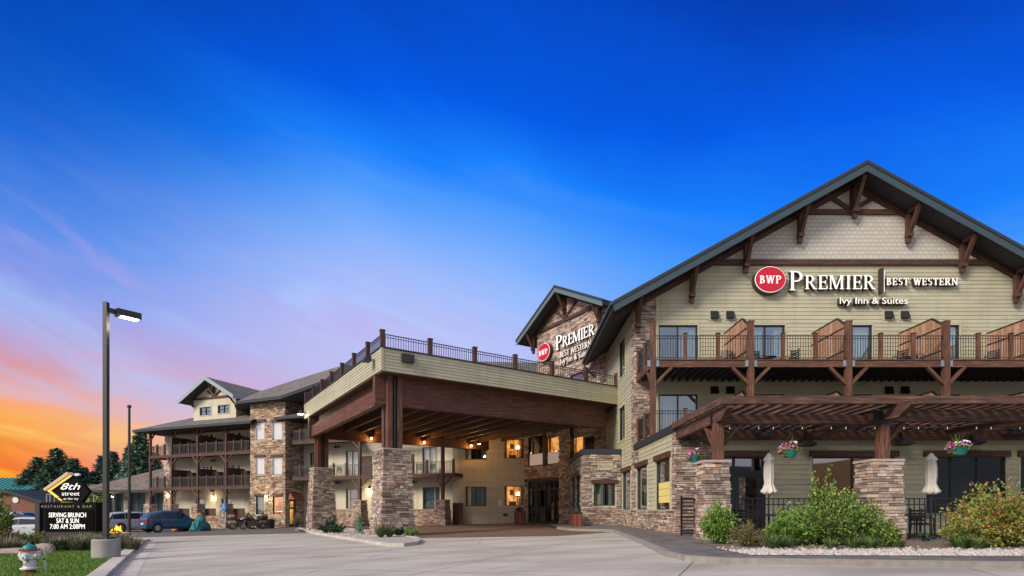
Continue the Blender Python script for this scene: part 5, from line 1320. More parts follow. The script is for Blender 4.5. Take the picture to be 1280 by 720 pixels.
# main facade sign
s = hotel_sign(MAIN, ax(958.8), zx(353), .83, .05, 'red oval emblem and white raised letters on the big green gable', False)
caps(MAIN, 'PREMIER', ax(984), ax(1090), zx(364), .72, .06, th=.20, name='lettering', parent=s, first=1.0, bold=.80)
mb = MB(); mb.box(MAIN, ax(1096.5), ax(1100), .06, .30, zx(368.5), zx(338)); mb.build('divider_bar', 'sign_dark', s)
mb = MB(); mb.box(MAIN, ax(1100)+.005, ax(1100)+.035, .06, .30, zx(368), zx(341)); mb.build('divider_edge', 'sign_white', s)
caps(MAIN, 'BEST WESTERN', ax(1104), ax(1192), zx(359), .36, .06, th=.20, name='lettering', parent=s, bold=.88)
t0 = text(MAIN, 'Ivy Inn & Suites', ax(1046), zx(382), .47, .26, 'sign_white', s, width=ax(1130)-ax(1046), off=.0, ext=.012)
t1 = text(MAIN, 'Ivy Inn & Suites', ax(1046)-.02, zx(382)-.015, .47, .16, 'sign_dark', s, name='letter_returns', width=ax(1130)-ax(1046), off=.014, ext=.10)
# gable sign
gz_ = lambda px, py, n=.15: GF.z_of(GF.a_of(px, n), py, n)
ga = lambda px: GF.a_of(px, .2)
s = hotel_sign(GF, ga(681.5), gz_(681.5, 441), .84, .05, 'smaller copy of the hotel sign on the stone gable behind the canopy railing', True)
caps(GF, 'PREMIER', ga(695), ga(743.5), gz_(695, 437.5), .78, .06, th=.13, name='lettering', parent=s, first=1.1, bold=.9)
mb = MB(); mb.box(GF, ga(706), ga(734), .06, .16, gz_(706, 434.5)-.22, gz_(706, 434.5)-.12); mb.build('divider_bar', 'sign_dark', s)
caps(GF, 'BEST WESTERN', ga(699.5), ga(739), gz_(700, 447.5), .44, .06, th=.10, name='lettering', parent=s, bold=.9, mat_='letters_faint_glow')
text(GF, 'Ivy Inn & Suites', ga(700.5), gz_(700.5, 456.5), .62, .2, 'letters_faint_glow', s, width=(ga(738)-ga(700.5)), off=.0, ext=.012)
text(GF, 'Ivy Inn & Suites', ga(700.5), gz_(700.5, 456.5)-.02, .62, .12, 'sign_dark', s, name='letter_returns', width=(ga(738)-ga(700.5)), off=.018, ext=.05)
# yellow sheets in the corner window of the ground floor wing
s = sidew[2]; mb = MB(); a0, a1 = s[0]+.08, s[1]-.08
for i in range(3):
    for j in range(3):
        w_ = (a1-a0)/3; mb.box(WS, a0+w_*i+.01, a0+w_*(i+1)-.01, -.095, -.09, s[2]+.3+.30*j, s[2]+.3+.30*(j+1)-.02)
tag(mb.build('window_paper', 'yellow_paper'), 'sheets of yellow paper taped inside the corner window of the ground floor', 'paper')

# roadside sign
SG = Frame(-19.55, 23.2, 0); sx = lambda px: SG.a_of(px); sz_ = lambda py: SG.z_of(0, py)
sign = thing('roadside_sign', 'black roadside sign with lit message board and diamond restaurant emblem on top', 'sign', SG.p(sx(84), -.3, ground(-19)))
mb = MB(); mb.box(SG, sx(50), sx(119), -.55, -.05, sz_(664), sz_(637)+.32); 
mb.build('cabinet', 'sign_black', sign)
mb = MB(); mb.box(SG, sx(44), sx(50)-.01, -.7, .02, ground(-19)-.2, sz_(629)); mb.build('side_post', 'fascia_dark', sign)
mb = MB(); mb.box(SG, sx(52), sx(117), -.5, -.1, ground(-19)-.2, sz_(664)-.003); mb.build('base', 'mortar', sign)
mb = MB(); mb.box(SG, sx(57), sx(116.5), -.049, -.03, sz_(662.5), sz_(637.8)); mb.build('message_board', 'board_black', sign)
for txt, p0, p1, py, hh in (('SERVING BRUNCH', 60.5, 107, 646.6, .215), ('SAT & SUN', 70, 98, 653.8, .215), ('7:00 AM 2:00PM', 62, 105.5, 661, .215)):
    text(SG, txt, sx(p0), sz_(py), hh*1.35, -.02, 'led', sign, width=sx(p1)-sx(p0), off=.0, ext=.004, name='message')
text(SG, 'RESTAURANT & BAR', sx(51.5), sz_(634.6), .15, -.02, 'stone_cap', sign, width=sx(115)-sx(52), ext=.006, off=-.001, spacing=1.35)
mb = MB(); D = [(55, 613), (76, 629), (97, 629), (107.5, 614.5), (97, 601.5), (86, 594.5)]
mb.prism(SG, [(sx(a), sz_(b)) for a, b in D], -.36, -.16); mb.build('emblem_panel', 'sign_black', sign)
def edge(p, q, w_, m, nm, n0=-.155, n1=-.09):
    mb = MB(); a = Vector((sx(p[0]), sz_(p[1]))); b = Vector((sx(q[0]), sz_(q[1]))); d = (b-a).normalized(); o_ = Vector((-d.y, d.x))*w_
    poly = [tuple(a), tuple(b), tuple(b+o_), tuple(a+o_)]
    ar = sum(poly[i][0]*poly[(i+1) % 4][1]-poly[(i+1) % 4][0]*poly[i][1] for i in range(4))
    mb.prism(SG, poly if ar > 0 else poly[::-1], n0, n1); mb.build(nm, m, sign)
edge((53.5, 613.5), (83, 592.5), .11, 'gold_panel', 'emblem_band', -.4, -.08)
edge((57, 613.6), (85.5, 593.8), -.045, 'gold_lit', 'emblem_light'); edge((57, 613.6), (69, 622.8), .07, 'gold_lit', 'emblem_light'); edge((70, 623.8), (73.5, 626), .05, 'gold_lit', 'emblem_light'); edge((74, 628.6), (92, 629), .045, 'gold_lit', 'emblem_light')
text(SG, '8th', sx(73), sz_(611.8), .40, -.12, 'led', sign, width=sx(97.5)-sx(73), off=-.002, ext=.006, shear=.35)
text(SG, 'street', sx(74.5), sz_(619.3), .26, -.12, 'led', sign, width=sx(96.5)-sx(74.5), off=-.003, ext=.006)
text(SG, 'at the ivy', sx(76.5), sz_(624.6), .135, -.12, 'led', sign, width=sx(95)-sx(76.5), off=-.003, ext=.006)
mb = MB()
for px in (50.5, 55, 60.5, 110):
    mb.box(SG, sx(px), sx(px)+.03, -.32, -.28, sz_(629.5), sz_(617))
mb.box(SG, sx(50.5), sx(63), -.31, -.29, sz_(618), sz_(617)); mb.box(SG, sx(60), sx(110), -.31, -.29, sz_(628.6), sz_(628)); mb.build('emblem_frame', 'stone_cap', sign)

# ============================================================ lamps
def warm_light(parent, loc, energy, color=(1,.55,.2), r=.06, spot=None, name='light'):
    l = bpy.data.lights.new(name, 'POINT' if not spot else 'SPOT'); l.energy = energy; l.color = color; l.shadow_soft_size = r
    if spot: l.spot_size = R(spot); l.spot_blend = .8
    o = bpy.data.objects.new(name, l); sc.collection.objects.link(o); o.parent = parent; o.location = loc
    return o
lampp = proto('canopy_light', 'amber light on the rear canopy beam', 'lamp', 'amber lights under the canopy')
mb = MB(); mb.box(WORLD, -.12, .12, 0, .06, -.12, .14); mb.build('back_plate', 'bronze_metal', lampp)
mb = MB(); mb.box(WORLD, -.13, .13, .061, .22, .06, .12); mb.build('hood', 'bronze_metal', lampp)
mb = MB(); mb.cyl((0, -.12, -.09), (0, -.12, .055), .06); mb.build('bulb', 'bulb', lampp)
warm_light(lampp, (0, -.24, -.08), 50, (1,.42,.09), .06)
pl = Placer(lampp)
for px, lb in ((463.5, 'leftmost of the amber lights under the canopy, seen left of the near stone pier'), (529.5, 'middle amber light under the canopy, just right of the near stone pier'), (588, 'amber light under the canopy furthest right, near the lit windows')):
    a = CF.a_of(px, -14.93); x, y, z = CF.p(a, -14.93, 5.28); pl((x, y, z), R(32.95), lb)
cl_ = thing('canopy_downlight', 'white downlight under the canopy beside the left timber beam', 'lamp', (0,0,0)); 
x, y, z = CF.p(CF.a_of(441.5, -6.0), -6.0, 5.55); cl_.location = (x, y, z)
mb = MB(); mb.lathe([(.02,.12),(.12,.10),(.14,0),(.13,-.01)], 16); mb.build('housing', 'bronze_metal', cl_); mb = MB(); mb.lathe([(.001,-.03),(.12,-.02),(.13,.0)], 16); mb.build('lens', 'bulb_white', cl_)
warm_light(cl_, (0,0,-.15), 30, (1,.9,.75))
cl2 = copy_tree(cl_); x, y, z = (599-640)/FPX*41.5, 41.5, (HZ-555)/FPX*41.5; cl2.location = (x, y, z); cl2['label'] = 'small downlight at the canopy beam end above the entrance drive'
for ch in [q for q in sc.objects if q.parent == cl2 and q.type == 'LIGHT']: ch.data = ch.data.copy(); ch.data.energy = 60; ch.data.color = (1,.66,.36)
wl = proto('wall_lamp', 'lit lamp on the wing wall', 'lamp', 'lit wall lamps of the guest wing')
mb = MB(); mb.box(WORLD, -.08, .08, 0, .05, -.15, .15); mb.build('back_plate', 'bronze_metal', wl); mb = MB(); mb.cyl((0,-.14,-.12),(0,-.14,.1),.09); mb.build('bulb', 'bulb_white', wl); mb = MB(); mb.cyl((0,-.14,.1),(0,-.14,.2),.12,.04); mb.build('cap', 'bronze_metal', wl)
warm_light(wl, (0,-.4,-.1), 32, (1,.78,.48))
pl = Placer(wl)
for F, px, py, n, lb in ((WB, 267, 621, 0, 'lit wall lamp above the patio left of the stone tower'), (T, 334.5, 620.5, 0.05, 'lit wall lamp between the ground floor windows of the stone tower'), (M, 462.0, 612, 0, 'lit wall lamp behind the left edge of the near stone pier'), (RF_, 133.8, 620, .1, 'lit wall lamp left of the restaurant windows'), (WB, 187+25, 618, 0, 'lit wall lamp at the far left end of the balconies')):
    a = F.a_of(px, n); x, y, _ = F.p(a, n, 0); pl((x, y, F.z_of(a, py, n)), R(F.deg), lb)
fl = proto('floodlight', 'floodlight', 'lamp', 'twin floodlights on the buildings')
mb = MB(); mb.box(WORLD, -.06, .06, 0, .08, -.06, .06); mb.build('mount', 'bronze_metal', fl)
mb = MB()
for s in (-1, 1): mb.cyl((s*.14, -.1, 0), (s*.2, -.32, -.06), .07, .11)
mb.build('lamp_head', 'bronze_metal', fl)
pl = Placer(fl)
for F, px, py, n, lb in ((M, 423, 558.5, 0, 'dark twin floodlight above the second floor door left of the near pier'), (M, 424, 603, 0, 'dark twin floodlight below the balcony left of the near pier'), (WB, 269, 575.5, 0, 'dark twin floodlight on the wing wall under the upper balcony'), (WB, 268, 613, 0, 'dark twin floodlight just above the lit wall lamp of the wing'), (M, 517, 602, 0, 'dark twin floodlight right of the near pier below the balcony')):
    a = F.a_of(px, n); x, y, _ = F.p(a, n, 0); pl((x, y, F.z_of(a, py, n)), R(F.deg), lb)
fl2 = proto('fascia_light', 'flood lamp', 'lamp', 'flood lamps on the canopy fascia')
mb = MB(); mb.box(WORLD, -.05, .05, 0, .25, -.05, .05); mb.build('arm', 'grey_metal', fl2); mb = MB(); mb.hexa([(-.25,-.55,-.12),(.25,-.55,-.12),(.2,-.2,-.12),(-.2,-.2,-.12),(-.2,-.45,.14),(.2,-.45,.14),(.15,-.2,.14),(-.15,-.2,.14)]); mb.build('lamp_head', 'bronze_metal', fl2)
pl = Placer(fl2)
a = CL.a_of(468, 0); x, y, _ = CL.p(a, 0, 0); pl((x, y, CL.z_of(a, 450.5)), R(CL.deg), 'flood lamp on the pale left fascia of the canopy close to the corner')
a = CL.a_of(383.5, 0); x, y, _ = CL.p(a, 0, 0); o = pl((x, y, CL.z_of(a, 516)), R(CL.deg), 'lit flood lamp at the far end of the canopy left fascia')
mb = MB(); mb.box(WORLD, -.2, .2, .24, .6, -.16, -.125); e_ = thing('lit_lens', 'glowing lens of the far fascia lamp', 'lamp lens', (0,0,0)); bpy.data.objects.remove(e_)
ln = mb.build('lens', 'bulb_white', None); ln.parent = o
warm_light(o, (0,-.4,-.35), 25, (1,.85,.6))
# patio heaters / spot shades under the ledger
hp = proto('patio_heater', 'heater', 'heater', 'dark hooded heaters under the pergola')
mb = MB(); mb.hexa([(-.30,-.42,-.10),(.30,-.42,-.10),(.30,-.02,-.16),(-.30,-.02,-.16),(-.16,-.30,.06),(.16,-.30,.06),(.2,-.02,.10),(-.2,-.02,.10)]); mb.build('hood', 'bronze_metal', hp)
mb = MB(); mb.box(WORLD, -.03, .03, 0, .05, .08, .35); mb.build('bracket', 'black_metal', hp)
pl = Placer(hp)
for px, py, lb in ((862, 553, 'hooded heater partly behind the left hanging basket'), (955, 543, 'hooded heater between the left post and the middle basket'), (1007, 553, 'hooded heater right of the middle basket'), (1128, 552, 'hooded heater right of the right pergola post brace'), (1216, 551, 'hooded heater behind the right hanging basket'), (1265, 541, 'hooded heater at the right edge of the photo')):
    x = (px-640)/FPX*21.1; pl((x, 21.18, (HZ-py)/FPX*21.1), 0, lb)
# string of bulbs
sb = thing('string_lights', 'string of small bulbs strung under the pergola beams', 'string lights', (7, 18.5, 2.7))
mb = MB(); bl = MB(); n_ = 30
for i in range(n_):
    x0, x1 = 7.0+i*.5, 7.5+i*.5; mb.beam((x0, 18.6, 2.86-.03*(i % 2)), (x1, 18.6, 2.86-.03*((i+1) % 2)), .012, .012)
    if i % 5 in (1, 4) : continue
    b = MB(); b.lathe([(.001,-.085),(.013,-.07),(.016,-.045),(.008,0)], 8, (x1, 18.6, 2.85)); b.build('bulb', 'bulb_dim', sb)
mb.build('wire', 'black_metal', sb)
# car park lamp
g0 = ground(-11.2); lp = thing('street_lamp', 'tall square grey lamp post with lit box head on round concrete base', 'street lamp', (-11.2, 14.9, g0))
mb = MB(); mb.lathe([(.33,-.2),(.33,.47),(.31,.51)], 28, (-11.2,14.9,g0)); mb.build('base', 'concrete', lp)
mb = MB(); mb.wbox(-11.2-.056,-11.2+.056,14.9-.056,14.9+.056,g0+.53,5.72); mb.build('pole', 'bronze_metal', lp)
mb = MB(); mb.wbox(-11.2-.16,-11.2+.16,14.9-.16,14.9+.16,g0+.511,g0+.56); mb.build('base_plate', 'bronze_metal', lp)
HF2 = Frame(-11.2, 14.9, 50); mb = MB(); mb.box(HF2, .066, .22, -.04, .04, 5.45, 5.58); mb.build('arm', 'bronze_metal', lp)
mb = MB(); mb.box(HF2, .22, .80, -.15, .15, 5.42, 5.60); mb.build('lamp_head', 'bronze_metal', lp)
mb = MB(); mb.box(HF2, .32, .76, -.12, .12, 5.412, 5.419); mb.build('lens', 'light_lens', lp)
warm_light(lp, Vector(HF2.p(.6,0,5.2))-Vector((-11.2,14.9,g0)), 18, (1,.85,.65))
# flagpole
x, y = (161.6-640)/FPX*36, 36; fp = thing('flagpole', 'slim dark pole without a flag standing right of the lamp post', 'pole', (x, y, ground(x)))
mb = MB(); mb.cyl((x, y, ground(x)-.1), (x, y, 127/FPX*36), .10, .07, k=12); mb.build('pole', 'bronze_metal', fp); mb = MB(); mb.lathe([(.001,-.0),(.11,.02),(.13,.12),(.08,.2),(.001,.22)], 12, (x,y,127/FPX*36)); mb.build('cap', 'sign_red' if False else 'wood_dark', fp)
x, y = (95-640)/FPX*60, 60.0; fp = thing('parking_lamp', 'small pale lamp post far behind the diamond emblem of the sign', 'street lamp', (x, y, ground(x)))
mb = MB(); mb.cyl((x, y, ground(x)-.1), (x, y, (HZ-594)/FPX*60), .09, .07); mb.build('pole', 'white_paint', fp); mb = MB(); mb.wbox(x-.1, x+.45, y-.12, y+.12, (HZ-594)/FPX*60-.05, (HZ-593)/FPX*60+.1); mb.build('lamp_head', 'white_paint', fp)

# ============================================================ hydrant, marker, boulder, fire bowl
hx_, hy_ = 0, 0; g0 = 0
hyd = thing('fire_hydrant', 'white fire hydrant with teal cap and red brim on the lawn', 'fire hydrant', (hx_, hy_, g0))
c = (hx_, hy_, g0)
mb = MB(); mb.lathe([(.105,-.1),(.105,.10)], 24, c); mb.build('base', 'hydrant_red', hyd)
mb = MB(); mb.lathe([(.105,.101),(.155,.105),(.16,.135),(.15,.15),(.112,.155),(.108,.17),(.105,.50),(.112,.52),(.13,.53),(.13,.545)], 28, c)
mb.cyl((hx_-.2, hy_, g0+.44), (hx_+.2, hy_, g0+.44), .052, k=16)
for s in (-1, 1): mb.cyl((hx_+s*.15, hy_, g0+.44), (hx_+s*.185, hy_, g0+.44), .07, k=16); mb.cyl((hx_+s*.186, hy_, g0+.44), (hx_+s*.225, hy_, g0+.44), .03, .026, k=6)
mb.build('barrel', 'hydrant_white', hyd, smooth=False)
mb = MB(); mb.cyl((hx_, hy_-.08, g0+.40), (hx_, hy_-.17, g0+.40), .072, k=20); mb.cyl((hx_, hy_-.171, g0+.40), (hx_, hy_-.2, g0+.40), .028, k=5); mb.build('pumper_cap', 'hydrant_white', hyd)
mb = MB(); mb.lathe([(.12,.546),(.172,.55),(.175,.575),(.13,.582)], 28, c)
for k in range(8): t = k*math.pi/4; mb.lathe([(.014,.576),(.014,.596),(.001,.6)], 6, (hx_+.155*math.cos(t), hy_+.155*math.sin(t), g0))
mb.build('brim', 'hydrant_red', hyd)
mb = MB(); mb.lathe([(.128,.583),(.124,.62),(.105,.66),(.07,.69),(.03,.703),(.028,.745),(.001,.75)], 24, c); mb.build('bonnet', 'hydrant_teal', hyd)
mb = MB()
for i in range(14):
    t0, t1 = i/14, (i+1)/14; f = lambda t: (hx_-.11+.22*t, hy_-.13, g0+.36-.14*math.sin(math.pi*t)); mb.beam(f(t0), f(t1), .012, .012)
mb.lathe([(.110,.33),(.113,.335),(.110,.34)], 24, c)
mb.build('chain', 'black_metal', hyd)
hyd.location = ((37-640)/FPX*10.8, 10.8, -1.28); hyd.scale = (.95, .95, .835)
x, y = (54.8-640)/FPX*11.0, 11.0; mk = thing('marker_post', 'thin white marker post beside the hydrant', 'post', (x, y, ground(x)))
mb = MB(); mb.cyl((x+.03, y, ground(x)-.1), (x, y, -.745), .018, k=8); mb.build('stake', 'hydrant_white', mk); mb = MB(); mb.cyl((x+.012, y, -1.02), (x+.01, y, -.99), .021, k=8); mb.build('band', 'black_metal', mk)
def rock(name, x, y, sx_, sy_, sz2, label, seed, m='boulder', group=None):
    import bmesh
    bm = bmesh.new(); bmesh.ops.create_icosphere(bm, subdivisions=3, radius=1); r_ = random.Random(seed); ph = [r_.uniform(0, 6) for _ in range(6)]
    for v in bm.verts:
        p = v.co; k = 1+.13*math.sin(3*p.x+ph[0])*math.cos(2.5*p.y+ph[1])+.09*math.sin(5*p.z+ph[2]+2*p.x)+.05*math.sin(9*p.y+ph[3])
        v.co = Vector((p.x*sx_*k, p.y*sy_*k, max(-.4, p.z)*sz2*k))
    me = bpy.data.meshes.new(name); bm.to_mesh(me); bm.free(); me.materials.append(MATS[m]); o = bpy.data.objects.new(name, me); sc.collection.objects.link(o)
    o.location = (x, y, ground(x)+sz2*.25); WL[o.name] = (0,0,0); return tag(o, label, 'boulder', group)
rock('boulder', (54-640)/FPX*17.5, 17.5, .34, .3, .27, 'pinkish boulder behind the hydrant at the lawn edge', 3)
rock('boulder', (8-640)/FPX*17.5, 17.6, .62, .3, .16, 'low flat pale boulder at the left edge of the photo', 9)
rock('boulder', (28-640)/FPX*18, 18.2, .3, .25, .12, 'small flat boulder just left of the hydrant', 12)
x, y = (146-640)/FPX*26, 26.0; g0 = ground(x)
fb = thing('fire_bowl', 'burning gas fire in a grey stone bowl beside the roadside sign', 'fire bowl', (x, y, g0))
mb = MB(); mb.lathe([(.2,0),(.42,.12),(.52,.36),(.56,.38),(.5,.39),(.4,.30)], 24, (x, y, g0)); mb.build('bowl', 'concrete', fb)
mb = MB()
for i in range(26):
    t = rnd.uniform(0, 6.28); r_ = rnd.uniform(0, .30); hh = rnd.uniform(.15, .5)*(1-r_*1.1); bx_, by_ = x+r_*math.cos(t), y+r_*math.sin(t); w_ = rnd.uniform(.04,.08); lx = rnd.uniform(-.12,.05)
    mb.loft([[(bx_+w_*q*math.cos(k*math.pi/3)+lx*u*u, by_+w_*q*math.sin(k*math.pi/3), g0+.34+hh*u) for k in range(6)] for u, q in ((0,.6),(.25,1.1),(.6,.6),(1,.05))])
mb.build('flame', 'flame', fb)
warm_light(fb, (0,0,.6), 30, (1,.4,.08), .2)

# ============================================================ patio: fence, gate, umbrellas, furniture, baskets, planters
def fence_panel(x0, x1, label, y=16.75):
    f = thing('patio_fence', label, 'fence', ((x0+x1)/2, y, -.93), 'black metal patio fences')
    mb = MB(); G = -.92; top = .36
    for z in (top-.03, top-.22, top-.52, G+.12): mb.wbox(x0, x1, y-.015, y+.015, z, z+.03)
    mb.build('rail', 'black_metal', f)
    n_ = int((x1-x0)/.16); mb = MB()
    for i in range(n_+1): x = x0+(x1-x0)*i/n_; mb.wbox(x-.011, x+.011, y-.011, y+.011, G, top+.0)
    mb.build('pickets', 'black_metal', f)
    return f
fence_panel(6.98, 10.98, 'black metal fence between the two stone piers, half hidden by shrubs')
fence_panel(12.15, 19.5, 'black metal fence right of the right stone pier')
gt = thing('patio_gate', 'narrow black gate between the stone corner and the left pier', 'gate', (6.3, 19.3, -.93))
mb = MB(); x0, x1, y = 6.06, 6.58, 19.4
mb.wbox(x0, x0+.06, y-.03, y+.03, -.95, .48); mb.wbox(x1-.04, x1, y-.03, y+.03, -.95, .42); mb.wbox(x0+.06, x1-.04, y-.02, y+.02, .36, .42); mb.wbox(x0+.06, x1-.04, y-.02, y+.02, -.88, -.82); mb.build('gate_frame', 'black_metal', gt)
mb = MB()
for i in range(9): z = -.78+i*.125; mb.wbox(x0+.06, x1-.04, y-.01, y+.01, z, z+.05)
mb.build('gate_infill', 'bronze_metal', gt)
um = proto('patio_umbrella', 'closed umbrella', 'umbrella', 'closed beige patio umbrellas')
mb = MB(); mb.cyl((0,0,0),(0,0,2.95),.025); mb.build('pole', 'bronze_metal', um)
mb = MB(); K = 32; rings = []
for z, r_, wv in ((1.50,.25,.30),(1.56,.285,.28),(1.68,.23,.2),(1.85,.17,.14),(2.1,.20,.13),(2.4,.20,.11),(2.62,.165,.1),(2.66,.215,.14),(2.70,.205,.10),(2.80,.12,.06),(2.88,.06,.03),(2.91,.02,0)):
    r_ *= .80; rings.append([((r_*(1+wv*math.cos(8*t)))*math.cos(t), (r_*(1+wv*math.cos(8*t)))*math.sin(t), z+.03*math.cos(8*t)*(z < 1.6)) for t in [2*math.pi*k/K for k in range(K)]])
mb.loft(rings); mb.build('folded_canopy', 'canvas', um, smooth=True)
mb = MB(); mb.lathe([(.26,0),(.26,.05),(.05,.09),(.04,.3)], 20); mb.build('base', 'black_metal', um)
pl = Placer(um)
pl(((961-640)/FPX*18.6, 18.6, -.95), 0, 'closed beige umbrella beside the patio door')
pl(((1164-640)/FPX*18.6, 18.6, -.95), .3, 'closed beige umbrella in front of the wide dark window on the right')
def mk_chair(name, label, group, m='black_metal'):
    c = proto(name, label, 'chair', group)
    mb = MB(); mb.wbox(-.23,.23,-.23,.23,.43,.46); mb.build('seat', m, c)
    mb = MB()
    for k in range(4): mb.wbox(-.22,.22,.20,.225,.56+.1*k,.62+.1*k)
    mb.wbox(-.24,-.215,.19,.23,.46,.98); mb.wbox(.215,.24,.19,.23,.46,.98); mb.build('backrest', m, c)
    for s in (-1, 1):
        mb = MB(); mb.wbox(s*.225-.018,s*.225+.018,-.22,.2,.64,.665); mb.wbox(s*.225-.015,s*.225+.015,-.22,-.19,.46,.64); mb.build('armrest', m, c)
        for q in (-.21, .21): mb = MB(); mb.beam((s*.21, q, .43), (s*.24, q*1.15, 0), .03, .03); mb.build('leg', m, c)
    return c
def mk_table(name, label, group, m='black_metal', r_=.42, h=.73):
    c = proto(name, label, 'table', group)
    mb = MB(); mb.lathe([(r_-.01, h-.03), (r_, h-.015), (r_-.01, h)], 24); mb.build('tabletop', m, c)
    mb = MB(); mb.cyl((0,0,.03),(0,0,h-.03),.03); mb.build('stem', m, c); mb = MB()
    for k in range(4): t = k*math.pi/2+.4; mb.beam((0,0,.05),(.32*math.cos(t),.32*math.sin(t),.02),.05,.03)
    mb.build('foot', m, c); return c
ch = Placer(mk_chair('patio_chair', 'chair', 'black chairs on the patio')); tb = Placer(mk_table('patio_table', 'table', 'round tables on the patio'))
for (x, y, rz, lb) in ((7.7, 17.9, 2.3, 'black patio chair nearest the patio door'), (8.75, 19.6, -.4, 'black patio chair against the green wall left of the big shrub'), (9.2, 17.7, .9, 'black patio chair behind the big green shrub'), (13.45, 17.7, 1.9, 'black patio chair just right of the right stone pier'),
                       (14.75, 17.6, -1.9, 'black patio chair right of the right umbrella'), (14.6, 19.3, .1, 'black patio chair under the wide dark window'), (16.2, 18.6, 1.4, 'black patio chair behind the autumn coloured shrub')):
    ch((x, y, -.93), rz, lb)
for (x, y, lb) in ((8.9, 18.7, 'round black table right of the closed umbrella by the door'), (14.05, 18.75, 'round black table beside the right umbrella'), (17.1, 18.8, 'round black table behind the autumn coloured shrub')):
    tb((x, y, -.93), 0, lb)
# balcony seats
bc = Placer(mk_chair('balcony_chair', 'chair', 'dark chairs on the upper balconies')); bt = Placer(mk_table('balcony_table', 'table', 'low tables on the upper balconies', h=.5, r_=.32))
zt = 7.06
for i, (px, rz, lb) in enumerate(((917, .6, 'dark slatted chair in front of the first board screen on the top balcony'), (906, -.6, 'dark low seat left of the first board screen on the top balcony'), (948, .3, 'dark chair before the second glass door of the top balcony'), (990, -1.2, 'dark slatted chair right of the second glass door of the top balcony'),
                    (1150, .7, 'dark chair before the third board screen of the top balcony'), (1125, -1.1, 'dark chair left of the third board screen of the top balcony'), (1240, -1.0, 'dark chair left of the fourth board screen'), (1272, .8, 'dark slatted chair at the right edge of the top balcony'))):
    x = (px-640)/FPX*27.0; bc((x, 27.0, zt), rz, lb)
for px, lb in ((962, 'small dark table by the second glass door of the top balcony'), (1138, 'small dark table before the third board screen of the top balcony')):
    x = (px-640)/FPX*26.8; bt((x, 26.8, zt), 0, lb)
for px, F, z, lb in ((424, M, MZ2, 'dark chair on the wing balcony left of the near stone pier'), (524, M, MZ2, 'dark chair on the wing balcony left of the bright curtained door'), (541, M, MZ2, 'dark chair on the wing balcony in front of the bright curtained door'), (384, M, MZ2, 'dark chair on the wing balcony nearest the stone tower')):
    a = F.a_of(px, .8); x, y, _ = F.p(a, .8, 0); bc((x, y, z), R(F.deg)+.5, lb)
# hanging baskets
def blob_leaves(mb, c, r3, n, size, rr, flat=.0, mi=0, shell=.55, aspect=1.6):
    for i in range(n):
        while True:
            p = Vector((rr.uniform(-1,1), rr.uniform(-1,1), rr.uniform(-1,1)))
            if shell < p.length < 1 or (p.length < 1 and rr.random() < .25): break
        q = Vector((c[0]+p.x*r3[0], c[1]+p.y*r3[1], c[2]+p.z*r3[2]))
        nrm = (p+Vector((rr.uniform(-.8,.8), rr.uniform(-.8,.8), rr.uniform(-.3,1.1)))).normalized()
        t = nrm.cross(Vector((rr.uniform(-1,1), rr.uniform(-1,1), rr.uniform(-1,1)))).normalized(); b = nrm.cross(t)
        s = size*rr.uniform(.6, 1.35)
        mb.face([q-t*s*.5, q+b*s*.5*aspect*.6-t*0, q+t*s*.9, q-b*s*.5*aspect*.6], mi, uv=[(0,0),(1,0),(1,1),(0,1)])
def blade(mb, p, d, ln, w_, droop, rr, mi=0, k=3):
    d = Vector(d).normalized(); sd_ = d.cross(Vector((0,0,1))); sd_ = sd_.normalized() if sd_.length > .05 else Vector((1,0,0)); p = Vector(p); pts = []
    for i in range(k+1):
        t = i/k; q = p+d*ln*t+Vector((0,0,-droop*t*t)); ww = w_*(1-t)**.7; pts.append((q-sd_*ww*.5, q+sd_*ww*.5))
    for a, b in zip(pts[:-1], pts[1:]): 
        i0 = len(mb.v); mb.v += [tuple(a[0]), tuple(a[1]), tuple(b[1]), tuple(b[0])]; mb.f.append((i0,i0+1,i0+2,i0+3)); mb.mi.append(mi); mb.uv.append([(0,0),(1,0),(1,1),(0,1)])
def basket(x, y, z, r_, label, seed, spikes):
    rr = random.Random(seed); b = thing('hanging_basket', label, 'hanging basket', (x, y, z), 'hanging flower baskets')
    mb = MB(); mb.lathe([(r_*.62,0),(r_*.98,.2),(r_*1.05,.22),(r_*.98,.235),(r_*.9,.21)], 20, (x,y,z)); mb.build('pot', 'teal_pot', b)
    mb = MB()
    for k in range(3): t = k*2.09+.3; mb.beam((x+r_*math.cos(t), y+r_*math.sin(t), z+.22), (x, y, z+.72), .007, .007)
    mb.build('hanger', 'black_metal', b)
    mb = MB(); blob_leaves(mb, (x,y,z+.28), (r_*1.35,r_*1.3,.15), 260, .06, rr); blob_leaves(mb, (x-r_*.9,y-.05,z+.16), (.14,.14,.16), 90, .055, rr)
    for i in range(spikes): t = rr.uniform(0,6.28); e = rr.uniform(.6,1.4); blade(mb, (x,y,z+.25), (math.cos(t)*.5, math.sin(t)*.5, e), rr.uniform(.35,.6), .032, rr.uniform(.05,.2), rr)
    mb.build('foliage', 'leaf_mid', b)
    mb = MB(); blob_leaves(mb, (x,y-.03,z+.36), (r_*1.4,r_*1.35,.15), 70, .07, rr, shell=.75); blob_leaves(mb, (x-r_*1.0,y-.05,z+.25), (.14,.14,.16), 45, .07, rr, shell=.6); mb.build('blossoms', 'flowers', b)
basket((868-640)/FPX*18.3, 18.3, (HZ-578)/FPX*18.3, .20, 'teal hanging basket of purple and white petunias left of the left pier', 1, 0)
basket((987-640)/FPX*17.1, 17.1, (HZ-572)/FPX*17.1, .24, 'teal hanging basket with spiky grass and pink flowers in the middle of the pergola', 2, 26)
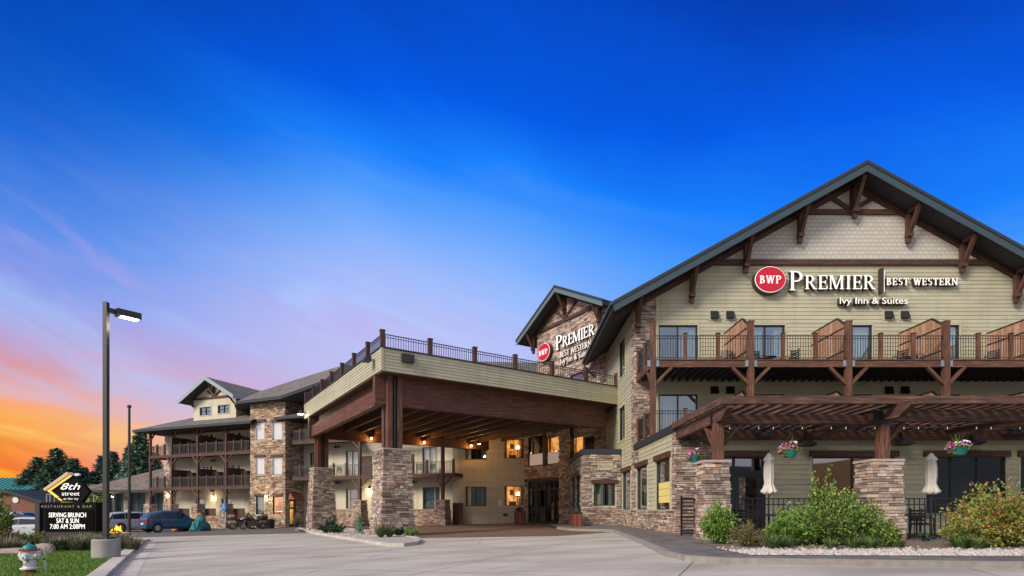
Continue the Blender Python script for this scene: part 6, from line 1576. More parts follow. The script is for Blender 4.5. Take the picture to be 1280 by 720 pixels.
basket((1198-640)/FPX*16.8, 16.8, (HZ-569)/FPX*16.8, .27, 'teal hanging basket with magenta flowers at the right of the pergola', 3, 22)
# planters at the entrance
def planter(px, Y, wd, hh, label, seed):
    rr = random.Random(seed); x = (px-640)/FPX*Y; z = ground(x)-.09; p = thing('planter', label, 'planter', (x, Y, z), 'red wooden planters at the entrance')
    mb = MB(); e = wd/2
    for k in range(2):
        for s in (-1, 1): mb.wbox(x+(-e+.03 if k == 0 else .015), x+(-.015 if k == 0 else e-.03), Y+s*e-.015, Y+s*e+.015, z+.08, z+hh-.04); mb.wbox(x+s*e-.015, x+s*e+.015, Y+(-e+.03 if k == 0 else .015), Y+(-.015 if k == 0 else e-.03), z+.08, z+hh-.04)
    mb.build('side_panels', 'planter_red', p)
    mb = MB()
    for s in (-1, 1):
        for q in (-1, 1): mb.wbox(x+s*e-.035, x+s*e+.035, Y+q*e-.035, Y+q*e+.035, z, z+hh)
    mb.wbox(x-e-.05, x+e+.05, Y-e-.05, Y+e+.05, z+hh, z+hh+.04); mb.wbox(x-e+.03, x+e-.03, Y-e+.03, Y+e-.03, z+.03, z+.08); mb.build('planter_frame', 'wood_dark', p)
    mb = MB(); blob_leaves(mb, (x, Y, z+hh+.12), (e*.9, e*.9, .22), 160, .10, rr); mb.build('foliage', 'leaf_juniper', p)
planter(720.5, 31.2, .55, .85, 'red wooden planter at the corner of the stone vestibule', 5)
planter(650, 41.5, .8, 1.0, 'red wooden planter left of the glass entrance doors', 6)
# bins and the accessible parking plate by the wing
bn = proto('trash_bin', 'bin', 'bin', 'dark bins at the tower foot')
mb = MB(); mb.lathe([(.40,0),(.46,.95),(.50,.97),(.50,1.03),(.42,1.05)], 16); mb.build('bin_body', 'black_metal', bn); mb = MB(); mb.lathe([(.42,1.052),(.3,1.14),(.001,1.18)], 16); mb.build('lid', 'bronze_metal', bn)
pl = Placer(bn)
for px, Y, sc_, lb in ((328, 48.8, 1.0, 'larger dark bin below the left window of the stone tower'), (338.5, 48.4, .75, 'smaller dark bin below the lit window of the stone tower')):
    x = (px-640)/FPX*Y; pl((x, Y, ground(x)-.1), 0, lb, scale=sc_)
a = W.a_of(279.5, .55); x, y, _ = W.p(a, .55, 0); bs = thing('parking_sign', 'small blue disabled parking sign in front of the wing pier', 'sign', (x, y, ground(x)))
mb = MB(); mb.cyl((x, y+.05, ground(x)-.2), (x, y+.05, .7), .03); mb.build('sign_post', 'grey_metal', bs)
mb = MB(); mb.wbox(x-.19, x+.19, y-.01, y+.01, -.12, .62); mb.build('sign_plate', 'blue_sign', bs)
mb = MB()   # wheelchair symbol: head, back, seat, wheel
mb.lathe([(.001,0),(.035,0)], 10, (x, y, 0)) if False else None
WSg = Frame(x, y-.012, 0)
mb.prism(WSg, [(.0+.035*math.cos(t), .50+.035*math.sin(t)) for t in [k*math.pi/5 for k in range(10)]], 0, .004)
mb.box(WSg, -.015, .015, 0, .004, .28, .45); mb.box(WSg, .015, .09, 0, .004, .28, .305); mb.box(WSg, .075, .10, 0, .004, .17, .28)
for i in range(14):
    t0, t1 = R(80+i*17), R(80+(i+1)*17); mb.prism(WSg, [(.09*math.cos(t0), .22+.09*math.sin(t0)), (.09*math.cos(t1), .22+.09*math.sin(t1)), (.068*math.cos(t1), .22+.068*math.sin(t1)), (.068*math.cos(t0), .22+.068*math.sin(t0))][::-1], 0, .004)
mb.build('symbol', 'white_paint', bs)
# ============================================================ vehicles
for nm, c in (('paint_blue', (.014,.07,.155)), ('paint_silver', (.42,.47,.50)), ('paint_dark', (.02,.022,.028)), ('paint_white', (.62,.63,.64)), ('paint_grey', (.16,.18,.20))):
    m = mat(nm, c, .28, spec=.6); m.node_tree.nodes['Principled BSDF'].inputs['Coat Weight'].default_value = .6
mat('car_glass', (.02,.03,.035), .06, spec=.8); mat('tarp_teal', (.02,.15,.16), .75, noise=.75, nscale=2.6); mat('tarp_orange', (.60,.20,.02), .75, noise=.3, nscale=4)
def car(kind, paint, label):
    """front towards +X, origin on the ground under the middle"""
    L = {'suv': 4.6, 'sedan': 4.7, 'hatch': 4.3}[kind]; Wd = .90
    c = proto('parked_car', label, 'car', 'cars parked in front of the wing')
    if kind == 'sedan': zr = 1.42; st = [(-2.35,.35,.75,.80,.8),(-2.25,.28,.92,.97,.82),(-1.55,.25,.98,1.04,.82),(-.85,.22,.97,1.38,.60),(.1,.22,.95,1.42,.60),(.55,.22,.93,1.34,.60),(1.25,.22,.90,.97,.80),(2.05,.25,.78,.84,.78),(2.35,.32,.58,.62,.66)]; cab = (2, 6)
    elif kind == 'suv': st = [(-2.3,.40,.95,1.0,.80),(-2.22,.32,1.05,1.12,.80),(-1.95,.28,1.07,1.58,.66),(-1.0,.26,1.06,1.70,.66),(.2,.26,1.04,1.69,.66),(.55,.26,1.03,1.62,.66),(1.25,.26,1.0,1.08,.80),(2.05,.28,.92,.98,.78),(2.3,.36,.68,.72,.68)]; cab = (1, 6)
    else: st = [(-2.15,.38,.88,.93,.78),(-2.08,.30,.98,1.05,.80),(-1.80,.26,1.0,1.40,.64),(-.9,.24,1.0,1.60,.64),(.15,.24,.98,1.60,.64),(.55,.24,.97,1.50,.62),(1.35,.24,.94,1.00,.78),(1.95,.26,.82,.88,.76),(2.18,.34,.62,.66,.66)]; cab = (1, 6)
    def ring(s):
        x, zb, zt_, zp, wt = s; w_ = Wd*(.97 if abs(x) > 2.0 else 1.0)
        return [(x,-w_*.9,zb),(x,w_*.9,zb),(x,w_,zb+.18),(x,w_,zt_-.12),(x,w_*.95,zt_),(x,wt*1.0,zp-.06),(x,wt*.82,zp),(x,-wt*.82,zp),(x,-wt,zp-.06),(x,-w_*.95,zt_),(x,-w_,zt_-.12),(x,-w_,zb+.18)]
    rings = [ring(s) for s in st]; mb = MB(); mb.loft(rings); body = mb.build('body', paint, c)
    md = body.modifiers.new('bevel', 'BEVEL'); md.width = .03; md.segments = 2; md.limit_method = 'ANGLE'
    g = MB(); i0, i1 = cab
    def lerp(a, b, t): return tuple(a[k]+(b[k]-a[k])*t for k in range(3))
    for sgn, (lo, hi) in ((1, (4, 5)), (-1, (9, 8))):
        for i in range(i0, i1):
            A, B = rings[i], rings[i+1]
            if min(A[hi][2]-A[lo][2], 9) < .1 and min(B[hi][2]-B[lo][2], 9) < .1: continue
            q = [lerp(A[lo],A[hi],.08), lerp(B[lo],B[hi],.08), lerp(B[lo],B[hi],.9), lerp(A[lo],A[hi],.9)]
            cx = [sum(p[k] for p in q)/4 for k in range(3)]; q = [tuple(cx[k]+(p[k]-cx[k])*(.95 if k == 0 else 1) + (0 if k != 1 else sgn*.015) for k in range(3)) for p in q]
            g.face(q)
    for (i, j) in ((i1-1, i1), (i0+1, i0)):      # windscreen, rear window
        A, B = rings[i], rings[j]; q = [lerp(A[6],B[6],.12), lerp(A[6],B[6],.9), lerp(A[7],B[7],.9), lerp(A[7],B[7],.12)]
        sx_ = 1 if j > i else -1; g.face([(p[0]+sx_*.012, p[1], p[2]+.018) for p in q])
    g.build('windows', 'car_glass', c)
    for sx_ in (-1, 1):
        for s in (-1, 1):
            X = 1.38*sx_+(.0 if sx_ < 0 else .03); r_ = .33 if kind != 'suv' else .36
            mb = MB(); mb.cyl((X, s*.70, r_), (X, s*.915, r_), r_, k=20); w_ = mb.build('wheel', 'rubber', c)
            mb = MB(); mb.cyl((X, s*.916, r_), (X, s*.93, r_), r_*.62, k=20); 
            for k in range(5): t = k*1.257; mb.beam((X, s*.935, r_), (X+r_*.6*math.cos(t), s*.935, r_+r_*.6*math.sin(t)), .02, .07, up=(0,1,0))
            mb.build('rim', 'alloy', w_)
            mb = MB(); mb.cyl((X, s*(Wd-.02), r_+.02), (X, s*(Wd+.006), r_+.02), r_*1.16, k=22); mb.build('wheel_arch', 'black_metal', c)
        F1 = st[-1] if sx_ > 0 else st[0]
    for s in (-1, 1):
        mb = MB(); x = st[-1][0]; mb.wbox(x-.16, x+.01, s*.70-.15, s*.70+.15, st[-1][2]-.02, st[-1][2]+.12); mb.build('headlight', 'lens_clear', c)
        mb = MB(); x = st[0][0]; mb.wbox(x-.012, x+.18, s*.76-.12, s*.76+.12, st[0][2]-.22, st[0][2]+.10); mb.build('tail_light', 'tail_red', c)
        mb = MB(); mb.wbox(.62, .78, s*.93-.08, s*.93+.08, st[0][2]+.06, st[0][2]+.2); mb.build('mirror', paint, c)
        mb = MB(); mb.wbox(-.30, -.16, s*.905-.01, s*.905+.012, st[4][2]-.16, st[4][2]-.13); mb.wbox(-1.1, -.96, s*.905-.01, s*.905+.012, st[4][2]-.16, st[4][2]-.13); mb.build('handle', 'chrome', c)
    mb = MB(); x = st[0][0]; mb.wbox(x-.03, x-.005, -.26, .26, st[0][2]-.30, st[0][2]-.17); mb.build('number_plate', 'plate', c)
    mb = MB(); mb.wbox(x-.06, x+.1, -.85, .85, .36, .52); mb.wbox(st[-1][0]-.06, st[-1][0]+.06, -.78, .78, .30, .46); mb.build('bumper', paint, c)
    return c
def put(c, px, Y, head, label=None, dz=0):
    x = (px-640)/FPX*Y; o = c(((px-640)/FPX*Y, Y, road_z(x)+.0+dz), R(head), label)
blue = Placer(car('hatch', 'paint_blue', 'blue hatchback parked with its tail to the street, beside the covered motorcycles')); put(blue, 214, 44.5, 54); blue.o.scale = (.97, 1.0, 1.1)
silv = Placer(car('suv', 'paint_silver', 'silver sport utility car just left of the blue hatchback')); put(silv, 167, 46.5, 60)
whit = Placer(car('sedan', 'paint_white', 'white sedan between the flagpole and the lamp post')); put(whit, 153, 50.5, 64)
dark = Placer(car('sedan', 'paint_dark', 'black sedan seen just right of the roadside sign')); put(dark, 137, 53.5, 66)
grey = Placer(car('suv', 'paint_grey', 'grey sport utility car half hidden behind the roadside sign')); put(grey, 120, 56.5, 62)
put(dark, 28, 36.0, 195, 'dark sport estate car at the left edge behind the bushes'); put(whit, 33, 32.6, 200, 'white car low behind the grasses at the left edge'); put(dark, 18, 44, 190, 'black car furthest back at the left edge'); put(grey, 8, 52, 186, 'grey car just below the brown brick house')

def wheel(parent, x, r_, w_=.12, y=0):
    mb = MB(); K = 22; rings = [[(x+(r_-.05+.05*math.cos(a))*math.cos(t), y+w_*.5*math.sin(a), r_+(r_-.05+.05*math.cos(a))*math.sin(t)) for a in [q*math.pi/4 for q in range(8)]] for t in [2*math.pi*k/K for k in range(K+1)]]
    mb.loft(rings, cap=False); o = mb.build('wheel', 'rubber', parent)
    mb = MB(); mb.cyl((x, y-.05, r_), (x, y+.05, r_), .06)
    for k in range(8): t = k*math.pi/4; mb.beam((x, y, r_), (x+(r_-.06)*math.cos(t), y, r_+(r_-.06)*math.sin(t)), .03, .03)
    mb.build('rim', 'chrome', o)
def motorcycle(label, tank):
    c = proto('motorcycle', label, 'motorcycle', 'touring motorcycles parked at the wing')
    wheel(c, .80, .33); wheel(c, -.75, .33)
    mb = MB(); mb.loft([[(x, w_*math.cos(t), z+h_*math.sin(t)) for t in [k*math.pi/5 for k in range(10)]] for x, w_, z, h_ in ((-.05,.10,.86,.08),(.08,.17,.88,.14),(.3,.17,.90,.15),(.48,.08,.90,.09))]); mb.build('tank', tank, c)
    mb = MB(); mb.wbox(-.25,.38,-.20,.20,.28,.66); mb.cyl((.0,-.3,.42),(.0,.3,.42),.14); mb.beam((.1,0,.5),(.28,0,.82),.2,.24); mb.beam((-.0,0,.5),(-.16,0,.8),.2,.24); mb.build('engine', 'bronze_metal', c)
    mb = MB(); mb.loft([[(x, w_*math.cos(t), z+h_*math.sin(t)) for t in [k*math.pi/5 for k in range(10)]] for x, w_, z, h_ in ((-.75,.12,.86,.06),(-.55,.2,.88,.1),(-.25,.17,.80,.08),(.0,.1,.82,.06))]); mb.build('seat', 'black_metal', c)
    mb = MB(); mb.beam((.80,.1,.33),(.52,.1,1.02),.05,.05); mb.beam((.80,-.1,.33),(.52,-.1,1.02),.05,.05); mb.build('fork', 'chrome', c)
    mb = MB(); mb.beam((.5,-.38,1.08),(.5,.38,1.08),.035,.035); mb.build('handlebar', 'chrome', c)
    mb = MB(); mb.loft([[(x, w_*math.cos(t), z+h_*math.sin(t)) for t in [k*math.pi/6 for k in range(12)]] for x, w_, z, h_ in ((.40,.30,.98,.16),(.58,.33,.98,.2),(.74,.22,.96,.16),(.80,.08,.96,.08))]); mb.build('fairing', tank, c)
    mb = MB(); mb.hexa([(.52,-.26,1.1),(.70,-.22,1.1),(.70,.22,1.1),(.52,.26,1.1),(.34,-.2,1.48),(.36,-.18,1.48),(.36,.18,1.48),(.34,.2,1.48)]); mb.build('windscreen', 'car_glass', c)
    mb = MB(); mb.cyl((.79,0,.95),(.84,0,.95),.09,k=16); mb.build('headlight', 'lens_clear', c)
    for s in (-1, 1):
        mb = MB(); mb.loft([[(x, s*.32+w_*math.cos(t), .6+h_*math.sin(t)) for t in [k*math.pi/4 for k in range(8)]] for x, w_, h_ in ((-1.12,.06,.08),(-1.05,.13,.17),(-.6,.14,.18),(-.48,.06,.1))]); mb.build('saddlebag', tank, c)
    mb = MB(); mb.loft([[(x, w_*math.cos(t), 1.1+h_*math.sin(t)) for t in [k*math.pi/4 for k in range(8)]] for x, w_, h_ in ((-1.1,.12,.1),(-1.0,.24,.2),(-.7,.24,.2),(-.6,.12,.12))]); mb.build('top_box', tank, c)
    return c
mat('paint_tan', (.26,.17,.09), .35); mat('paint_navy', (.03,.10,.22), .3)
def put2(c, px, Y, head): x = (px-640)/FPX*Y; c.location = (x, Y, road_z(x)); c.rotation_euler = (0,0,R(head))
put2(motorcycle('tan touring motorcycle parked left of the stone tower', 'paint_tan'), 304, 46.5, 30)
put2(motorcycle('blue touring motorcycle parked behind the tan one left of the stone tower', 'paint_navy'), 301, 48.2, 24)
put2(motorcycle('dark brown motorcycle parked on its stand right of the tan one near the bins', 'wood_dark'), 317, 46.2, 200)
def covered(name, label, m, seed, s=1.0):
    rr = random.Random(seed); mb = MB(); prof = [(-1.15,.12,.25),(-1.05,.30,.72),(-.75,.40,.98),(-.45,.36,.86),(-.1,.34,.88),(.2,.42,1.02),(.45,.50,1.28),(.62,.46,1.38),(.8,.36,1.1),(1.0,.26,.75),(1.15,.12,.3)]; K = 26; rings = []
    for x, w_, h_ in prof:
        ph = rr.uniform(0, 6); rg = []
        for k in range(K+1):
            t = math.pi*k/K; f = 1+.10*math.sin(7*t+ph)*abs(math.cos(t)); fl_ = 1+.5*(1-math.sin(t))**2
            rg.append(((x+.05*math.sin(5*t+ph))*s, w_*math.cos(t)*f*fl_*s, max(.02, h_*max(0.0, math.sin(t))**.55*s+.04*math.sin(9*t+ph))))
        rings.append(rg)
    mb.loft(rings); return tag(mb.build(name, m, None, smooth=True), label, 'covered motorcycle', 'motorcycles under tarps')
o = covered('covered_motorcycle', 'motorcycle under a teal tarp beside the blue hatchback', 'tarp_teal', 4, 1.0); put2(o, 249, 45.0, 110)
o = covered('covered_motorcycle', 'motorcycle under an orange tarp behind the teal one', 'tarp_orange', 8, 1.15); put2(o, 238, 46.6, 30)

# ============================================================ plants
def leaf(mb, q, dirn, size, rr, mi=0):
    nrm = Vector((rr.uniform(-1,1), rr.uniform(-1,1), rr.uniform(.0,1.4))).normalized(); t = (dirn+Vector((rr.uniform(-1,1), rr.uniform(-1,1), rr.uniform(-.7,.5)))*.9).normalized(); b = nrm.cross(t)
    if b.length < .05: b = Vector((1,0,0))
    b.normalize(); s = size*rr.uniform(.6, 1.3)
    i0 = len(mb.v); mb.v += [tuple(q), tuple(q+t*s*.5+b*s*.30), tuple(q+t*s), tuple(q+t*s*.5-b*s*.30)]; mb.f.append((i0,i0+1,i0+2,i0+3)); mb.mi.append(mi); mb.uv.append([(0,0)]*4)
def shrub(name, px, Y, wd, hh, n, lf, m, label, seed, lumps=7, stems=True, ap=1.6, dep=None, round_=.55):
    """arching stems from the base, leaves along their outer part"""
    rr = random.Random(seed); x = (px-640)/FPX*Y; z = ground(x); dep = dep or wd*.8
    t = thing(name, label, 'shrub', (x, Y, z)); mb = MB(); st = MB(); nb = max(16, n//55)
    for k in range(nb):
        th = rr.uniform(0, 6.283); u = rr.random()**.5; v = rr.uniform(.55, 1.08); tall = (1-u**2.2*round_)*v
        tip = Vector((x+math.cos(th)*u*wd*.5, Y+math.sin(th)*u*dep*.5, z+hh*tall)); base = Vector((x+math.cos(th)*.12*wd*u, Y+math.sin(th)*.12*dep*u, z)); ctl = base.lerp(tip, .5)+Vector((0,0,hh*.22))
        if rr.random() < .3: tip.z -= hh*rr.uniform(.15, .45)
        prev = base; per = n//nb
        for i in range(1, 7):
            q = i/6; p = base*(1-q)**2+ctl*2*q*(1-q)+tip*q*q
            if stems and k % 3 == 0: st.cyl(prev, p, .011*(1-q)+.003, .010*(1-q)+.002, k=4, caps=False)
            d = (p-prev).normalized()
            for j in range(int(per*(.05 if i < 2 else .19))+1):
                c = prev.lerp(p, rr.random()); sp = .055*wd*(1.2-q*.5)+.02; c = c+Vector((rr.gauss(0,1), rr.gauss(0,1), rr.gauss(0,.8)))*sp*.6
                if c.z < z+.02: c.z = z+.02+rr.random()*.05
                leaf(mb, c, d, lf, rr)
            prev = p
    mb.build('foliage', m, t)
    if stems and st.f: st.build('stem', 'bark', t)
    return t
shrub('shrub', 899, 14.6, 1.05, 1.2, 4600, .07, 'leaf_bright', 'bright green shrub in front of the left stone pier', 21)
shrub('shrub', 934, 13.6, 1.05, .68, 4200, .045, 'leaf_tan', 'low brownish orange spirea right of the bright green shrub', 22, stems=False)
shrub('shrub', 1042, 14.4, 2.85, 1.4, 14000, .08, 'leaf_mid', 'largest green shrub, left of the right stone pier', 23, lumps=12)
shrub('shrub', 1030, 14.6, .95, 2.15, 1900, .085, 'leaf_mid', 'upright branches growing out of the large green shrub', 29, lumps=5)
shrub('shrub', 1108, 13.9, .7, .58, 1500, .07, 'leaf_tan', 'small dark shrub at the foot of the right stone pier', 24, stems=False)
shrub('shrub', 1252, 13.8, 2.6, 1.6, 12500, .085, 'leaf_autumn', 'large shrub turning red and orange at the right edge', 25, lumps=12)
shrub('shrub', 1212, 13.4, 1.4, .9, 4200, .08, 'leaf_autumn', 'lower reddish branches left of the large autumn shrub', 26, lumps=6)
shrub('shrub', 1100, 13.6, .9, .7, 3200, .075, 'leaf_mid', 'medium green shrub leaning on the right stone pier', 28)
shrub('shrub', 985, 13.9, 1.1, .95, 3600, .08, 'leaf_bright', 'bright green shrub between the spirea and the largest shrub', 30)
shrub('shrub', 1156, 15.7, .5, .35, 500, .06, 'leaf_juniper', 'tiny green plant at the foot of the fence', 27, stems=False)
def strap_plant(name, x, Y, hh, n, m, label, seed, w_=.018, spread=.9, group=None, plume=None):
    rr = random.Random(seed); z = ground(x); t = thing(name, label, 'plant', (x, Y, z), group); mb = MB()
    for i in range(n):
        th = rr.uniform(0, 6.283); e = rr.uniform(.8, 2.2); r0 = rr.uniform(0, .10); blade(mb, (x+r0*math.cos(th), Y+r0*math.sin(th), z), (math.cos(th)*spread, math.sin(th)*spread, e), hh*rr.uniform(.7,1.25), w_, hh*rr.uniform(.1,.55), rr)
    mb.build('blades', m, t)
    if plume:
        mb = MB()
        for i in range(n//2):
            th = rr.uniform(0, 6.283); blade(mb, (x, Y, z), (math.cos(th)*.5, math.sin(th)*.5, rr.uniform(1,2.2)), hh*rr.uniform(1.0,1.4), w_*1.1, hh*.25, rr)
        mb.build('plumes', plume, t)
    return t
for i, (px, Y, hh, n, lb) in enumerate(((966, 12.9, .5, 260, 'green day lily clump between the brownish spirea and the large green shrub'), (981, 13.2, .42, 200, 'green day lily clump at the left foot of the large green shrub'), (1066, 12.9, .42, 220, 'green day lily clump under the large green shrub'), (1088, 13.0, .4, 200, 'green day lily clump just left of the right stone pier'), (1122, 13.3, .35, 160, 'small grassy clump at the foot of the right stone pier'), (1200, 13.0, .48, 280, 'green day lily clump in front of the fence left of the autumn shrub'), (1222, 12.8, .42, 220, 'grassy clump at the foot of the autumn shrub'), (1040, 12.95, .36, 160, 'low grassy clump along the rocks below the large green shrub'))):
    strap_plant('day_lily', (px-640)/FPX*Y, Y, hh, n, 'leaf_strap', lb, 40+i)
# island planting
for px, py, Y, hh, n, m, lb, pl_ in ((476, 0, 23.3, .8, 240, 'leaf_strap', 'green ornamental grass at the front foot of the near stone pier', 'grass_tan'), (487, 0, 23.5, .7, 160, 'leaf_strap', 'green grass tuft right of the first one at the near stone pier', 'grass_tan'), (370, 0, 46.5, 1.3, 200, 'grass_green', 'tall tan ornamental grass left of the far stone pier', 'grass_tan')):
    strap_plant('ornamental_grass', (px-640)/FPX*Y, Y, hh, n, m, lb, 60+px, plume=pl_)
def low_plant(px, Y, wd, hh, n, leaf, m, label, seed):
    return shrub('bush', px, Y, wd, hh, n, leaf, m, label, seed, lumps=4, stems=False)
low_plant(499, 23.8, .75, .45, 900, .07, 'leaf_juniper', 'dark catmint bush at the foot of the near stone pier', 31); low_plant(514, 23.7, .65, .42, 900, .07, 'leaf_bright', 'bright low bush at the right foot of the near stone pier', 32)
low_plant(408, 30.5, 1.1, .6, 900, .1, 'leaf_juniper', 'low juniper in front of the far stone pier', 33); low_plant(423, 29.5, 1.1, .5, 900, .1, 'leaf_juniper', 'low spreading juniper right of the far stone pier', 34)
low_plant(413.5, 30, .55, 1.2, 900, .09, 'leaf_juniper', 'upright juniper in front of the far stone pier', 35); low_plant(449.5, 27.5, .45, 1.15, 1100, .07, 'leaf_conifer', 'narrow dwarf conifer between the two canopy piers', 36)
low_plant(431, 50, .9, .35, 400, .1, 'leaf_mid', 'row of window box greenery above the low stone wall of the wing', 37)
# grasses round the sign
gp_ = []
for i in range(3):
    rr = random.Random(80+i); t = proto('fountain_grass', 'tan fountain grass clump around the roadside sign', 'ornamental grass', 'fountain grasses around the roadside sign'); t['kind'] = 'thing'; mb = MB()
    for k in range(330):
        th = rr.uniform(0, 6.283); r0 = rr.uniform(0, .2); blade(mb, (r0*math.cos(th), r0*math.sin(th), 0), (math.cos(th)*.9, math.sin(th)*.9, rr.uniform(.7,2.2)), rr.uniform(.4,.75), .014, rr.uniform(.05,.35), rr)
    mb.build('blades', 'grass_green' , t); mb = MB()
    for k in range(190):
        th = rr.uniform(0, 6.283); blade(mb, (.1*math.cos(th), .1*math.sin(th), .1), (math.cos(th)*.8, math.sin(th)*.8, rr.uniform(.9,2.4)), rr.uniform(.5,.75), .022, rr.uniform(.05,.3), rr)
    mb.build('plumes', 'grass_tan', t); gp_.append(Placer(t))
spots = []
for i in range(40):
    px = rnd.uniform(-10, 172) if i > 8 else rnd.uniform(60, 135); Y = rnd.uniform(18.3, 22.2) if px > 50 else rnd.uniform(18.0, 23.5)
    spots.append((px, Y))
for i, (px, Y) in enumerate(spots):
    x = (px-640)/FPX*Y; gp_[i % 3]((x, Y, ground(x)-.02), rnd.uniform(0, 6), scale=rnd.uniform(.75, 1.0))
for px, Y, wd, hh, n, m, lb, sd_ in ((12, 20.5, 1.2, .7, 1600, 'leaf_tan', 'russet shrub at the left edge behind the hydrant', 71), (32, 19.8, .9, .62, 1300, 'leaf_mid', 'dark green shrub behind the hydrant cap', 72), (5, 19.2, .9, .55, 1200, 'leaf_juniper', 'low dark juniper at the left edge', 73), (112, 19.5, 1.0, .55, 1200, 'leaf_mid', 'green shrub left of the lamp post base', 74), (140, 21.5, .8, .75, 1300, 'leaf_mid', 'dark green shrub between the lamp post and the fire bowl', 75), (157, 19.5, 1.0, .45, 1200, 'leaf_juniper', 'low bluish shrub right of the lamp post base', 76), (82, 18.6, 1.1, .42, 1300, 'leaf_juniper', 'low bluish shrub in front of the roadside sign', 77), (46, 21, .8, .7, 1000, 'leaf_autumn', 'reddish shrub at the left foot of the roadside sign', 78)):
    shrub('shrub', px, Y, wd, hh, n, .08, m, lb, sd_, lumps=5, stems=False)
# broadleaf bush at the left edge
shrub('shrub', 0, 23.0, 1.2, 2.35, 3600, .10, 'leaf_mid', 'tall green bush at the left edge of the photo', 79, lumps=9)

def conifer(seed, full=1.0):
    """unit tree: height 10, built once and copied"""
    rr = random.Random(seed); t = proto('spruce_tree', 'tree', 'tree', 'evergreen trees behind the restaurant and the house'); mb = MB()
    H = 10.0
    for i in range(230):
        u = (i/230)**.9; z = .9+(H-.95)*u; th = i*2.4+rr.uniform(-.3,.3); L = (2.7*full*(1-u)**.75+.18)*rr.uniform(.72, 1.12)
        d = Vector((math.cos(th), math.sin(th), 0)); base = Vector((0,0,z)); droop = .22+.25*(1-u)
        k = max(3, int(L*5))
        for q in range(k):
            f = (q+.6)/k; c = base+d*L*f+Vector((0,0,-droop*L*f*f+.25*f*L*.6))
            for m_ in range(4):
                sdv = Vector((-d.y, d.x, 0))*rr.uniform(-1,1)+d*rr.uniform(.1,1)+Vector((0,0,rr.uniform(-.6,.35))); sdv.normalize(); ln = rr.uniform(.28,.62)*(1.15-.5*f); up = Vector((rr.uniform(-.3,.3), rr.uniform(-.3,.3), 1)).normalized(); s2 = sdv.cross(up).normalized()*ln*.22
                mb.face([c-s2, c+sdv*ln*.6-s2*1.2, c+sdv*ln, c+sdv*ln*.6+s2*1.2, c+s2][:5], uv=[(0,0)]*5)
    mb.build('crown', 'leaf_conifer', t); mb = MB(); mb.cyl((0,0,-.5),(0,0,H*.97),.2,.03,k=8); mb.build('trunk', 'bark', t); return Placer(t)
CT = [conifer(101, 1.0), conifer(102, 1.25), conifer(103, .8)]
TREES = [(34,588,84,1,'leftmost evergreen of the group behind the teal roof'),(47,572,86,1,'broad evergreen left of the tallest one behind the teal roof'),(71,561,88,1,'tallest broad evergreen behind the teal roofed house'),(60,580,82,1,'evergreen in front of the two tall ones behind the sign'),(92,573,87,1,'evergreen right of the tallest one above the diamond emblem'),(106,584,90,0,'evergreen between the emblem and the lamp post'),
         (127,569,92,0,'slim evergreen just left of the lamp post top of the restaurant roof'),(141,564,90,0,'pointed evergreen between lamp post and flagpole'),(152,578,94,1,'lower evergreen left of the flagpole'),(163,556,80,2,'spruce directly behind the flagpole'),(176,538,70,0,'tall dark spruce at the end of the wing balconies'),(194,566,78,0,'spruce seen through the end balconies of the wing'),(116,590,95,1,'small evergreen low behind the restaurant roof end')]
for i, (px, py, Y, k, lb) in enumerate(TREES):
    x = (px-640)/FPX*Y; g0 = ground(x)-.1; hgt = (HZ-py)/FPX*Y-g0; s = hgt/10.0; wq = 1.45 if k == 1 else 1.15; CT[k]((x, Y, g0), i*1.3, lb, scale=(s*wq, s*wq, s))
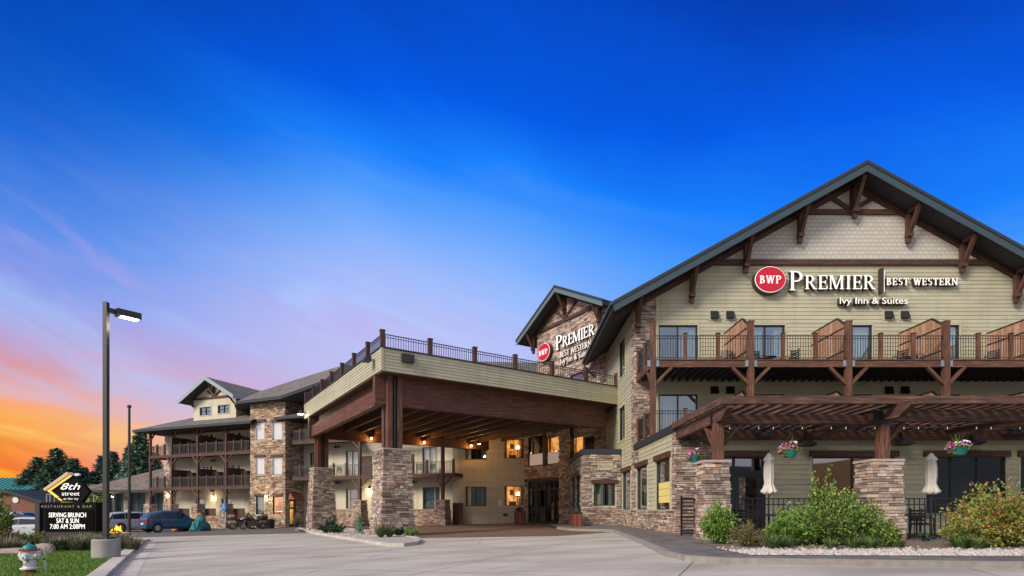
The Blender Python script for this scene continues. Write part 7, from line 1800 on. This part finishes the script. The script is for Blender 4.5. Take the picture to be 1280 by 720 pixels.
def broadleaf(px, Y, wd, hh, m, label, seed):
    rr = random.Random(seed); x = (px-640)/FPX*Y; z = ground(x); t = thing('broadleaf_tree', label, 'tree', (x, Y, z)); mb = MB()
    for k in range(14): blob_leaves(mb, (x+rr.uniform(-.35,.35)*wd, Y+rr.uniform(-.35,.35)*wd, z+hh*rr.uniform(.4,.85)), (wd*.2, wd*.2, hh*.14), 150, .24, rr)
    mb.build('crown', m, t); mb = MB(); mb.cyl((x, Y, z-.2), (x, Y, z+hh*.6), .12, .05, k=8)
    for k in range(5): th = k*1.26; mb.cyl((x, Y, z+hh*.35), (x+wd*.3*math.cos(th), Y+wd*.3*math.sin(th), z+hh*.7), .05, .02, k=6)
    mb.build('trunk', 'bark', t)
broadleaf(112, 74, 4.2, 5.6, 'leaf_bright', 'light green tree left of the restaurant roof', 91); broadleaf(119, 68, 3.0, 3.6, 'leaf_mid', 'small green tree right of the roadside sign', 92); broadleaf(197, 74, 6, 8.0, 'leaf_autumn', 'yellowish tree seen through the end balconies of the wing', 93)
# grass of the lawn
mb = MB(); kbp = kb+[(-70, 5.2)]
def inside(x, y, P):
    ins = False; j = len(P)-1
    for k in range(len(P)):
        if (P[k][1] > y) != (P[j][1] > y) and x < (P[j][0]-P[k][0])*(y-P[k][1])/(P[j][1]-P[k][1])+P[k][0]: ins = not ins
        j = k
    return ins
for i in range(42000):
    Y = 6.5+13.0*rnd.random()**1.4; px = rnd.uniform(-15, 190); x = (px-640)/FPX*Y
    if not inside(x, Y, kbp) or any((Vector((x, Y))-Vector(kb[q]).lerp(Vector(kb[q+1]), max(0, min(1, (Vector((x, Y))-Vector(kb[q])).dot(Vector(kb[q+1])-Vector(kb[q]))/(Vector(kb[q+1])-Vector(kb[q])).length_squared)))).length < .33 for q in range(len(kb)-1)): continue
    z = ground(x)-.01; th = rnd.uniform(0, 3.14); h_ = rnd.uniform(.03, .07); w_ = .006*Y/9; dx_, dy_ = w_*math.cos(th), w_*math.sin(th)
    i0 = len(mb.v); mb.v += [(x-dx_, Y-dy_, z), (x+dx_, Y+dy_, z), (x+rnd.uniform(-.03,.03), Y+rnd.uniform(-.03,.03), z+h_)]; mb.f.append((i0, i0+1, i0+2)); mb.mi.append(0); mb.uv.append([(0,0)]*3)
tag(mb.build('grass', 'lawn_blade'), 'short green grass of the lawn', kind='stuff')
